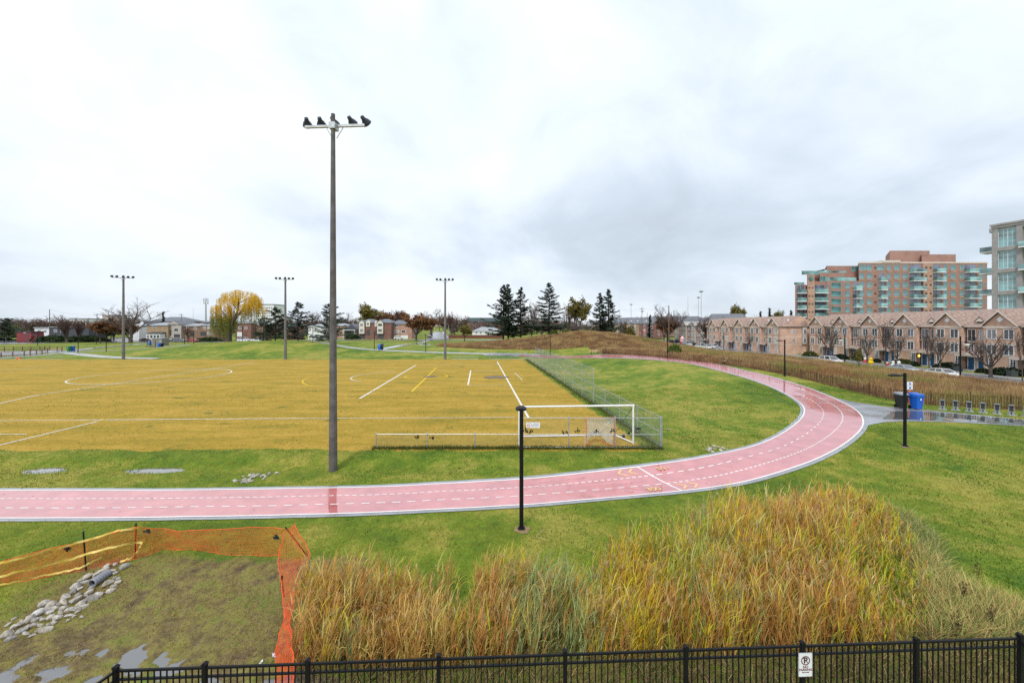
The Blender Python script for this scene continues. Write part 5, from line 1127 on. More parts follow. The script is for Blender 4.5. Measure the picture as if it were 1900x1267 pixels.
def rrect(w_, h_, r): return [(cx_ + r * math.cos(a), cz + r * math.sin(a)) for cx_, cz, a0 in ((w_ - r, h_ - r, 0), (-w_ + r, h_ - r, 90), (-w_ + r, -h_ + r, 180), (w_ - r, -h_ + r, 270)) for a in (R(a0), R(a0 + 30), R(a0 + 60), R(a0 + 90))]
MB().prism(rrect(sw, sh, .018), .004, 'y', -.002).build('panel', material('sign_sheet', (.72, .74, .78), rough=.35, var=.04), sg)
m_mar = material('sign_maroon', (.16, .015, .03), rough=.5, var=.05); m_ink = material('sign_black', (.015, .017, .02), rough=.5)
k = MB(); ro, ri, cz = .086, .069, .082
for i in range(32):
    t0, t1 = 2 * math.pi * i / 32, 2 * math.pi * (i + 1) / 32; k.add([(q * math.cos(t), -.0060, cz + q * math.sin(t)) for t, q in ((t0, ri), (t1, ri), (t1, ro), (t0, ro))], [(0, 1, 2, 3)])
d_ = .008; k.add([(-.058, -.0066, cz + .058 - d_ * 1.2), (-.058 + d_ * 1.2, -.0066, cz + .058), (.058, -.0066, cz - .058 + d_ * 1.2), (.058 - d_ * 1.2, -.0066, cz - .058)], [(0, 1, 2, 3)]); k.build('prohibition_ring', m_mar, sg)
k = MB(); rim = rrect(sw - .006, sh - .006, .014); rin = rrect(sw - .0085, sh - .0085, .013); nr = len(rim)
k.add([(a, -.0035, b) for a, b in rim] + [(a, -.0035, b) for a, b in rin], [(i, (i + 1) % nr, nr + (i + 1) % nr, nr + i) for i in range(nr)]); k.build('border_line', m_ink, sg)
for txt, sz, z, mt, bd in (('P', .15, cz - .003, m_ink, .005), ('NO', .068, -.042, m_mar, .002), ('PARKING', .060, -.093, m_mar, .002)):
    obj('lettering', text_mesh(txt, sz, 'lettering', mt, bold=bd), sg, (0, -.0045, z), (R(90), 0, 0))
k = MB(); k.quad((-.045, -.0045, -.147), (.045, -.0045, -.147), (.045, -.0045, -.135), (-.045, -.0045, -.135))
for s_ in (-1, 1): k.add([(s_ * .075, -.0045, -.141), (s_ * .045, -.0045, -.126), (s_ * .045, -.0045, -.156)], [(0, 1, 2)])
k.build('arrow', m_mar, sg)
# litter seen in the weeds
for px, py, c_, lab in ((1358, 1180, (.75, .08, .08), 'small red scrap of litter in the reeds'), (507, 1218, (.6, .65, .75), 'pale crumpled paper beside the orange mesh strip'), (484, 1231, (.65, .68, .72), 'second pale paper scrap nearer the black fence')):
    p = G(px, py); m = MB(); rr = random.Random(px)
    vs = [(rr.uniform(-.07, .07), rr.uniform(-.07, .07), rr.uniform(.35 if px > 1000 else 0, .45 if px > 1000 else .08)) for _ in range(7)]; m.add(vs, [(0, 1, 2), (2, 3, 4), (4, 5, 6), (6, 0, 3), (1, 4, 6)])
    setp(m.build('litter', material('litter_%d' % px, c_, rough=.6), None, p), lab, 'litter')
# ------------------------------------------------------------------ wheeled bins and their sign
def wheeled_bin(label, loc, rz, body, lid, s=1.0, group='wheeled bins along the paths'):
    o = thing('wheeled_bin', label, 'bin', loc, rz, group); o.scale = (s * .76, s * .76, s)
    MB().add([(-.27, -.30, .06), (.27, -.30, .06), (.27, .26, .06), (-.27, .26, .06), (-.36, -.38, 1.0), (.36, -.38, 1.0), (.36, .38, 1.0), (-.36, .38, 1.0)], [(0, 3, 2, 1), (4, 5, 6, 7), (0, 1, 5, 4), (1, 2, 6, 5), (2, 3, 7, 6), (3, 0, 4, 7)]).box(-.385, .385, -.405, .40, .86, .99).build('body', body, o)
    MB().add([(-.39, -.43, 1.01), (.39, -.43, 1.01), (.39, .40, 1.01), (-.39, .40, 1.01), (-.34, -.36, 1.10), (.34, -.36, 1.10), (.35, .38, 1.16), (-.35, .38, 1.16)], [(0, 3, 2, 1), (4, 5, 6, 7), (0, 1, 5, 4), (1, 2, 6, 5), (2, 3, 7, 6), (3, 0, 4, 7)]).build('lid', lid, o)
    MB().tube((-.3, .46, 1.02), (.3, .46, 1.02), .022, n=6).build('handle', body, o)
    for sx in (-1, 1): MB().lathe([(.02, -.035), (.13, -.035), (.13, .035), (.02, .035)], 12, (sx * .29, .30, .13), (1, 0, 0)).build('wheel', m_black, o)
    MB().quad((-.07, -.392 - .012, .68), (.07, -.392 - .012, .68), (.07, -.405 - .004, .80), (-.07, -.405 - .004, .80)).build('sticker', material('bin_sticker', (.75, .77, .8), rough=.5, var=.15, scale=30), o)
    return o
m_blue = material('bin_blue', (.012, .11, .50), rough=.4, var=.08, scale=5); m_bbk = material('bin_black', (.012, .013, .016), rough=.45, var=.15); m_bgl = material('bin_grey_lid', (.22, .23, .26), rough=.35, var=.1); m_grn = material('bin_green', (.02, .16, .06), rough=.45)
g = G(1700, 759); wheeled_bin('blue wheeled recycling bin beside the grey path and bike docks', g, .1, m_blue, m_blue, 1.16); g = G(1672, 757); wheeled_bin('black wheeled bin with grey lid behind the lamp post', g, -.1, m_bbk, m_bgl, 1.14)
bs = thing('bin_sign', 'orange post with white and blue recycling sign between the two bins', 'sign', G(1687.5, 754)); 
MB().box(-.05, .05, -.03, .03, 0, 1.45).build('post', m_or, bs)
for i, z in enumerate((1.45, 1.79)):
    p_ = MB().box(-.24, .24, -.045, -.032, z, z + .32).build('panel', MATS['sign_white'], bs); MB().box(-.07, .07, -.05, -.0465, z + .08, z + .24).build('symbol', m_blue, p_); MB().box(-.2, .2, -.05, -.0465, z + .02, z + .045).build('symbol', m_grey, p_)
for px, y, b_, lab, rz in ((704, 105, m_blue, 'blue bin standing at the path fork behind the field', 0), (709, 106, m_bbk, 'black bin beside the blue bin at the path fork behind the field', .3), (128, 114, m_grn, 'green bin beside the brown rail fence far across the field', 0), (135, 115, m_blue, 'blue bin next to the green bin far across the field', 0), (295, 131, m_blue, 'blue bin beside the pale path near the grey kiosk', 0), (300.5, 132, m_bbk, 'black bin with the blue bin near the grey kiosk', 0), (278, 150, m_blue, 'far blue bin in front of the grey kiosk', 0)):
    wheeled_bin(lab, GD(px, y), rz, b_, b_, 1.3)
# ------------------------------------------------------------------ bike docks
m_dock = material('dock_grey', (.26, .28, .29), rough=.45, var=.1, metallic=.2); m_dk = material('dock_dark', (.03, .032, .035), rough=.5)
def bike_dock(label, loc, rz, root=None):
    o = thing('bike_dock', label, 'bike dock', loc, rz, 'bike docks along the grey path'); o.scale = (.66, .66, 1.0)
    k = MB()
    for sx in (-1, 1): k.prism([(-.10, 0), (.10, 0), (.06, .72), (-.14, .78), (-.16, .70), (-.02, .62)], .05, 'x', sx * .19 - .025)
    k.box(-.21, .21, -.17, .03, .72, .80); k.build('frame', m_dock, o)
    MB().box(-.16, .16, -.02, .02, .28, .72).build('back_plate', m_dk, o); MB().box(-.17, .17, -.09, .09, .02, .28).build('base_block', m_dock, o); MB().box(-.05, .05, -.115, -.09, .06, .24).build('wheel_slot', m_dk, o)
    MB().box(-.36, .36, -.5, .35, .0, .03).build('floor_plate', m_galv, o)
    return o
dpx = [(1748.5, 762), (1773, 763.5), (1798, 766), (1823.5, 768), (1850, 770.5), (1876.5, 773), (1904, 776)]
labs = ('first bike dock, nearest to the blue bin', 'second bike dock from the blue bin', 'third bike dock from the blue bin', 'fourth bike dock from the blue bin', 'fifth bike dock from the blue bin', 'sixth bike dock from the blue bin', 'last bike dock, cut by the picture edge')
for (a, b), l_ in zip(dpx, labs):
    p = G(a, b - 0.5); p.y += .45; p.x = AX(a, p.y); p.z = hg(p.x, p.y) + .005; bike_dock(l_, p, -.75)
# ------------------------------------------------------------------ brown lath fence along the meadow
m_lath = material('brown_lath', (.105, .045, .028), rough=.9, var=.3, scale=3); m_spost = material('rusty_post', (.07, .04, .03), rough=.85)
cl = smooth_line([p + Vector((-.25, 0, 0)) for p in MEADOW_LINE], .13); snow = thing('lath_fence', 'long brown lath fence between the lawn and the dry meadow slope', 'fence', (cl[0].x, cl[0].y, 0)); ls_ = []; o0 = Vector((cl[0].x, cl[0].y, 0))
prev = None; dist = 0; npost = 0
for i, p in enumerate(cl):
    b = onground(p.x, p.y) - o0; lean = Vector((rnd.gauss(0, .03), rnd.gauss(0, .03), 0)); hh = 1.12 + rnd.uniform(-.05, .06)
    ls_.append(((b + Vector((0, 0, .04)))[:], (b + lean + Vector((0, 0, hh)))[:], .024, .022))
    if prev is not None:
        for z in (.25, .62, 1.0): ls_.append(((prev + Vector((0, 0, z)))[:], (b + Vector((0, 0, z)))[:], .006, .006))
    if i % 18 == 0: MB().tube(b - Vector((0, 0, .2)), b + lean + Vector((0, 0, 1.32)), .035, n=5).build('post', m_spost, snow)
    prev = b
k = obj('laths', segs_mesh('laths', ls_, m_lath, 3), snow); setp(k, kind='stuff')
# ------------------------------------------------------------------ benches
m_slat = material('bench_wood', (.50, .36, .20), rough=.6, var=.15, scale=6)
def bench(label, loc, rz):
    o = thing('park_bench', label, 'bench', loc, rz, 'wooden park benches')
    for i in range(4): MB().box(-.95, .95, -.22 + i * .12, -.12 + i * .12, .44, .48).build('seat_slat', m_slat, o)
    for i in range(4): MB().box(-.95, .95, .27 + i * .02, .30 + i * .02, .54 + i * .115, .64 + i * .115).build('back_slat', m_slat, o)
    for sx in (-.7, .7):
        MB().box(sx - .03, sx + .03, -.2, .26, .38, .44).box(sx - .03, sx + .03, -.2, -.14, 0, .38).box(sx - .03, sx + .03, .2, .26, 0, .38).prism([(.26, .38), (.31, .38), (.40, 1.0), (.36, 1.0)], .05, 'x', sx - .025).build('leg', m_black, o)
        MB().box(sx - .03, sx + .03, -.22, .28, .66, .70).build('armrest', m_black, o)
    return o
g = G(1343, 675); bench('pale wooden bench beside the track near the lath fence', g, -1.9); g = GD(1103, 87); bench('far pale wooden bench on the grass below the dry mound', g, math.pi)
# ------------------------------------------------------------------ brown rail fences of the dog run
m_rail = material('brown_rail', (.17, .085, .055), rough=.85, var=.25, scale=4)
def rail_fence(label, pxs, h=1.2):
    P = [G(a, b) for a, b in pxs]; o = thing('rail_fence', label, 'fence', P[0], group='brown rail fences of the dog run'); L0 = P[0]
    for p in P: MB().box(p.x - L0.x - .08, p.x - L0.x + .08, p.y - L0.y - .08, p.y - L0.y + .08, p.z - L0.z - .1, p.z - L0.z + h + .1).build('post', m_rail, o)
    for a, b in zip(P[:-1], P[1:]):
        for z in (.25, .65, h): MB().tube(a - L0 + Vector((0, 0, z)), b - L0 + Vector((0, 0, z)), .06, n=4).build('rail', m_rail, o)
    return o
rail_fence('nearer brown rail fence of the dog run at far left', [(-20, 664), (2, 663), (23.5, 662.5), (45, 661), (56, 659.5), (67.5, 658.5), (78, 657), (88.5, 656)])
rail_fence('farther brown rail fence of the dog run at far left', [(-12, 652), (8, 651.5), (25, 651), (41.5, 651), (57, 651), (74, 650.5), (83, 650), (92, 650), (106, 651), (115, 651.5)])

# ------------------------------------------------------------------ buildings
bk_town = brick_material('salmon_brick', (.56, .345, .25), (.50, .295, .21), (.54, .44, .36))
bk_red = brick_material('red_brick', (.20, .085, .068), (.165, .068, .055), (.24, .18, .16))
bk_brown = brick_material('brown_brick', (.20, .115, .075), (.25, .14, .09), (.28, .23, .19))
bk_tan = brick_material('tan_brick', (.37, .26, .15), (.33, .22, .12), (.38, .32, .25))
bk_pink = brick_material('pinkish_brick', (.42, .23, .17), (.38, .19, .14), (.42, .34, .3))
bk_condo = brick_material('condo_brick', (.365, .205, .16), (.33, .18, .14), (.36, .26, .22), .25, .09, var=.12)
bk_condo2 = brick_material('condo_pale_brick', (.47, .29, .205), (.43, .26, .185), (.44, .34, .27), .25, .09)
m_stone = material('pale_stone', (.44, .40, .36), rough=.85, var=.22, scale=3, bump=.4)
m_cream = material('cream_siding', (.66, .62, .52), rough=.6, var=.06, scale=2)
m_wht = material('white_siding', (.72, .73, .74), rough=.5, var=.05, scale=2)
m_dgrey = material('dark_grey_siding', (.06, .065, .075), rough=.7, var=.12)
m_shb = material('brown_shingle', (.30, .215, .18), rough=.95, var=.25, scale=2.2, bump=.5, bscale=9)
m_shg = material('grey_shingle', (.155, .165, .185), rough=.9, var=.2, scale=1.8, bump=.5, bscale=8)
m_shd = material('dark_green_roof', (.035, .06, .062), rough=.7, var=.2, scale=1.5)
m_shl = material('light_grey_roof', (.30, .32, .34), rough=.8, var=.15, scale=1.5)
m_trim = material('beige_trim', (.66, .58, .50), rough=.6, var=.08)
m_win = material('window_white', (.74, .75, .76), rough=.4, var=.04)
m_wgrey = material('window_grey', (.30, .32, .33), rough=.5, var=.06)
m_door = material('blue_door', (.022, .105, .24), rough=.4, var=.08, scale=4)
m_vent = material('dark_vent', (.10, .06, .05), rough=.8)
def glass_material(name, col, rough=.04, spec=.9, ior=1.6):
    m = material(name, col, rough=rough, var=.45, scale=.35, spec=spec, detail=1); p = m.node_tree.nodes['Principled BSDF']; p.inputs['IOR'].default_value = ior; return m
g_dark = glass_material('dark_glass', (.030, .034, .045)); g_teal = glass_material('teal_glass', (.10, .25, .255), rough=.05, ior=1.75); g_rail = glass_material('rail_glass', (.17, .32, .315), rough=.08, ior=1.6); g_blue = glass_material('grey_blue_glass', (.10, .13, .19), ior=1.8)
_t = g_dark.node_tree; _oi = _t.nodes.new('ShaderNodeObjectInfo'); _rp = _t.nodes.new('ShaderNodeValToRGB'); _rp.color_ramp.interpolation = 'CONSTANT'; _t.links.new(_oi.outputs['Random'], _rp.inputs[0]); _e = _rp.color_ramp.elements   # blinds and curtains differ from window to window
_e[0].color = (.03, .034, .045, 1); _e[1].position = .85; _e[1].color = (.42, .41, .38, 1)
for _q, _cc in ((.35, (.07, .08, .10, 1)), (.55, (.20, .21, .23, 1)), (.7, (.05, .045, .045, 1))): _k = _e.new(_q); _k.color = _cc
_t.links.new(_rp.outputs[0], _t.nodes['Principled BSDF'].inputs['Base Color'])
WCACHE = {}
def window(parent, u, z, w_, h_, v=0.0, nx=2, nz=4, frame=None, glass=None, fw=.10, bw=.035, proud=.06, name='window'):
    """a framed window on a wall whose face is the local plane y = v; the pane is recessed"""
    frame = frame or m_win; glass = glass or g_dark
    key = (round(w_, 2), round(h_, 2), nx, nz, frame.name, glass.name, fw)
    if key not in WCACHE:
        m = MB(); a, b = w_ / 2, h_ / 2
        m.box(-a, -a + fw, -proud, .0, -b, b).box(a - fw, a, -proud, .0, -b, b).box(-a + fw, a - fw, -proud, .0, b - fw, b).box(-a + fw, a - fw, -proud, .0, -b, -b + fw)
        for i in range(1, nx): x_ = -a + fw + (w_ - 2 * fw) * i / nx; m.box(x_ - (bw if i * 2 == nx else bw * .5), x_ + (bw if i * 2 == nx else bw * .5), -proud * .8, -.012, -b + fw, b - fw)
        for j in range(1, nz): z_ = -b + fw + (h_ - 2 * fw) * j / nz; m.box(-a + fw, a - fw, -proud * .7, -.014, z_ - bw * .45, z_ + bw * .45)
        WCACHE[key] = (m.mesh('window', frame), MB().quad((-a + fw * .6, -.010, -b + fw * .6), (a - fw * .6, -.010, -b + fw * .6), (a - fw * .6, -.010, b - fw * .6), (-a + fw * .6, -.010, b - fw * .6)).mesh('pane', glass))
    f, g_ = WCACHE[key]; o = obj(name, f, parent, (u, v, z)); obj('pane', g_, o); return o

# --- brick townhouses: one built unit, copied along each row
def townhouse_unit():
    o = thing('townhouse', 'townhouse', 'house', (0, 0, 0), 0); U = 8.6; E = 8.25
    MB().box(5.0, U, 0, 10.5, -.3, E).box(0, 5.0, -.9, 10.5, -.3, E).prism([(0.0, E), (5.0, E), (2.5, E + 2.55)], .2, 'y', -.9).build('wall', bk_town, o)
    r = MB(); e0 = -.55
    r.add([(0, e0, E - .02), (U, e0, E - .02), (U, 5.6, E + 3.25), (0, 5.6, E + 3.25), (0, 11.0, E + .1), (U, 11.0, E + .1), (0, e0, E - .16), (U, e0, E - .16)], [(0, 1, 2, 3), (3, 2, 5, 4), (0, 6, 7, 1)])
    # cross gable over the bay and the little dormer
    for (a, b, pk, yf, yb) in ((-.35, 5.35, 2.78, -1.25, 4.8), (6.1, 8.0, 1.75, .1, 3.4)):
        z0 = E if a < 0 else E + .75; mid = (a + b) / 2; zt = E + pk
        r.add([(a, yf, z0), (mid, yf, zt), (mid, yb, zt), (a, yb if a > 0 else 1.2, z0), (b, yf, z0), (b, yb if a > 0 else 1.2, z0)], [(0, 1, 2, 3), (1, 4, 5, 2)])
    rf = r.build('roof', m_shb, o)
    for x_, y_ in ((1.0, 2.6), (6.9, 3.9)): MB().box(x_ - .16, x_ + .16, y_ - .16, y_ + .16, E + 1.6 + (y_ - 2.6) * .5, E + 2.25 + (y_ - 2.6) * .5).build('roof_vent', m_wht, rf)
    t = MB()
    for s_ in (-1, 1):
        a, b = (2.5 + s_ * 2.85, E - .06), (2.5, E + 2.72); t.prism([a, b, (b[0], b[1] - .26), (a[0] - s_ * .22, a[1] - .02)], .10, 'y', -1.34)
    t.box(-.05, 5.05, -.99, -.905, E - .42, E - .10); t.box(5.05, U, -.66, -.56, E - .24, E - .02); t.build('gable_trim', m_trim, o)
    MB().prism([(2.5, E + .62), (3.0, E + 1.12), (2.5, E + 1.62), (2.0, E + 1.12)], .06, 'y', -.965).build('diamond_ornament', m_wht, o)
    MB().prism([(6.35, E + .80), (7.75, E + .80), (7.05, E + 1.52)], .05, 'y', .12).build('dormer_face', m_trim, o)
    t = MB()
    for z_ in (2.78,): t.box(.0, 5.0, -.93, -.903, z_, z_ + .16)
    t.build('band_course', m_trim, o)
    for u in (1.25, 3.75):
        window(o, u, 6.75, 1.5, 1.75, -.9); window(o, u, 3.95, 1.5, 1.75, -.9)
        MB().box(u - .95, u + .95, -.97, -.903, 4.86, 5.06).prism([(u - .2, 4.86), (u + .2, 4.86), (u + .26, 5.24), (u - .26, 5.24)], .05, 'y', -1.0).build('lintel', m_trim, o)
    window(o, 4.35, 1.45, .95, 2.0, -.9, 2, 5); MB().box(3.72, 4.98, -.97, -.903, 2.5, 2.68).build('lintel', m_trim, o); window(o, .8, 1.45, .75, 1.8, -.9, 2, 5)
    w1 = window(o, 5.95, 6.45, 1.45, 2.35, 0, 2, 1, fw=.12); window(o, 7.65, 6.6, .95, 1.9, 0, 2, 4); window(o, 5.85, 3.95, .95, 1.75, 0, 2, 4); window(o, 7.65, 3.95, .95, 1.75, 0, 2, 4)
    b_ = MB().box(5.1, 6.85, -.35, -.02, 5.12, 5.24).build('balcony', m_trim, o); rl = MB().box(5.1, 6.85, -.36, -.32, 6.05, 6.1)
    for i in range(12): rl.box(5.12 + i * .155, 5.14 + i * .155, -.35, -.33, 5.24, 6.05)
    rl.build('railing', m_black, b_)
    for u in (5.9, 7.55):
        MB().box(u - .62, u + .62, -.07, -.003, -.2, 2.35).build('door_surround', m_win, o); d_ = MB().box(u - .46, u + .46, -.10, -.072, -.15, 2.2).build('door', m_door, o); MB().box(u + .34, u + .38, -.15, -.10, .95, 1.05).build('handle', m_galv, d_)
    p_ = MB().add([(5.05, -1.75, 2.62), (U + .1, -1.75, 2.62), (U + .1, -.003, 3.3), (5.05, -.003, 3.3)], [(0, 1, 2, 3)]).prism([(5.9, 2.64), (7.7, 2.64), (6.8, 3.35)], 1.5, 'y', -1.85).build('porch_roof', m_shb, o)
    MB().box(5.05, U + .1, -1.80, -1.70, 2.46, 2.63).build('fascia', m_trim, p_); MB().prism([(6.1, 2.66), (7.5, 2.66), (6.8, 3.2)], .05, 'y', -1.91).build('pediment', m_trim, p_)
    MB().box(5.02, 5.12, -.12, -.02, -.2, E).build('downspout', m_vent, o); MB().box(4.6, 8.6, -1.5, -.12, -.35, -.10).build('doorstep', MATS['kerb_concrete'], o)
    return o
unit = townhouse_unit(); UNITS = []
X1, U0 = 86.9, 8.6
def base_z(x, y): return -.80
labs1 = ('brick townhouse cut by the right picture edge', 'brick townhouse behind the largest bare street tree', 'brick townhouse with the glowing porch lantern', 'brick townhouse behind the red wrapped street tree', 'brick townhouse behind the yellow yard figure', 'brick townhouse behind the black street lamp and small street tree', 'brick townhouse at the far end of the near row')
labs2 = ('brick townhouse at the near end of the far row, beside the blank end wall', 'second townhouse of the far row from its blank end wall', 'third townhouse of the far row from its blank end wall', 'fourth townhouse of the far row from its blank end wall', 'last townhouse of the far row before the grey roofs')
for i in range(7):
    y = 71.0 + 2.5 + U0 * (i - 1); o = unit if i == 0 else copy_tree(unit); o.location = (X1 + .9, y, -.8); o.rotation_euler = (0, 0, -math.pi / 2); setp(o, labs1[i], 'house', 'brick townhouses in the near row')
for i in range(5):
    y = 119.6 + U0 * i * 1.07; o = copy_tree(unit); o.location = (80.9, y, -1.0); o.rotation_euler = (0, 0, -math.pi / 2); o.scale = (-1.07, 1, 1); setp(o, labs2[i], 'house', 'brick townhouses in the far row')
# the blank end wall that closes the far row towards the viewer
ew = thing('end_wall', 'blank brick end wall of the far townhouse row with small white windows', 'house', (80.9, 119.1, -1.0))
MB().box(-.93, 11.0, -.25, .45, -.3, 8.25).prism([(-.5, 8.25), (10.9, 8.25), (5.6, 11.4)], .3, 'y', .14).build('wall', bk_town, ew)
MB().add([(-1.3, -.8, 8.2), (11.5, -.8, 8.2), (6.4, 4.6, 11.62), (4.8, 4.6, 11.62), (-.9, 4.6, 8.2), (11.3, 4.6, 8.2)], [(0, 1, 2, 3), (0, 3, 4), (1, 5, 2)]).prism([(5.0, 8.22), (7.1, 8.22), (6.05, 9.9)], 2.6, 'y', -.95).build('roof', m_shb, ew)
MB().box(-.93, 11.0, -.29, -.253, 5.0, 5.16).box(-.93, 11.0, -.29, -.253, 2.75, 2.9).build('band_course', m_trim, ew)
MB().box(5.4, 6.7, -.75, -.26, 3.0, 8.2).build('bay', m_stone, ew)
for z_ in (6.7, 4.0):
    for u in (3.0, 9.3): window(ew, u, z_, .9, 1.3, -.25, 2, 3)
    window(ew, 6.05, z_, .9, 1.5, -.75, 2, 3)
# roofline of the back side of the near row end
# --- grey roofed stone and brick rows farther along the street
def row_house(label, loc, rz, w_, d, E, rise, wall, roof, cols, group, front='gable'):
    o = thing('row_house', label, 'house', loc, rz, group); MB().box(0, w_, 0, d, -.4, E).build('wall', wall, o)
    rf = MB().add([(-.2, -.4, E), (w_ + .2, -.4, E), (w_ + .2, d + .4, E), (-.2, d + .4, E), (w_ * .12, d * .5, E + rise), (w_ * .88, d * .5, E + rise)], [(0, 1, 5, 4), (1, 2, 5), (2, 3, 4, 5), (3, 0, 4)]).build('roof', roof, o)
    if front == 'gable':
        MB().box(w_ * .1, w_ * .5, -.8, -.005, -.4, E).prism([(w_ * .06, E), (w_ * .54, E), (w_ * .3, E + 1.9)], 3.0, 'y', -.95).build('bay', m_stone, o)
    for z_ in (E - 1.3, E - 4.0, E - 6.6):
        for k, u in enumerate(cols): window(o, w_ * u, z_, 1.1, 1.5, -.8 if (front == 'gable' and .1 < u < .5) else 0, 2, 2)
    for u in (.3, .7): MB().box(w_ * u - .5, w_ * u + .5, d * .16, d * .22, E + rise * .34, E + rise * .50).build('skylight', m_wht, rf)
    return o
for i in range(4):
    y = 168 + 9.2 * (i + 1); row_house(('stone fronted row house just past the brown townhouses', 'second stone fronted row house under grey roofs', 'third stone fronted row house under grey roofs', 'last stone fronted row house near the corner')[i], (84, y, -1.0), -math.pi / 2, 9.2, 11, 8.4, 4.0, bk_pink, m_shg, (.2, .4, .65, .85), 'grey roofed row houses')
for i, (px, y) in enumerate(((1150, 262), (1172, 256), (1196, 250))):
    row_house(('tan row house behind the pine pair', 'middle tan house of the grey roofed corner row', 'brick corner house with grey hip roof and skylights')[i], (AX(px, y) - 3, y, 0.0), R(-14) if i == 2 else R(-8), 14 if i == 2 else 10, 12, 8.6, 4.2, bk_red if i == 2 else bk_tan, m_shg, (.2, .5, .8), 'grey roofed corner row', front='flat')
row_house('long grey roofed building behind the flat topped bare tree', (AX(1205, 290), 290, 0), 0, 44, 14, 10.5, 4.0, bk_brown, m_shg, (.1, .3, .5, .7, .9), None, front='flat')
row_house('grey hip roofed house showing above the brown townhouse roof', (AX(1318, 205), 205, -1), -.2, 20, 14, 9.5, 5.2, bk_brown, m_shg, (.2, .5, .8), None, front='flat')
# --- red brick apartment block
CY = 132.0
def cpx(zx): return AX(1450 + zx / 4.2222, CY)
def cz(zy): return AZ(400 + zy / 4.2222, CY)
condo = thing('apartment_block', 'large terraced red brick apartment block with green glass balconies', 'building', (cpx(105), CY, -1)); OX, OZ = cpx(105), -1
def lx(zx): return cpx(zx) - OX
def lz(zy): return cz(zy) - OZ
w = MB()
w.box(lx(105), lx(193), .6, 16, 0, lz(540)); w.box(lx(193), lx(247), -.4, 16, 0, lz(462)); w.box(lx(247), lx(352), .2, 16, 0, lz(515)); w.box(lx(352), lx(606), 0, 16, 0, lz(512)); w.box(lx(300), lx(606), 2.6, 16, 0, lz(440)); w.box(lx(230), lx(612), 4.4, 16, 0, lz(425))
w.box(lx(606), lx(1612), 0, 16, 0, lz(368)); w.box(lx(352), lx(606), 3.2, 16, 0, lz(383))
def slant(m_): m_.v = [(a + .80 * max(b, 0), b, c_) for a, b, c_ in m_.v]; return m_   # the block stands at an angle: its flanks run back obliquely
slant(w).build('wall', bk_condo, condo)
slant(MB().add([(lx(232), 4.3, lz(428)), (lx(340), 3.3, lz(408)), (lx(352), 3.1, lz(383)), (lx(352), 12, lz(383)), (lx(232), 12, lz(428))], [(0, 1, 2, 3, 4)]).box(lx(860), lx(1178), 3, 14, lz(368), lz(262)).box(lx(1108), lx(1377), 1.5, 13, lz(368), lz(298))).build('penthouse', bk_condo, condo)
MB().box(lx(600), lx(1618), -.12, .0, lz(374), lz(364)).box(lx(780), lx(925), -.3, 3, lz(366), lz(352)).build('cornice', m_trim, condo)
w = MB()
for a, b in ((195, 246), (1100, 1178)): w.box(lx(a), lx(b), -.75 if a < 300 else -.35, -.42 if a < 300 else -.003, 0, lz(470 if a < 300 else 372))
w.build('pale_pier', bk_condo2, condo)
rows = [408, 475, 543, 610, 677, 745, 812]; lrows = [503, 568, 632, 693, 755, 818]
m2 = 1 / 4.2222 / FPX * CY
def cwin(zx, zy, wz, hz_, v=0, nx=2, nz=1, fr=None): return window(condo, lx(zx) + .8 * max(v, 0), lz(zy), wz * m2, hz_ * m2, v, nx, nz, fr or m_wgrey, g_teal, .10, .04, .06)
for r_, zy in enumerate(rows):
    for zx in (628, 690, 840, 903, 968, 1285, 1345, 1410, 1560):
        if r_ == 0 and zx in (628, 690): zy2 = zy
        cwin(zx, zy - 2, 40 if zx in (628, 690, 903, 968, 1345) else 32, 44)
        MB().box(lx(zx - 19), lx(zx + 19), -.10, -.003, lz(zy + 34), lz(zy + 24)).build('spandrel', bk_condo2, condo)
    cwin(1600, zy, 12, 40)
balc_rows = rows
def balcony(a, b, zy, depth=1.5, v=0):
    o = MB().box(lx(a), lx(b), v - depth, v - .004, lz(zy + 44), lz(zy + 38)).build('balcony', m_wht, condo)
    MB().box(lx(a) + .05, lx(b) - .05, v - depth + .03, v - depth + .07, lz(zy + 38), lz(zy + 10)).box(lx(a), lx(a) + .05, v - depth + .07, v - .01, lz(zy + 38), lz(zy + 10)).box(lx(b) - .05, lx(b), v - depth + .07, v - .01, lz(zy + 38), lz(zy + 10)).build('glass_rail', g_rail, o)
    MB().box(lx(a) + .2, lx(b) - .2, v - .03, v - .006, lz(zy + 38), lz(zy - 22)).build('balcony_door', g_blue, o)
    MB().box((lx(a) + lx(b)) / 2 - .06, (lx(a) + lx(b)) / 2 + .06, v - .06, v - .032, lz(zy + 38), lz(zy - 22)).build('door_frame', m_wgrey, o)
for zy in rows:
    for a, b in ((757, 810), (1000, 1098), (1178, 1250), (1432, 1525)):
        if not (zy == rows[0] and a == 757): balcony(a, b, zy, 1.2 if a == 757 else 1.7)
cwin(775, 408, 56, 46)
for zy in rows:
    for zx in (735, 1125, 1160, ):
        MB().box(lx(zx - 8), lx(zx + 8), -.40 if zx > 1000 else -.04, -.352 if zx > 1000 else -.003, lz(zy + 8), lz(zy - 6)).build('vent', m_vent, condo)
for zy in lrows[1:]:
    balcony(127, 190, zy, 1.2, .6); balcony(247, 345, zy, 1.6, .2); cwin(358, zy - 10, 14, 44); window(condo, lx(428), lz(zy - 20), 80 * m2, 46 * m2, 0, 3, 1, m_wgrey, g_teal); cwin(515, zy - 18, 38, 46); balcony(557, 652, zy - 13, 1.5) if False else None
    for zx in (205, 230): MB().box(lx(zx - 6), lx(zx + 6), -.80, -.752, lz(zy + 6), lz(zy - 6)).build('vent', m_vent, condo)
for zy in rows[2:]: balcony(557, 605, zy, 1.5)
for zx in (320, 470): cwin(zx, 490, 44, 44, 2.6)
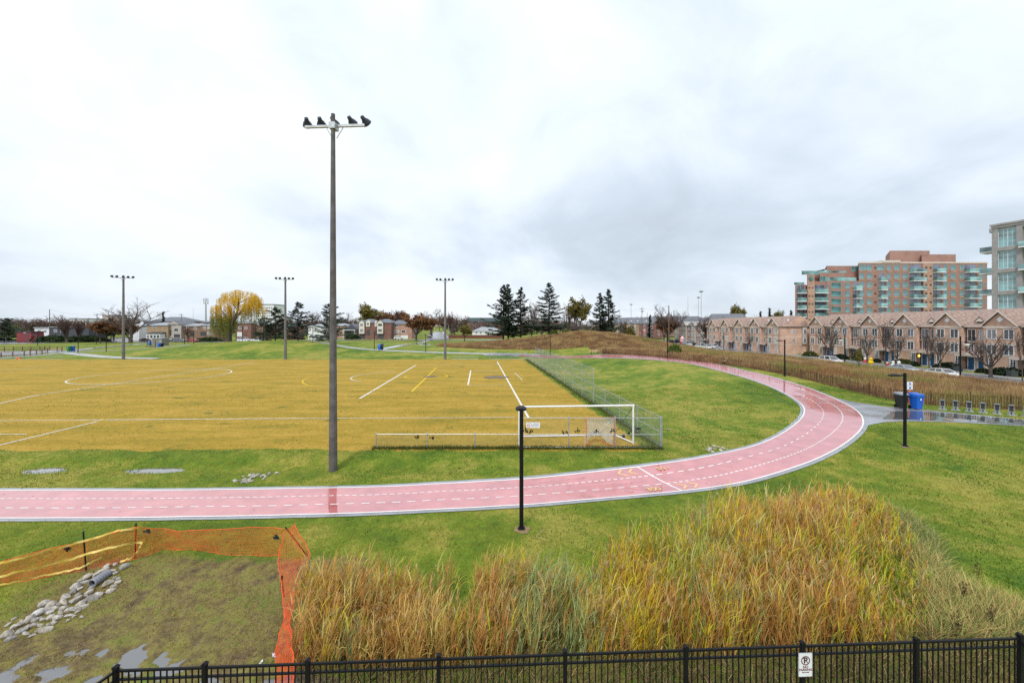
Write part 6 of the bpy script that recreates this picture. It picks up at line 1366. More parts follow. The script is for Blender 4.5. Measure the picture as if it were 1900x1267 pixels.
cwin(575, 408, 50, 44, 3.2); window(condo, lx(655), lz(408), 36 * m2, 40 * m2, -.001, 1, 1, m_wgrey, g_teal)
w = MB(); w.box(lx(345), lx(590), .15, .2, lz(512), lz(485)); w.build('terrace_rail', g_rail, condo); MB().box(lx(205), lx(560), 2.65, 2.7, lz(455), lz(425)).build('terrace_rail', g_rail, condo); MB().box(lx(110), lx(190), .65, .7, lz(540), lz(522)).build('terrace_rail', g_rail, condo)
MB().lathe([(0, 0), (.75, 0), (.75, .08), (0, .08)], 16, (lx(217), -.80, lz(498)), (0, -1, 0)).build('round_window', g_teal, condo)
# --- grey apartment tower with tall windows
gz0 = -1.0; gl_ = Vector((120.3, 100.0, gz0)); gdir = Vector((.333, -.943, 0)); gt = thing('grey_tower', 'grey concrete apartment tower with tall green windows at the right edge', 'building', gl_, math.atan2(gdir.y, gdir.x)); TZ = AZ(418, 100) - gz0
m_gc = material('grey_concrete', (.30, .295, .29), rough=.8, var=.1, scale=.8)
SH = 5.42; NF = 5
m = MB().box(0, .95, 0, 14, 0, TZ).box(4.05, 4.95, 0, 14, 0, TZ).box(4.95, 22, 1.9, 14, 0, TZ).box(.95, 4.05, .55, 14, 0, TZ).box(4.95, 22, 0, 1.9, TZ - 1.4, TZ); m.box(-.12, 22, -.15, 0 - .003, TZ - .9, TZ + .05); 
wt = [TZ - 1.25 - SH * i for i in range(6)]
for i in range(6): m.box(.95, 4.05, -.0, .55, wt[i] - SH + (0.0 if i < 5 else 0), wt[i] - SH + .95)
m.build('wall', m_gc, gt)
MB().box(-.35, .1, -.3, 14.2, TZ - 1.9, TZ - .8).box(-.3, 22, -.32, -.155, TZ - .35, TZ + .1).build('cornice', m_gc, gt)
for i in range(5): window(gt, 2.5, wt[i] - SH / 2 + .48, 3.1, SH - .96, .5, 4, 4, m_wht, g_teal, .08, .05, .07)
for i in range(6):
    z_ = wt[i] - SH + .2
    for a, b, y0, y1, nm in ((-2.9, -.05, 2.0, 5.6, 'side'), (4.6, 8.2, -.9, 1.9, 'front')):
        o = MB().box(a, b, y0, y1, z_ - .05, z_ + .22).build('balcony', m_wht, gt); k = MB()
        if nm == 'front': k.box(a, b, y0, y0 + .05, z_ + .22, z_ + 1.4).box(a, a + .05, y0 + .05, 0, z_ + .22, z_ + 1.4)
        else: k.box(a, b, y0, y0 + .05, z_ + .22, z_ + 1.4).box(a, a + .05, y0 + .05, y1, z_ + .22, z_ + 1.4)
        k.build('glass_rail', g_rail, o)
    window(gt, 7.4, z_ + 1.6, 2.4, 2.6, 1.9, 2, 1, m_wgrey, g_blue)
# --- far houses
def house(label, px0, px1, y, eave, ridge, wall, roof, kind='hip', wins=(), doors=(), garages=(), depth=10, porch=None, name='house', group='houses beyond the park', chimney=None, base_dz=0.0, front=None):
    x0, x1 = AX(px0, y), AX(px1, y); cx_ = (x0 + x1) / 2; gz_ = hg(cx_, y) + base_dz; o = thing(name, label, 'house', (x0, y, gz_), 0, group); W_ = x1 - x0; E = AZ(eave, y) - gz_; H_ = AZ(ridge, y) - gz_
    MB().box(0, W_, 0, depth, -.5, E).build('wall', wall, o)
    r = MB(); e = .35
    if kind == 'hip': k = min(W_ * .35, depth * .5); r.add([(-e, -e, E), (W_ + e, -e, E), (W_ + e, depth + e, E), (-e, depth + e, E), (k, depth / 2, H_), (W_ - k, depth / 2, H_), (-e, -e, E - .2), (W_ + e, -e, E - .2)], [(0, 1, 5, 4), (1, 2, 5), (2, 3, 4, 5), (3, 0, 4), (0, 6, 7, 1)])
    elif kind == 'gable': r.prism([(-e, E), (W_ + e, E), (W_ / 2, H_)], depth + 2 * e, 'y', -e)
    elif kind == 'side': r.prism([(-e, E), (depth + e, E), (depth / 2, H_)], W_ + 2 * e, 'x', -e)
    else: r.box(-e, W_ + e, -e, depth + e, E, max(H_, E + .3))
    rf = r.build('roof', roof, o)
    if kind == 'gable': MB().prism([(.3, E + .02), (W_ - .3, E + .02), (W_ / 2, H_ - .35)], .06, 'y', -e - .065).build('gable_face', front or wall, o)
    if chimney is not None: MB().box(W_ * chimney - .4, W_ * chimney + .4, depth * .4, depth * .4 + .8, E, H_ + .8).build('chimney', bk_red, rf)
    for (a, b, t, bt) in wins: window(o, AX((a + b) / 2, y) - x0, AZ((t + bt) / 2, y) - gz_, AX(b, y) - AX(a, y), AZ(t, y) - AZ(bt, y), 0, 2, 1, fw=.14)
    for (a, b, t, bt) in doors: MB().box(AX(a, y) - x0, AX(b, y) - x0, -.08, -.003, max(0, AZ(bt, y) - gz_), AZ(t, y) - gz_).build('door', m_dgrey, o)
    for (a, b, t, bt) in garages: MB().box(AX(a, y) - x0, AX(b, y) - x0, -.08, -.003, max(0, AZ(bt, y) - gz_), AZ(t, y) - gz_).build('garage_door', m_wht, o)
    if porch: a, b, t, bt, mt = porch; zz = AZ(t, y) - gz_; MB().box(AX(a, y) - x0, AX(b, y) - x0, -2.2, -.003, zz - .25, zz).box(AX(a, y) - x0 + .1, AX(a, y) - x0 + .35, -2.1, -1.85, 0, zz - .25).box(AX(b, y) - x0 - .35, AX(b, y) - x0 - .1, -2.1, -1.85, 0, zz - .25).build('porch', mt, o)
    return o
house('low flat roofed dark house behind the upright bare tree', 92, 165, 205, 607.5, 606, m_dgrey, m_shl, 'flat', wins=((100, 106, 611, 616), (112, 118, 611, 616)), depth=9)
house('long low pale house at far left beyond the green lawn', 64, 92, 215, 609, 607, m_wht, m_shl, 'flat', wins=((70, 76, 612, 617), (82, 87, 612, 617)))
house('small red shed at the edge of the bright green lawn', 31, 58, 184, 616, 615, material('red_panel', (.24, .04, .045), rough=.6), m_dgrey, 'flat', depth=5, wins=((44, 48, 616, 618),))
house('white garage under the large bare tree', 239, 258, 196, 606, 601, m_wht, m_shl, 'side', garages=((242, 255, 615, 625),))
house('white gabled house left of the tan brick house', 258, 272, 205, 602, 595, m_wht, m_shg, 'gable', wins=((262, 268, 606, 611),))
house('tan brick house with white enclosed porch', 273, 312, 192, 603.5, 598, bk_tan, m_shl, 'hip', wins=((282, 290, 604.5, 608),), porch=None)
wp_ = thing('porch_annex', 'white windowed porch built onto the tan brick house', 'porch', (AX(271, 189), 189, hg(AX(280, 189), 189))); ww_ = AX(297, 189) - AX(271, 189)
MB().box(0, ww_, 0, 2.8, 0, 3.6).build('wall', m_wht, wp_); MB().prism([(-.2, 3.6), (3.0, 3.6), (3.0, 4.4)], ww_ + .4, 'x', -.2).build('roof', m_dgrey, wp_)
for i in range(4): window(wp_, ww_ * (.14 + .24 * i), 2.3, ww_ * .17, 1.5, 0, 1, 1, glass=g_dark)
house('narrow stone fronted house with steep gable', 312, 336, 193, 602, 594.5, m_stone, m_shg, 'gable', wins=((323, 331, 609, 615), (326, 330, 599.5, 604)), doors=((315, 318, 612, 622), (323, 334, 620, 626)), front=m_stone)
house('brown brick house with flat grey hip roof', 337, 372, 194, 604.5, 600, bk_brown, m_shl, 'hip', wins=((346, 351, 606, 609), (360, 365, 606, 612)), doors=((355, 359, 617, 624),))
house('brick house with white windows left of the willow', 372, 398, 193, 603.5, 600, bk_brown, m_shl, 'hip', wins=((377, 382, 605, 610), (385, 393, 604.5, 610.5), (385, 393, 616, 621)), doors=((372, 382, 615, 623),))
house('large house with dark grey hip roof and skylights behind the tan brick house', 271, 345, 240, 596.5, 587.5, bk_brown, m_shg, 'hip', depth=16)
house('wide grey roofed building behind the brown brick house', 338, 378, 250, 599, 595, bk_red, m_shg, 'hip', depth=14)
house('red brick house behind the willow curtain', 437, 466, 200, 600, 596.5, bk_red, m_shl, 'flat', wins=((442, 448, 606, 611), (454, 459, 606, 611)), garages=((440, 450, 616, 624),))
house('pale brick gabled house right of the willow', 466, 482, 204, 603, 597, bk_pink, m_shl, 'gable', wins=((471, 477, 607, 613),))
house('low brick house glimpsed between the two spruces', 525, 545, 205, 605, 600, bk_red, m_shd, 'hip', wins=((530, 536, 609, 614),))
house('white bungalow glimpsed right of the broad spruce', 572, 600, 206, 606, 601, m_wht, m_shl, 'hip', wins=((580, 587, 610, 616),))
house('brick house half hidden by the spruce at the big floodlight pole', 618, 642, 212, 604, 600, bk_pink, m_shl, 'hip', wins=((628, 633, 608, 613),))
house('dark gabled bungalow with blue porch', 639, 666, 198, 611.5, 600.5, m_dgrey, m_shg, 'gable', wins=((645, 652, 605, 609.5), (655, 662, 614, 620)), doors=((642, 646, 615, 624),), porch=(639, 662, 612, 613.5, m_wht), front=m_dgrey)
for i, (a, b, bay0, bay1, arch) in enumerate(((665, 695.5, 667.5, 677, 1), (695.5, 726, 701, 711.5, 0))):
    o = house(('dark brick semi with arched cream bay window', 'dark brick semi with square cream bay window')[i], a, b, 196, 598.5, 591.5, bk_red, m_shg, 'gable' if False else 'hip', wins=((681, 686, 598, 604) if i == 0 else (691.5 + 4.5, 700, 598, 604),), doors=((681, 686, 612, 622) if i == 0 else (695.7, 699, 612, 622),), garages=(), depth=12)
    y = 196; x0 = AX(a, y); u0, u1 = AX(bay0, y) - x0, AX(bay1, y) - x0; gz_ = o.location.z; z0, z1 = AZ(619, y) - gz_, AZ(598, y) - gz_; zp = AZ(593.5, y) - gz_
    MB().box(u0, u1, -.9, -.004, z0, z1).prism([(u0, z1), (u1, z1), ((u0 + u1) / 2, zp)], 2.2, 'y', -.9).build('bay', m_cream, o); MB().prism([(u0 - .25, z1), ((u0 + u1) / 2, zp + .25), ((u0 + u1) / 2, zp + .02), (u0 - .02, z1 - .02)], 2.4, 'y', -1.1).prism([(u1 + .25, z1), ((u0 + u1) / 2, zp + .25), ((u0 + u1) / 2, zp + .02), (u1 + .02, z1 - .02)], 2.4, 'y', -1.1).build('bay_roof', m_shg, o)
    for t_, b_ in ((600, 605.5), (610, 616)): window(o, (u0 + u1) / 2, AZ((t_ + b_) / 2, y) - gz_, (u1 - u0) * .72, AZ(t_, y) - AZ(b_, y), -.9, 3, 1, fw=.1)
    q0, q1 = (AX(679.5, y) - x0, AX(687, y) - x0) if i == 0 else (.1, AX(699.5, y) - x0); MB().box(q0, q1, -.5, -.004, AZ(606, y) - gz_, z1).prism([(q0, z1), (q1, z1), ((q0 + q1) / 2, zp - .2)], 2.0, 'y', -.5).build('upper_bay', m_cream, o); window(o, (q0 + q1) / 2, AZ(601, y) - gz_, (q1 - q0) * .6, 1.3, -.5, 2, 1, fw=.1)
    MB().box(u0 - .1, u1 + .1, -.06, -.004, 0, AZ(621, y) - gz_).build('garage_door', m_dgrey, o)
house('brick house with two white garage doors and grey roof', 719, 764, 200, 601, 593.5, bk_pink, m_shg, 'hip', wins=((721, 726, 602, 607), (731, 739, 602, 606.5), (727, 741, 612, 618), (745, 752, 612, 618)), doors=((720.5, 725, 612, 622),), garages=((727, 741, 622, 629), (744, 757, 622, 629)))
house('long red brick school with dark green roof', 866, 945, 300, 597.5, 589, bk_red, m_shd, 'side', depth=20, wins=((885, 890, 599, 601), ), name='school')
house('low white bungalow with wide grey hip roof', 876, 930, 232, 614.5, 606.5, m_wht, m_shl, 'hip', wins=((882, 886, 616, 619), (890, 894, 616, 619), (900, 904, 616, 619), (912, 916, 616, 619)))
g = GD(832, 205); rw = thing('retaining_wall', 'low red brown wall in front of the white bungalow', 'wall', g); MB().box(0, AX(935, 205) - g.x, 0, .5, -.3, 1.6).build('wall_body', material('red_brown_wood', (.16, .06, .04), rough=.8, var=.2), rw); MB().box(-.1, AX(935, 205) - g.x + .1, -.08, .58, 1.6, 1.72).build('coping', m_rail, rw)
house('white and tan high rise far behind the willow', 468, 508, 620, 566, 564, m_wht, m_shl, 'flat', depth=30, wins=[(470 + 4 * i, 473 + 4 * i, 570 + 5 * j, 572.6 + 5 * j) for i in range(9) for j in range(6)], name='high_rise')
house('pinkish far apartment tower above the autumn trees', 190, 208, 520, 586, 584, material('pale_pink_concrete', (.46, .33, .30), var=.08), m_shl, 'flat', depth=20, wins=[(192 + 4 * i, 194.5 + 4 * i, 588 + 4 * j, 590 + 4 * j) for i in range(4) for j in range(3)], name='high_rise')
house('second far pink brown block behind the large bare tree', 208, 234, 540, 593, 591, MATS['pale_pink_concrete'], m_shl, 'flat', depth=20, wins=[(211 + 5 * i, 213.5 + 5 * i, 595 + 4 * j, 597 + 4 * j) for i in range(4) for j in range(2)], name='high_rise')
house('pale office block far behind the autumn tree', 128, 160, 420, 592, 590.5, m_wht, m_shl, 'flat', depth=20, wins=[(131 + 6 * i, 134.5 + 6 * i, 595, 598) for i in range(5)], name='office_block')
kg = GD(285, 148); kk = thing('park_kiosk', 'grey service kiosk with dark door on the far lawn', 'kiosk', (kg.x - 0.5, kg.y, kg.z)); MB().box(0, 3.6, 0, 3, 0, 2.6).build('wall', material('kiosk_grey', (.22, .20, .18), rough=.8), kk); MB().box(-.15, 3.75, -.15, 3.15, 2.6, 2.78).build('roof', m_shl, kk); MB().box(2.7, 3.4, -.05, -.004, .1, 2.2).build('door', m_wgrey, kk)
# hedges and shrubs
def shrub(label, loc, rx, ry, h, seed, cols=((.035, .06, .018), (.05, .085, .022), (.025, .045, .016)), n=900, group=None):
    u = npr.normal(size=(n, 3)); u /= np.linalg.norm(u, axis=1, keepdims=True); u[:, 2] = np.abs(u[:, 2]); r_ = npr.uniform(.72, 1.05, n)[:, None]; p = u * r_ * np.array([rx, ry, h]); p[:, :2] *= .85 + .3 * vnoise(p[:, 0] + seed, p[:, 2], 1.5, seed)[:, None]
    v, t, c = cards(p, np.full(n, max(.10, rx * .11)), palette(cols, n, .25)); o = thing('shrub', label, 'shrub', loc, 0, group); obj('foliage', np_mesh('foliage', v, t, m_fol, c), o); MB().tube((0, 0, -.1), (0, 0, h * .7), .05, .02, 5).tube((0, 0, .1), (rx * .4, 0, h * .7), .04, .01, 5).tube((0, 0, .1), (-rx * .4, 0, h * .6), .04, .01, 5).build('stem', m_bark, o); return o
SHG = 'shrubs in front of the townhouses'
for i, (px, y, rx, h, lab, cl_) in enumerate(((1503, 110, 1.9, 1.5, 'olive green shrub at the corner of the blank end wall', 1), (1559, 101, 2.0, 1.3, 'low dark shrub beside the parked white car', 0), (1591, 97, 1.3, 2.3, 'green shrub around the lamp by the townhouse', 1), (1676, 85, 2.0, 1.4, 'rounded olive hedge right of the white yard figures', 1), (1697, 84, 1.0, 1.0, 'small black green bush between two townhouse windows', 0),
                                             (1757, 77.5, 2.2, 1.4, 'dark green hedge right of the blue door with lantern', 0), (1868, 68.5, 2.6, 1.3, 'wide dark hedge under the largest bare street tree', 0), (1823, 72, 1.1, .9, 'low bush left of the largest bare street tree', 0), (1627, 92, .9, 1.0, 'dark bush at the far blue door', 0), (1372, 150, 1.8, 1.6, 'dark bush before the far townhouse row', 0), (1408, 138, 1.7, 1.5, 'dark bush near the end of the far townhouse row', 0), (1424, 132, 1.8, 1.7, 'yellow green bush at the end house of the far row', 1), (1352, 160, 2.0, 1.5, 'dark bush beside the parked cars', 0))):
    x = AX(px, y); shrub(lab, (x, y, hg(x, y)), rx, rx * .8, h, i, ((.07, .095, .02), (.11, .11, .025), (.05, .07, .02)) if cl_ else ((.018, .032, .014), (.03, .048, .02), (.014, .024, .012)), group=SHG)
for i, (px, y, rx, h, lab, cc) in enumerate(((95, 178, 9, 2.6, 'long clipped hedge on the lawn behind the utility pole', 0), (160, 184, 10, 2.4, 'dark hedge below the brown trees', 0), (388, 186, 6, 1.8, 'dark hedge in front of the brick house with white windows', 0), (1166, 236, 4.4, 7.5, 'round yellow green shrub before the corner house', 1), (1154, 240, 2.0, 9.5, 'columnar dark evergreen by the corner house', 0), (1172, 240, 2.2, 10, 'second columnar evergreen right beside the yellow green shrub', 0), (1252, 78, 1.5, 1.9, 'small green bush growing out of the dry meadow', 2), (655, 192, 3.5, 2.4, 'green shrub before the blue porch', 0), (1028, 125, 1.6, 1.6, 'yellow green bush at the foot of the broad pine', 2), (1054, 126, 1.3, 1.4, 'small yellow green bush right of the broad pine', 2))):
    x = AX(px, y); shrub(lab, (x, y, hg(x, y)), rx, min(rx, 2.5), h, 30 + i, (((.03, .048, .018), (.045, .07, .022)), ((.12, .12, .02), (.16, .13, .03)), ((.09, .14, .03), (.14, .17, .03)))[cc], n=1100)

# ------------------------------------------------------------------ vehicles
m_tyre = material('tyre_rubber', (.02, .02, .02), rough=.85); m_rim = material('wheel_rim', (.38, .39, .40), rough=.3, metallic=.6); m_tail = material('tail_lamp', (.45, .02, .02), rough=.2); m_head = material('head_lamp', (.75, .77, .78), rough=.1)
def car_paint(name, col): return material('car_' + name, col, rough=.28, var=.04, scale=2, coat=.8, spec=.5)
WHEEL = None
def car(label, loc, rz, paint, kind='sedan', group=None):
    o = thing('parked_car', label, 'car', loc, rz, group); Lh, W = {'sedan': (2.3, .9), 'suv': (2.3, .95), 'van': (2.5, .98), 'pickup': (2.8, .98)}[kind]
    prof = {'sedan': [(-2.3, .45), (-2.28, .80), (-2.15, .95), (-1.45, 1.0), (1.0, 1.0), (1.9, .86), (2.22, .72), (2.3, .45)], 'suv': [(-2.3, .5), (-2.28, .95), (-2.2, 1.08), (1.05, 1.08), (2.0, .98), (2.25, .85), (2.3, .5)], 'van': [(-2.5, .5), (-2.48, 1.1), (1.4, 1.12), (2.3, .95), (2.48, .8), (2.5, .5)], 'pickup': [(-2.8, .55), (-2.78, 1.05), (.95, 1.08), (1.1, 1.12), (2.6, 1.05), (2.78, .9), (2.8, .55)]}[kind]
    lo = [(a, .28 if abs(a) > 2.0 else .25) for a in ()]; poly = prof + [(1.95 if kind != 'pickup' else 2.3, .27), (-1.95 if kind != 'pickup' else -2.3, .27)]
    n = len(poly); vs = []
    for yy, s_ in ((-W, .95), (-W * .97, 1.0), (W * .97, 1.0), (W, .95)):
        for a, b in poly: vs.append((a * (.985 if abs(yy) == W else 1.0), yy, b if b < .5 else .27 + (b - .27) * (.93 if abs(yy) == W else 1.0)))
    fs = [(k * n + i, k * n + (i + 1) % n, (k + 1) * n + (i + 1) % n, (k + 1) * n + i) for k in range(3) for i in range(n)] + [tuple(range(n))[::-1], tuple(range(3 * n, 4 * n))]
    MB().add(vs, fs).build('body', paint, o, smooth=False)
    c = {'sedan': (-1.55, -.95, .55, 1.25, 1.0, 1.45), 'suv': (-2.18, -1.9, .45, 1.25, 1.08, 1.72), 'van': (-2.4, -2.3, 1.0, 1.75, 1.12, 1.95), 'pickup': (-.6, -.5, .75, 1.35, 1.08, 1.80)}[kind]
    def cab(ins, z0, z1, yo): 
        a, b, c2, d = c[0], c[1], c[2], c[3]; wb, wt_ = W * .93 + yo, W * .74 + yo
        return [(a - ins, -wb, z0), (d + ins, -wb, z0), (d + ins, wb, z0), (a - ins, wb, z0), (b - ins, -wt_, z1), (c2 + ins, -wt_, z1), (c2 + ins, wt_, z1), (b - ins, wt_, z1)]
    gl_o = MB().add(cab(0, c[4] - .02, c[5] - .02, 0), [(0, 3, 2, 1), (4, 5, 6, 7), (0, 1, 5, 4), (1, 2, 6, 5), (2, 3, 7, 6), (3, 0, 4, 7)]).build('windows', g_dark, o)
    wt_ = W * .74; MB().box(c[1] - .03, c[2] + .03, -wt_ - .02, wt_ + .02, c[5] - .04, c[5] + .03).build('roof', paint, o)
    V8 = cab(.015, c[4] - .02, c[5] - .02, .012); pil = MB()
    for i, j in ((0, 4), (1, 5), (2, 6), (3, 7)): pil.tube(V8[i], V8[j], .05, n=4)
    for s_ in (0, 3):
        i, j = (0, 1) if s_ == 0 else (3, 2); p, q = (Vector(V8[i]).lerp(Vector(V8[j]), .48), Vector(V8[i + 4]).lerp(Vector(V8[j + 4]), .48)); pil.tube(p, q, .04, n=4)
    pil.build('pillars', paint, o)
    wx = 1.42 if kind != 'pickup' else 1.75
    for sx in (-wx, wx):
        for sy in (-1, 1):
            t = MB().lathe([(.16, -.10), (.31, -.11), (.335, -.08), (.335, .08), (.31, .11), (.16, .10)], 14, (0, 0, 0), (0, 1, 0)).build('wheel', m_tyre, o, (sx, sy * (W - .10), .335)); MB().lathe([(.03, -.02), (.20, -.02), (.20, .02), (.03, .02)], 10, (0, sy * .10, 0), (0, 1, 0)).build('rim', m_rim, t)
    for sy in (-1, 1):
        x1_ = prof[-1][0]; MB().box(x1_ - .12, x1_ + .015, sy * W * .68 - .17, sy * W * .68 + .17, .66, .80).build('headlight', m_head, o); x0_ = prof[0][0]; MB().box(x0_ - .02, x0_ + .10, sy * W * .74 - .13, sy * W * .74 + .13, .72, .92).build('taillight', m_tail, o)
        MB().box(c[3] - .35, c[3] - .18, sy * (W + .08) - .09, sy * (W + .08) + .09, c[4] + .02, c[4] + .16).build('mirror', paint, o)
    return o
cw, ck, cs, cr, cp, cg = car_paint('white', (.72, .73, .75)), car_paint('black', (.015, .017, .02)), car_paint('silver', (.38, .41, .45)), car_paint('red', (.42, .03, .03)), car_paint('purple', (.09, .02, .06)), car_paint('grey', (.12, .13, .15))
PK = 'cars parked along the townhouse street'
def street_car(label, px, lane, paint, kind, rz=math.pi / 2):
    x = {'n': 70.6, 'f': 78.4, 'm': 74.5, 'd': 81.5}[lane]; y = x * FPX / (px - CX); return car(label, (x, y, hg(x, y) + .04), rz, paint, kind, PK)
street_car('white car parked nearest, half hidden by the meadow before the townhouses', 1747, 'n', cw, 'sedan', -math.pi / 2); street_car('silver car roof just showing over the meadow grass', 1676, 'n', cs, 'sedan', -math.pi / 2); street_car('white hatchback parked by the blank end wall', 1541, 'n', cw, 'suv', -math.pi / 2)
for lab, px, ln, pt, kd in (('black car parked behind the utility pole at the corner lawn', 1243, 'f', ck, 'suv'), ('dark car next to the inflatable at the far kerb', 1254, 'd', ck, 'sedan'), ('pale silver car parked behind the dark pickup', 1272, 'f', cs, 'sedan'), ('black pickup in the middle of the parked group', 1283, 'f', ck, 'pickup'), ('dark grey car in front of the white van', 1278, 'n', cg, 'sedan'),
                            ('white van with a red and white graphic beside it', 1299, 'n', cw, 'van'), ('white car nose to tail with the white van', 1310.5, 'n', cw, 'suv'), ('white SUV at the near end of the parked group', 1322, 'm', cw, 'suv'), ('silver sedan, last of the parked group', 1335, 'n', cs, 'sedan')): street_car(lab, px, ln, pt, kd)
for lab, px, y, pt, kd, rz in (('white car on the driveway of the garage house', 740, 190, cw, 'sedan', .2), ('dark car parked along the far street', 797, 205, ck, 'suv', 1.75), ('large white SUV right of the willow trunk', 452, 184, cw, 'van', 0), ('white and purple pickup beside the large white SUV', 478, 185, cw, 'pickup', 0), ('dark car before the tan brick house steps', 317, 182, ck, 'suv', .3), ('grey car next to the thin young bare tree', 334, 180, cg, 'suv', 0),
                               ('red car in front of the brown brick house', 357, 182, cr, 'sedan', 0), ('purple car partly hidden by the grey kiosk', 270, 184, cp, 'sedan', 0), ('dark car beyond the lawn left of the hedge', 78, 186, ck, 'suv', .2), ('white car at the end of the clipped hedge', 118, 186, cw, 'sedan', 0), ('red car crossing behind the dry mound', 1176, 226, cr, 'sedan', 0), ('white car far up the far street', 818, 300, cw, 'suv', 1.7), ('dark car by the columnar evergreens', 1150, 224, ck, 'sedan', 0), ('white car on the boundary street behind the spruces', 595, 184, cw, 'sedan', 0)):
    x = AX(px, y); car(lab, (x, y, hg(x, y) + .12), rz, pt, kd, 'cars on the far streets')
# ------------------------------------------------------------------ street furniture
m_wood = material('pole_wood', (.13, .105, .09), rough=.95, var=.25, scale=1.2)
def utility_pole(label, px, y, top, arms=True, r=.15, rz=0.0):
    g = GD(px, y); h = AZ(top, y) - g.z; o = thing('utility_pole', label, 'utility pole', g, rz, 'wooden utility poles'); MB().tube((0, 0, -.3), (0, 0, h), r * 1.2, r * .8, 8).build('pole', m_wood, o)
    if arms:
        for k in range(2 if arms == 2 else 1): MB().box(-1.3, 1.3, -.25, -.12, h - .9 - k * 1.2, h - .74 - k * 1.2).build('crossarm', m_wood, o)
        for x_ in (-1.2, -.6, .6, 1.2): MB().lathe([(.04, 0), (.07, .06), (.05, .14), (.07, .18), (.03, .26)], 6, (x_, -.18, h - .74)).build('insulator', m_wgrey, o)
        MB().lathe([(.24, 0), (.27, .05), (.27, .75), (.2, .85)], 10, (.42, 0, h - 2.6)).build('transformer', m_galv, o)
    return o, g + Vector((0, 0, h))
P1 = utility_pole('tall utility pole at far left beyond the green lawn', 92, 182, 574, 0); P2 = utility_pole('utility pole with crossarm behind the rusty trees', 180, 200, 582); P3 = utility_pole('utility pole with crossarm above the brown brick house', 336.5, 225, 582); P4 = utility_pole('utility pole with crossarms beside the stop signs', 1191, 205, 570, 2); P5 = utility_pole('dark utility pole in front of the flat topped bare tree', 1241, 120, 567, 0, .17); P6 = utility_pole('slim pole between the pine pair and the corner house', 1150, 215, 574, 0, .12); P7 = utility_pole('thin pole behind the stop sign pole', 1201, 240, 580, 0, .13)
def wire(label, a, b, sag=.9):
    pts = [a.lerp(b, i / 10) - Vector((0, 0, sag * 4 * (i / 10) * (1 - i / 10))) for i in range(11)]; return setp(MB().path(pts, .022, 3).build('power_line', m_black), label, 'power line', 'overhead power lines')
wire('overhead wire from the far left utility pole to the rusty trees', P1[1], P2[1] - Vector((0, 0, .6))); wire('overhead wire from the rusty trees to the brown brick house', P2[1], P3[1]); wire('lower overhead wire between the far left poles', P1[1] - Vector((0, 0, 2)), P2[1] - Vector((0, 0, 2.4))); wire('overhead wire from the crossarm pole to the dark utility pole', P4[1] - Vector((0, 0, .6)), P5[1]); wire('overhead wire from the slim pole to the crossarm pole', P6[1], P4[1] - Vector((0, 0, .5)))
def cobra_lamp(label, px, y, top, side=-1):
    g = GD(px, y); h = AZ(top, y) - g.z; o = thing('street_light', label, 'street light', g, 0, 'curved arm street lights'); MB().tube((0, 0, -.2), (0, 0, h - .8), .11, .08, 8).build('pole', m_galv, o); MB().path([(0, 0, h - .8), (side * .5, 0, h - .25), (side * 1.4, 0, h), (side * 2.4, 0, h + .05)], .05, 6).build('arm', m_galv, o); MB().box(side * 2.9 if side < 0 else 2.3, -2.3 if side < 0 else side * 2.9, -.15, .15, h, h + .16).build('lamp_head', m_galv, o)
cobra_lamp('grey curved arm street light before the rusty corner tree', 1208, 195, 597, -1); cobra_lamp('far curved arm street light by the far street', 832, 200, 600, -1)
def antique_lamp(label, px, x, top, gside):
    y = x * FPX / (px - CX); g = onground(x, y); h = AZ(top, y) - g.z; o = thing('lantern_post', label, 'street lamp', g, 0, 'dark lantern posts of the street'); MB().tube((0, 0, -.2), (0, 0, h), .12, .09, 8).build('post', m_black, o); MB().tube((0, 0, h - .9), (gside * .9, 0, h - .8), .035, n=6).build('arm', m_black, o)
    l_ = MB().lathe([(.05, .0), (.22, .08), (.34, .30), (.30, .42)], 12, (gside * .95, 0, h - 1.55)).build('globe', material('lamp_globe', (.72, .70, .62), rough=.2, var=.04), o, smooth=True); MB().lathe([(.30, .0), (.20, .18), (.08, .34), (.03, .5)], 10, (gside * .95, 0, h - 1.13)).build('globe_cap', m_black, l_)
antique_lamp('dark lantern post with white globe before the townhouse with blue doors', 1782, 68.5, 624, 1); antique_lamp('dark lantern post before the far end of the near townhouses', 1567.5, 69, 620, -1); antique_lamp('dark lantern post before the far townhouse row', 1343, 69.5, 616, 1); antique_lamp('distant lantern post by the parked cars', 1310, 79, 612, -1)
def stop_sign(label, px, y, py, w_=.75):
    g = GD(px, y); z = AZ(py, y) - g.z; o = thing('stop_sign', label, 'sign', g, 0, 'stop signs at the corner'); MB().tube((0, 0, -.1), (0, 0, z + .3), .04, n=5).build('post', m_galv, o); r_ = w_ / 2
    MB().lathe([(0, 0), (r_, 0), (r_, .02), (0, .02)], 8, (0, -.05, z), (0, -1, 0)).build('panel', m_red, o); obj('lettering', text_mesh('STOP', w_ * .36, 'lettering', m_white, bold=.01), o, (0, -.08, z), (R(90), 0, 0))
stop_sign('red stop sign left of the crossarm pole at the corner', 1187.5, 200, 617.5, 1.1); stop_sign('red stop sign right of the crossarm pole under a white panel', 1196.5, 198, 616, 1.1)
def high_mast(label, px, y, top, r=.28):
    g = GD(px, y); h = AZ(top, y) - g.z; o = thing('high_mast_light', label, 'highway light', g, 0, 'high mast lights on the horizon'); MB().tube((0, 0, 0), (0, 0, h), r * 1.3, r * .8, 8).build('mast', m_galv, o); MB().lathe([(.3, 0), (1.9, .2), (2.1, .6), (1.9, 1.0), (.4, 1.3)], 14, (0, 0, h - .6)).build('lamp_ring', m_polef, o)
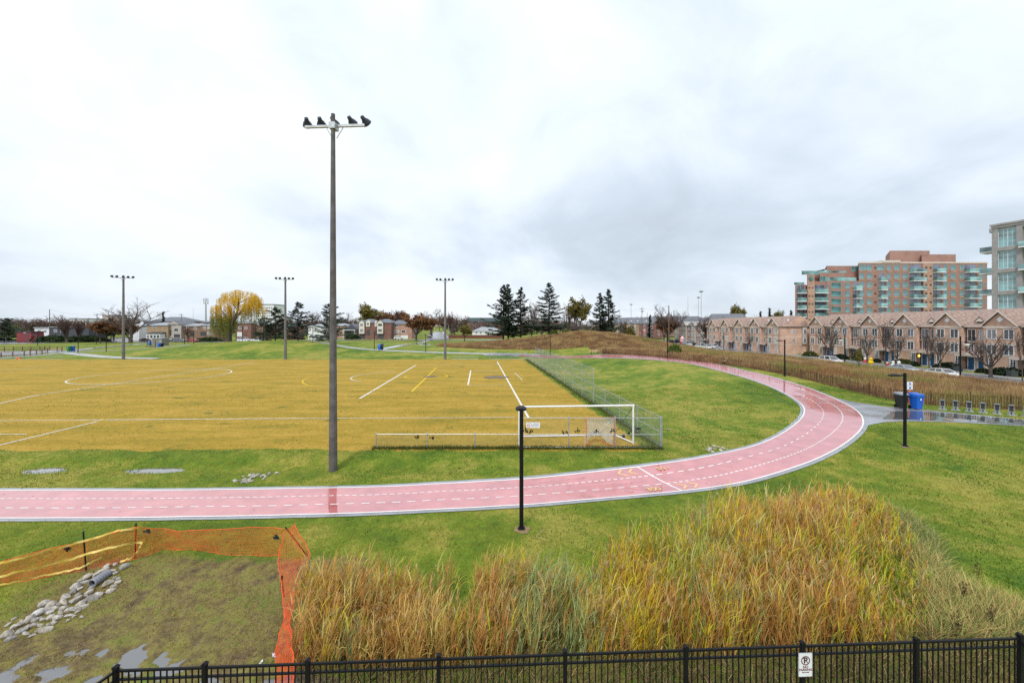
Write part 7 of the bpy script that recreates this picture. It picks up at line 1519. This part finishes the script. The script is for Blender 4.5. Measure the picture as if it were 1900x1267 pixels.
high_mast('tall high mast light above the grey roofs', 1301, 400, 541); high_mast('second high mast light left of the tall one', 1296, 480, 552); high_mast('distant high mast light above the corner house', 1171, 560, 565)
tw_o = thing('antenna_mast', 'thin antenna mast above the grey roofs left of the high mast lights', 'antenna', GD(1276.5, 420)); MB().tube((0, 0, 0), (0, 0, AZ(550, 420) - tw_o.location.z), .35, .12, 6).build('mast', m_galv, tw_o)
ct = thing('cell_tower', 'cell tower with antenna panels behind the houses by the willow', 'antenna', GD(382, 330)); hh = AZ(553, 330) - ct.location.z; MB().tube((0, 0, 0), (0, 0, hh), .75, .45, 8).build('mast', m_galv, ct)
for k, z in enumerate((hh - 1.5, hh - 4.0)):
    for i in range(6): a = i * math.pi / 3 + k * .3; MB().cbox((math.cos(a) * 1.6, math.sin(a) * 1.6, z), (.35, .35, 2.0), a).build('antenna_panel', m_wht if i % 2 else m_galv, ct); MB().tube((0, 0, z), (math.cos(a) * 1.6, math.sin(a) * 1.6, z), .06, n=4).build('strut', m_galv, ct)
am = thing('antenna_mast', 'needle thin antenna beside the cell tower', 'antenna', GD(358.5, 350)); MB().tube((0, 0, 0), (0, 0, AZ(572, 350) - am.location.z), .16, .08, 5).build('mast', m_galv, am)
# glowing porch lantern, yard figures and the rest before the townhouses
pl_y = 82.5; pl = thing('porch_lantern', 'glowing yellow lantern on the townhouse porch', 'lantern', (AX(1705, pl_y), pl_y, AZ(660, pl_y))); me_ = material('lantern_glow', (1.0, .55, .08), emit=2.2, var=.02); m = MB()
for i in range(5): a = 2 * math.pi * i / 5; m.add([(0, 0, 0), (.10 * math.cos(a - .6), -.08, .10 * math.sin(a - .6)), (.36 * math.cos(a), 0, .36 * math.sin(a)), (.10 * math.cos(a + .6), -.08, .10 * math.sin(a + .6)), (0, -.12, 0), (0, .12, 0)], [(4, 1, 2), (4, 2, 3), (5, 2, 1), (5, 3, 2)])
m.build('star', me_, pl); MB().tube((0, 0, .2), (0, 0, .75), .015, n=4).build('hanger', m_black, pl)
m_yel = material('yellow_plastic', (.75, .50, .01), rough=.5); m_fwh = material('white_plastic', (.72, .72, .70), rough=.5); m_frd = material('red_plastic', (.50, .03, .03), rough=.5)
def yard_figure(label, px, x, h, top, bottom):
    y = x * FPX / (px - CX); o = thing('yard_ornament', label, 'yard ornament', onground(x, y), 0, 'small coloured yard ornaments'); MB().lathe([(.05, 0), (.34 * h, .02), (.36 * h, .25 * h), (.22 * h, .52 * h)], 12).build('body', bottom, o, smooth=True); MB().lathe([(.15 * h, .50 * h), (.24 * h, .64 * h), (.22 * h, .82 * h), (.06, .98 * h)], 12).build('head', top, o, smooth=True)
yard_figure('yellow yard ornament beside the small street tree', 1616, 80, 1.5, m_yel, m_yel); yard_figure('white and red yard ornament left of the yellow one', 1606, 80.5, 1.4, m_fwh, m_frd); yard_figure('small red yard ornament before the blue door', 1646.5, 80, .9, m_fwh, m_frd); yard_figure('white yard ornament left of the red wrapped trunk', 1657.5, 80, 1.2, m_fwh, m_fwh); yard_figure('slim white yard ornament right of the red wrapped trunk', 1668, 80, 1.3, m_fwh, m_fwh)
inf = thing('yard_inflatable', 'red and white inflatable column beside the parked cars', 'inflatable', onground(79.5, 79.5 * FPX / (1266 - CX))); MB().lathe([(.9, 0), (1.1, .4), (.9, 1.2), (.8, 1.6)], 14).build('base_roll', m_frd, inf, smooth=True); MB().lathe([(.85, 1.6), (.95, 2.2), (.8, 2.9), (.4, 3.4), (.1, 3.8)], 14).build('top_roll', material('pink_vinyl', (.75, .45, .45), rough=.5), inf, smooth=True); MB().lathe([(.82, 1.15), (1.0, 1.2), (1.0, 1.45), (.82, 1.5)], 14).build('white_band', m_fwh, inf)
for px, y, lab in ((1863 + 15, 66.5, 'grey utility box at the foot of the hedge by the largest street tree'), (1777, 74, 'grey utility box behind the lantern post')):
    x = AX(px, y); o = thing('utility_box', lab, 'utility box', onground(x, y), -.1, 'grey utility boxes'); MB().box(-.5, .5, -.4, .4, 0, .95).build('cabinet', material('box_green_grey', (.05, .06, .065), rough=.6), o); MB().box(-.53, .53, -.43, .43, .95, 1.0).build('lid', MATS['box_green_grey'], o)
# small things by the park lawn at far left
tp = thing('park_sculpture', 'dark leaning V shaped play frame on the far lawn', 'play frame', GD(61, 172)); MB().tube((-1.2, 0, 0), (-3.8, 0, 3.6), .2, n=6).tube((.6, 0, 0), (2.2, 0, 3.4), .2, n=6).tube((-3.8, 0, 3.6), (2.2, 0, 3.4), .16, n=6).build('frame', m_dgrey, tp); MB().tube((-1.2, 0, 0), (2.2, 0, 3.4), .12, n=6).build('strut', m_frd, tp)
for i, (px, y, w_, c_, lab) in enumerate(((34.5, 88.2, .9, m_or, 'small orange object on the grass by the far left fence'), (282, 133, 2.2, m_rail, 'low white and brown barrier beside the blue bin'))):
    g = GD(px, y); o = thing('low_barrier', lab, 'barrier', g); MB().box(-w_ / 2, w_ / 2, -.1, .1, .12, .42).build('board', c_, o)
    for sx in (-1, 1): MB().box(sx * w_ * .4 - .05, sx * w_ * .4 + .05, -.25, .25, 0, .12).build('foot', m_fwh, o)
for px, y, lab in ((774, 138, 'round flower bed edging with dark centre near the far lamp'),):
    g = GD(px + 15, y - 12); o = thing('planter_ring', 'pale round paved ring on the lawn by the far lamp post', 'planter', g); MB().lathe([(1.3, 0), (2.0, 0), (2.0, .12), (1.3, .12)], 24, (0, 0, .02)).build('ring', MATS['kerb_concrete'], o); MB().lathe([(.2, 0), (.8, 0), (.7, .3), (.2, .4)], 12, (0, 0, .02)).build('planter', m_black, o)
# bollards along the park edge
for i, px in enumerate((646, 657, 667, 677, 688, 698, 708, 718, 730, 739, 500, 520, 541, 560, 575)):
    g = GD(px, 174); o = thing('bollard', 'short dark wooden bollard in the row along the far park edge', 'bollard', g, 0, 'wooden bollards along the far park edge'); MB().tube((0, 0, -.1), (0, 0, .95), .14, .13, 7).build('post', m_rail, o); MB().lathe([(.13, 0), (.10, .06), (.02, .08)], 7, (0, 0, .95)).build('cap', m_rail, o)
# broken reed stalks lying on the verge and pale slab by the track
k = thing('fallen_reed', 'bent pale reed stalk lying on the grass by the near lamp post', 'reed stalk', G(1000, 1000)); q = [G(1011, 983), G(994, 998), G(1015, 1004)]; MB().path([p - k.location + Vector((0, 0, .05)) for p in q], .008, 4).build('stalk', material('dry_reed', (.5, .4, .2)), k)
# ------------------------------------------------------------------ the far wood on the horizon
fp = []; rr = random.Random(99)
TW = []; 
for i in range(560):
    y = rr.uniform(240, 560); x = rr.uniform(-1.45, 1.0) * y; 
    q_ = x / y * FPX + CX
    if (785 < q_ < 840 and y < 430) or (y < 300 and q_ > 1080): continue
    h = rr.uniform(6, 12) * (1.0 + (y - 240) / 700); wd = h * rr.uniform(.4, .65); k = rr.choice((0, 0, 0, 1, 1, 2)); n = 170; u = npr.normal(size=(n, 3)); u /= np.linalg.norm(u, axis=1, keepdims=True); p = u * npr.uniform(.3, 1.0, (n, 1)) * np.array([wd, wd, h * .46]) + np.array([x, y, hg(x, y) + h * .54])
    fp.append(cards(p, np.full(n, .85), palette((((.155, .12, .115), (.125, .10, .10), (.18, .14, .13)), ((.19, .105, .065), (.15, .09, .06)), ((.08, .10, .045), (.11, .12, .05)))[k], n, .2)))
    TW.append(((x, y, hg(x, y) - .5), (x, y, hg(x, y) + h * .6), .35, .15))
V, T, Cc = join(fp); fw_ = setp(obj('far_wood', np_mesh('far_wood', V, T, m_fol, Cc)), 'hazy band of far bare and brown trees on the horizon', 'woodland', kind='stuff'); obj('far_trunks', segs_mesh('far_trunks', TW, m_bark, 4), fw_)['kind'] = 'stuff'
print('objects', len(bpy.data.objects))
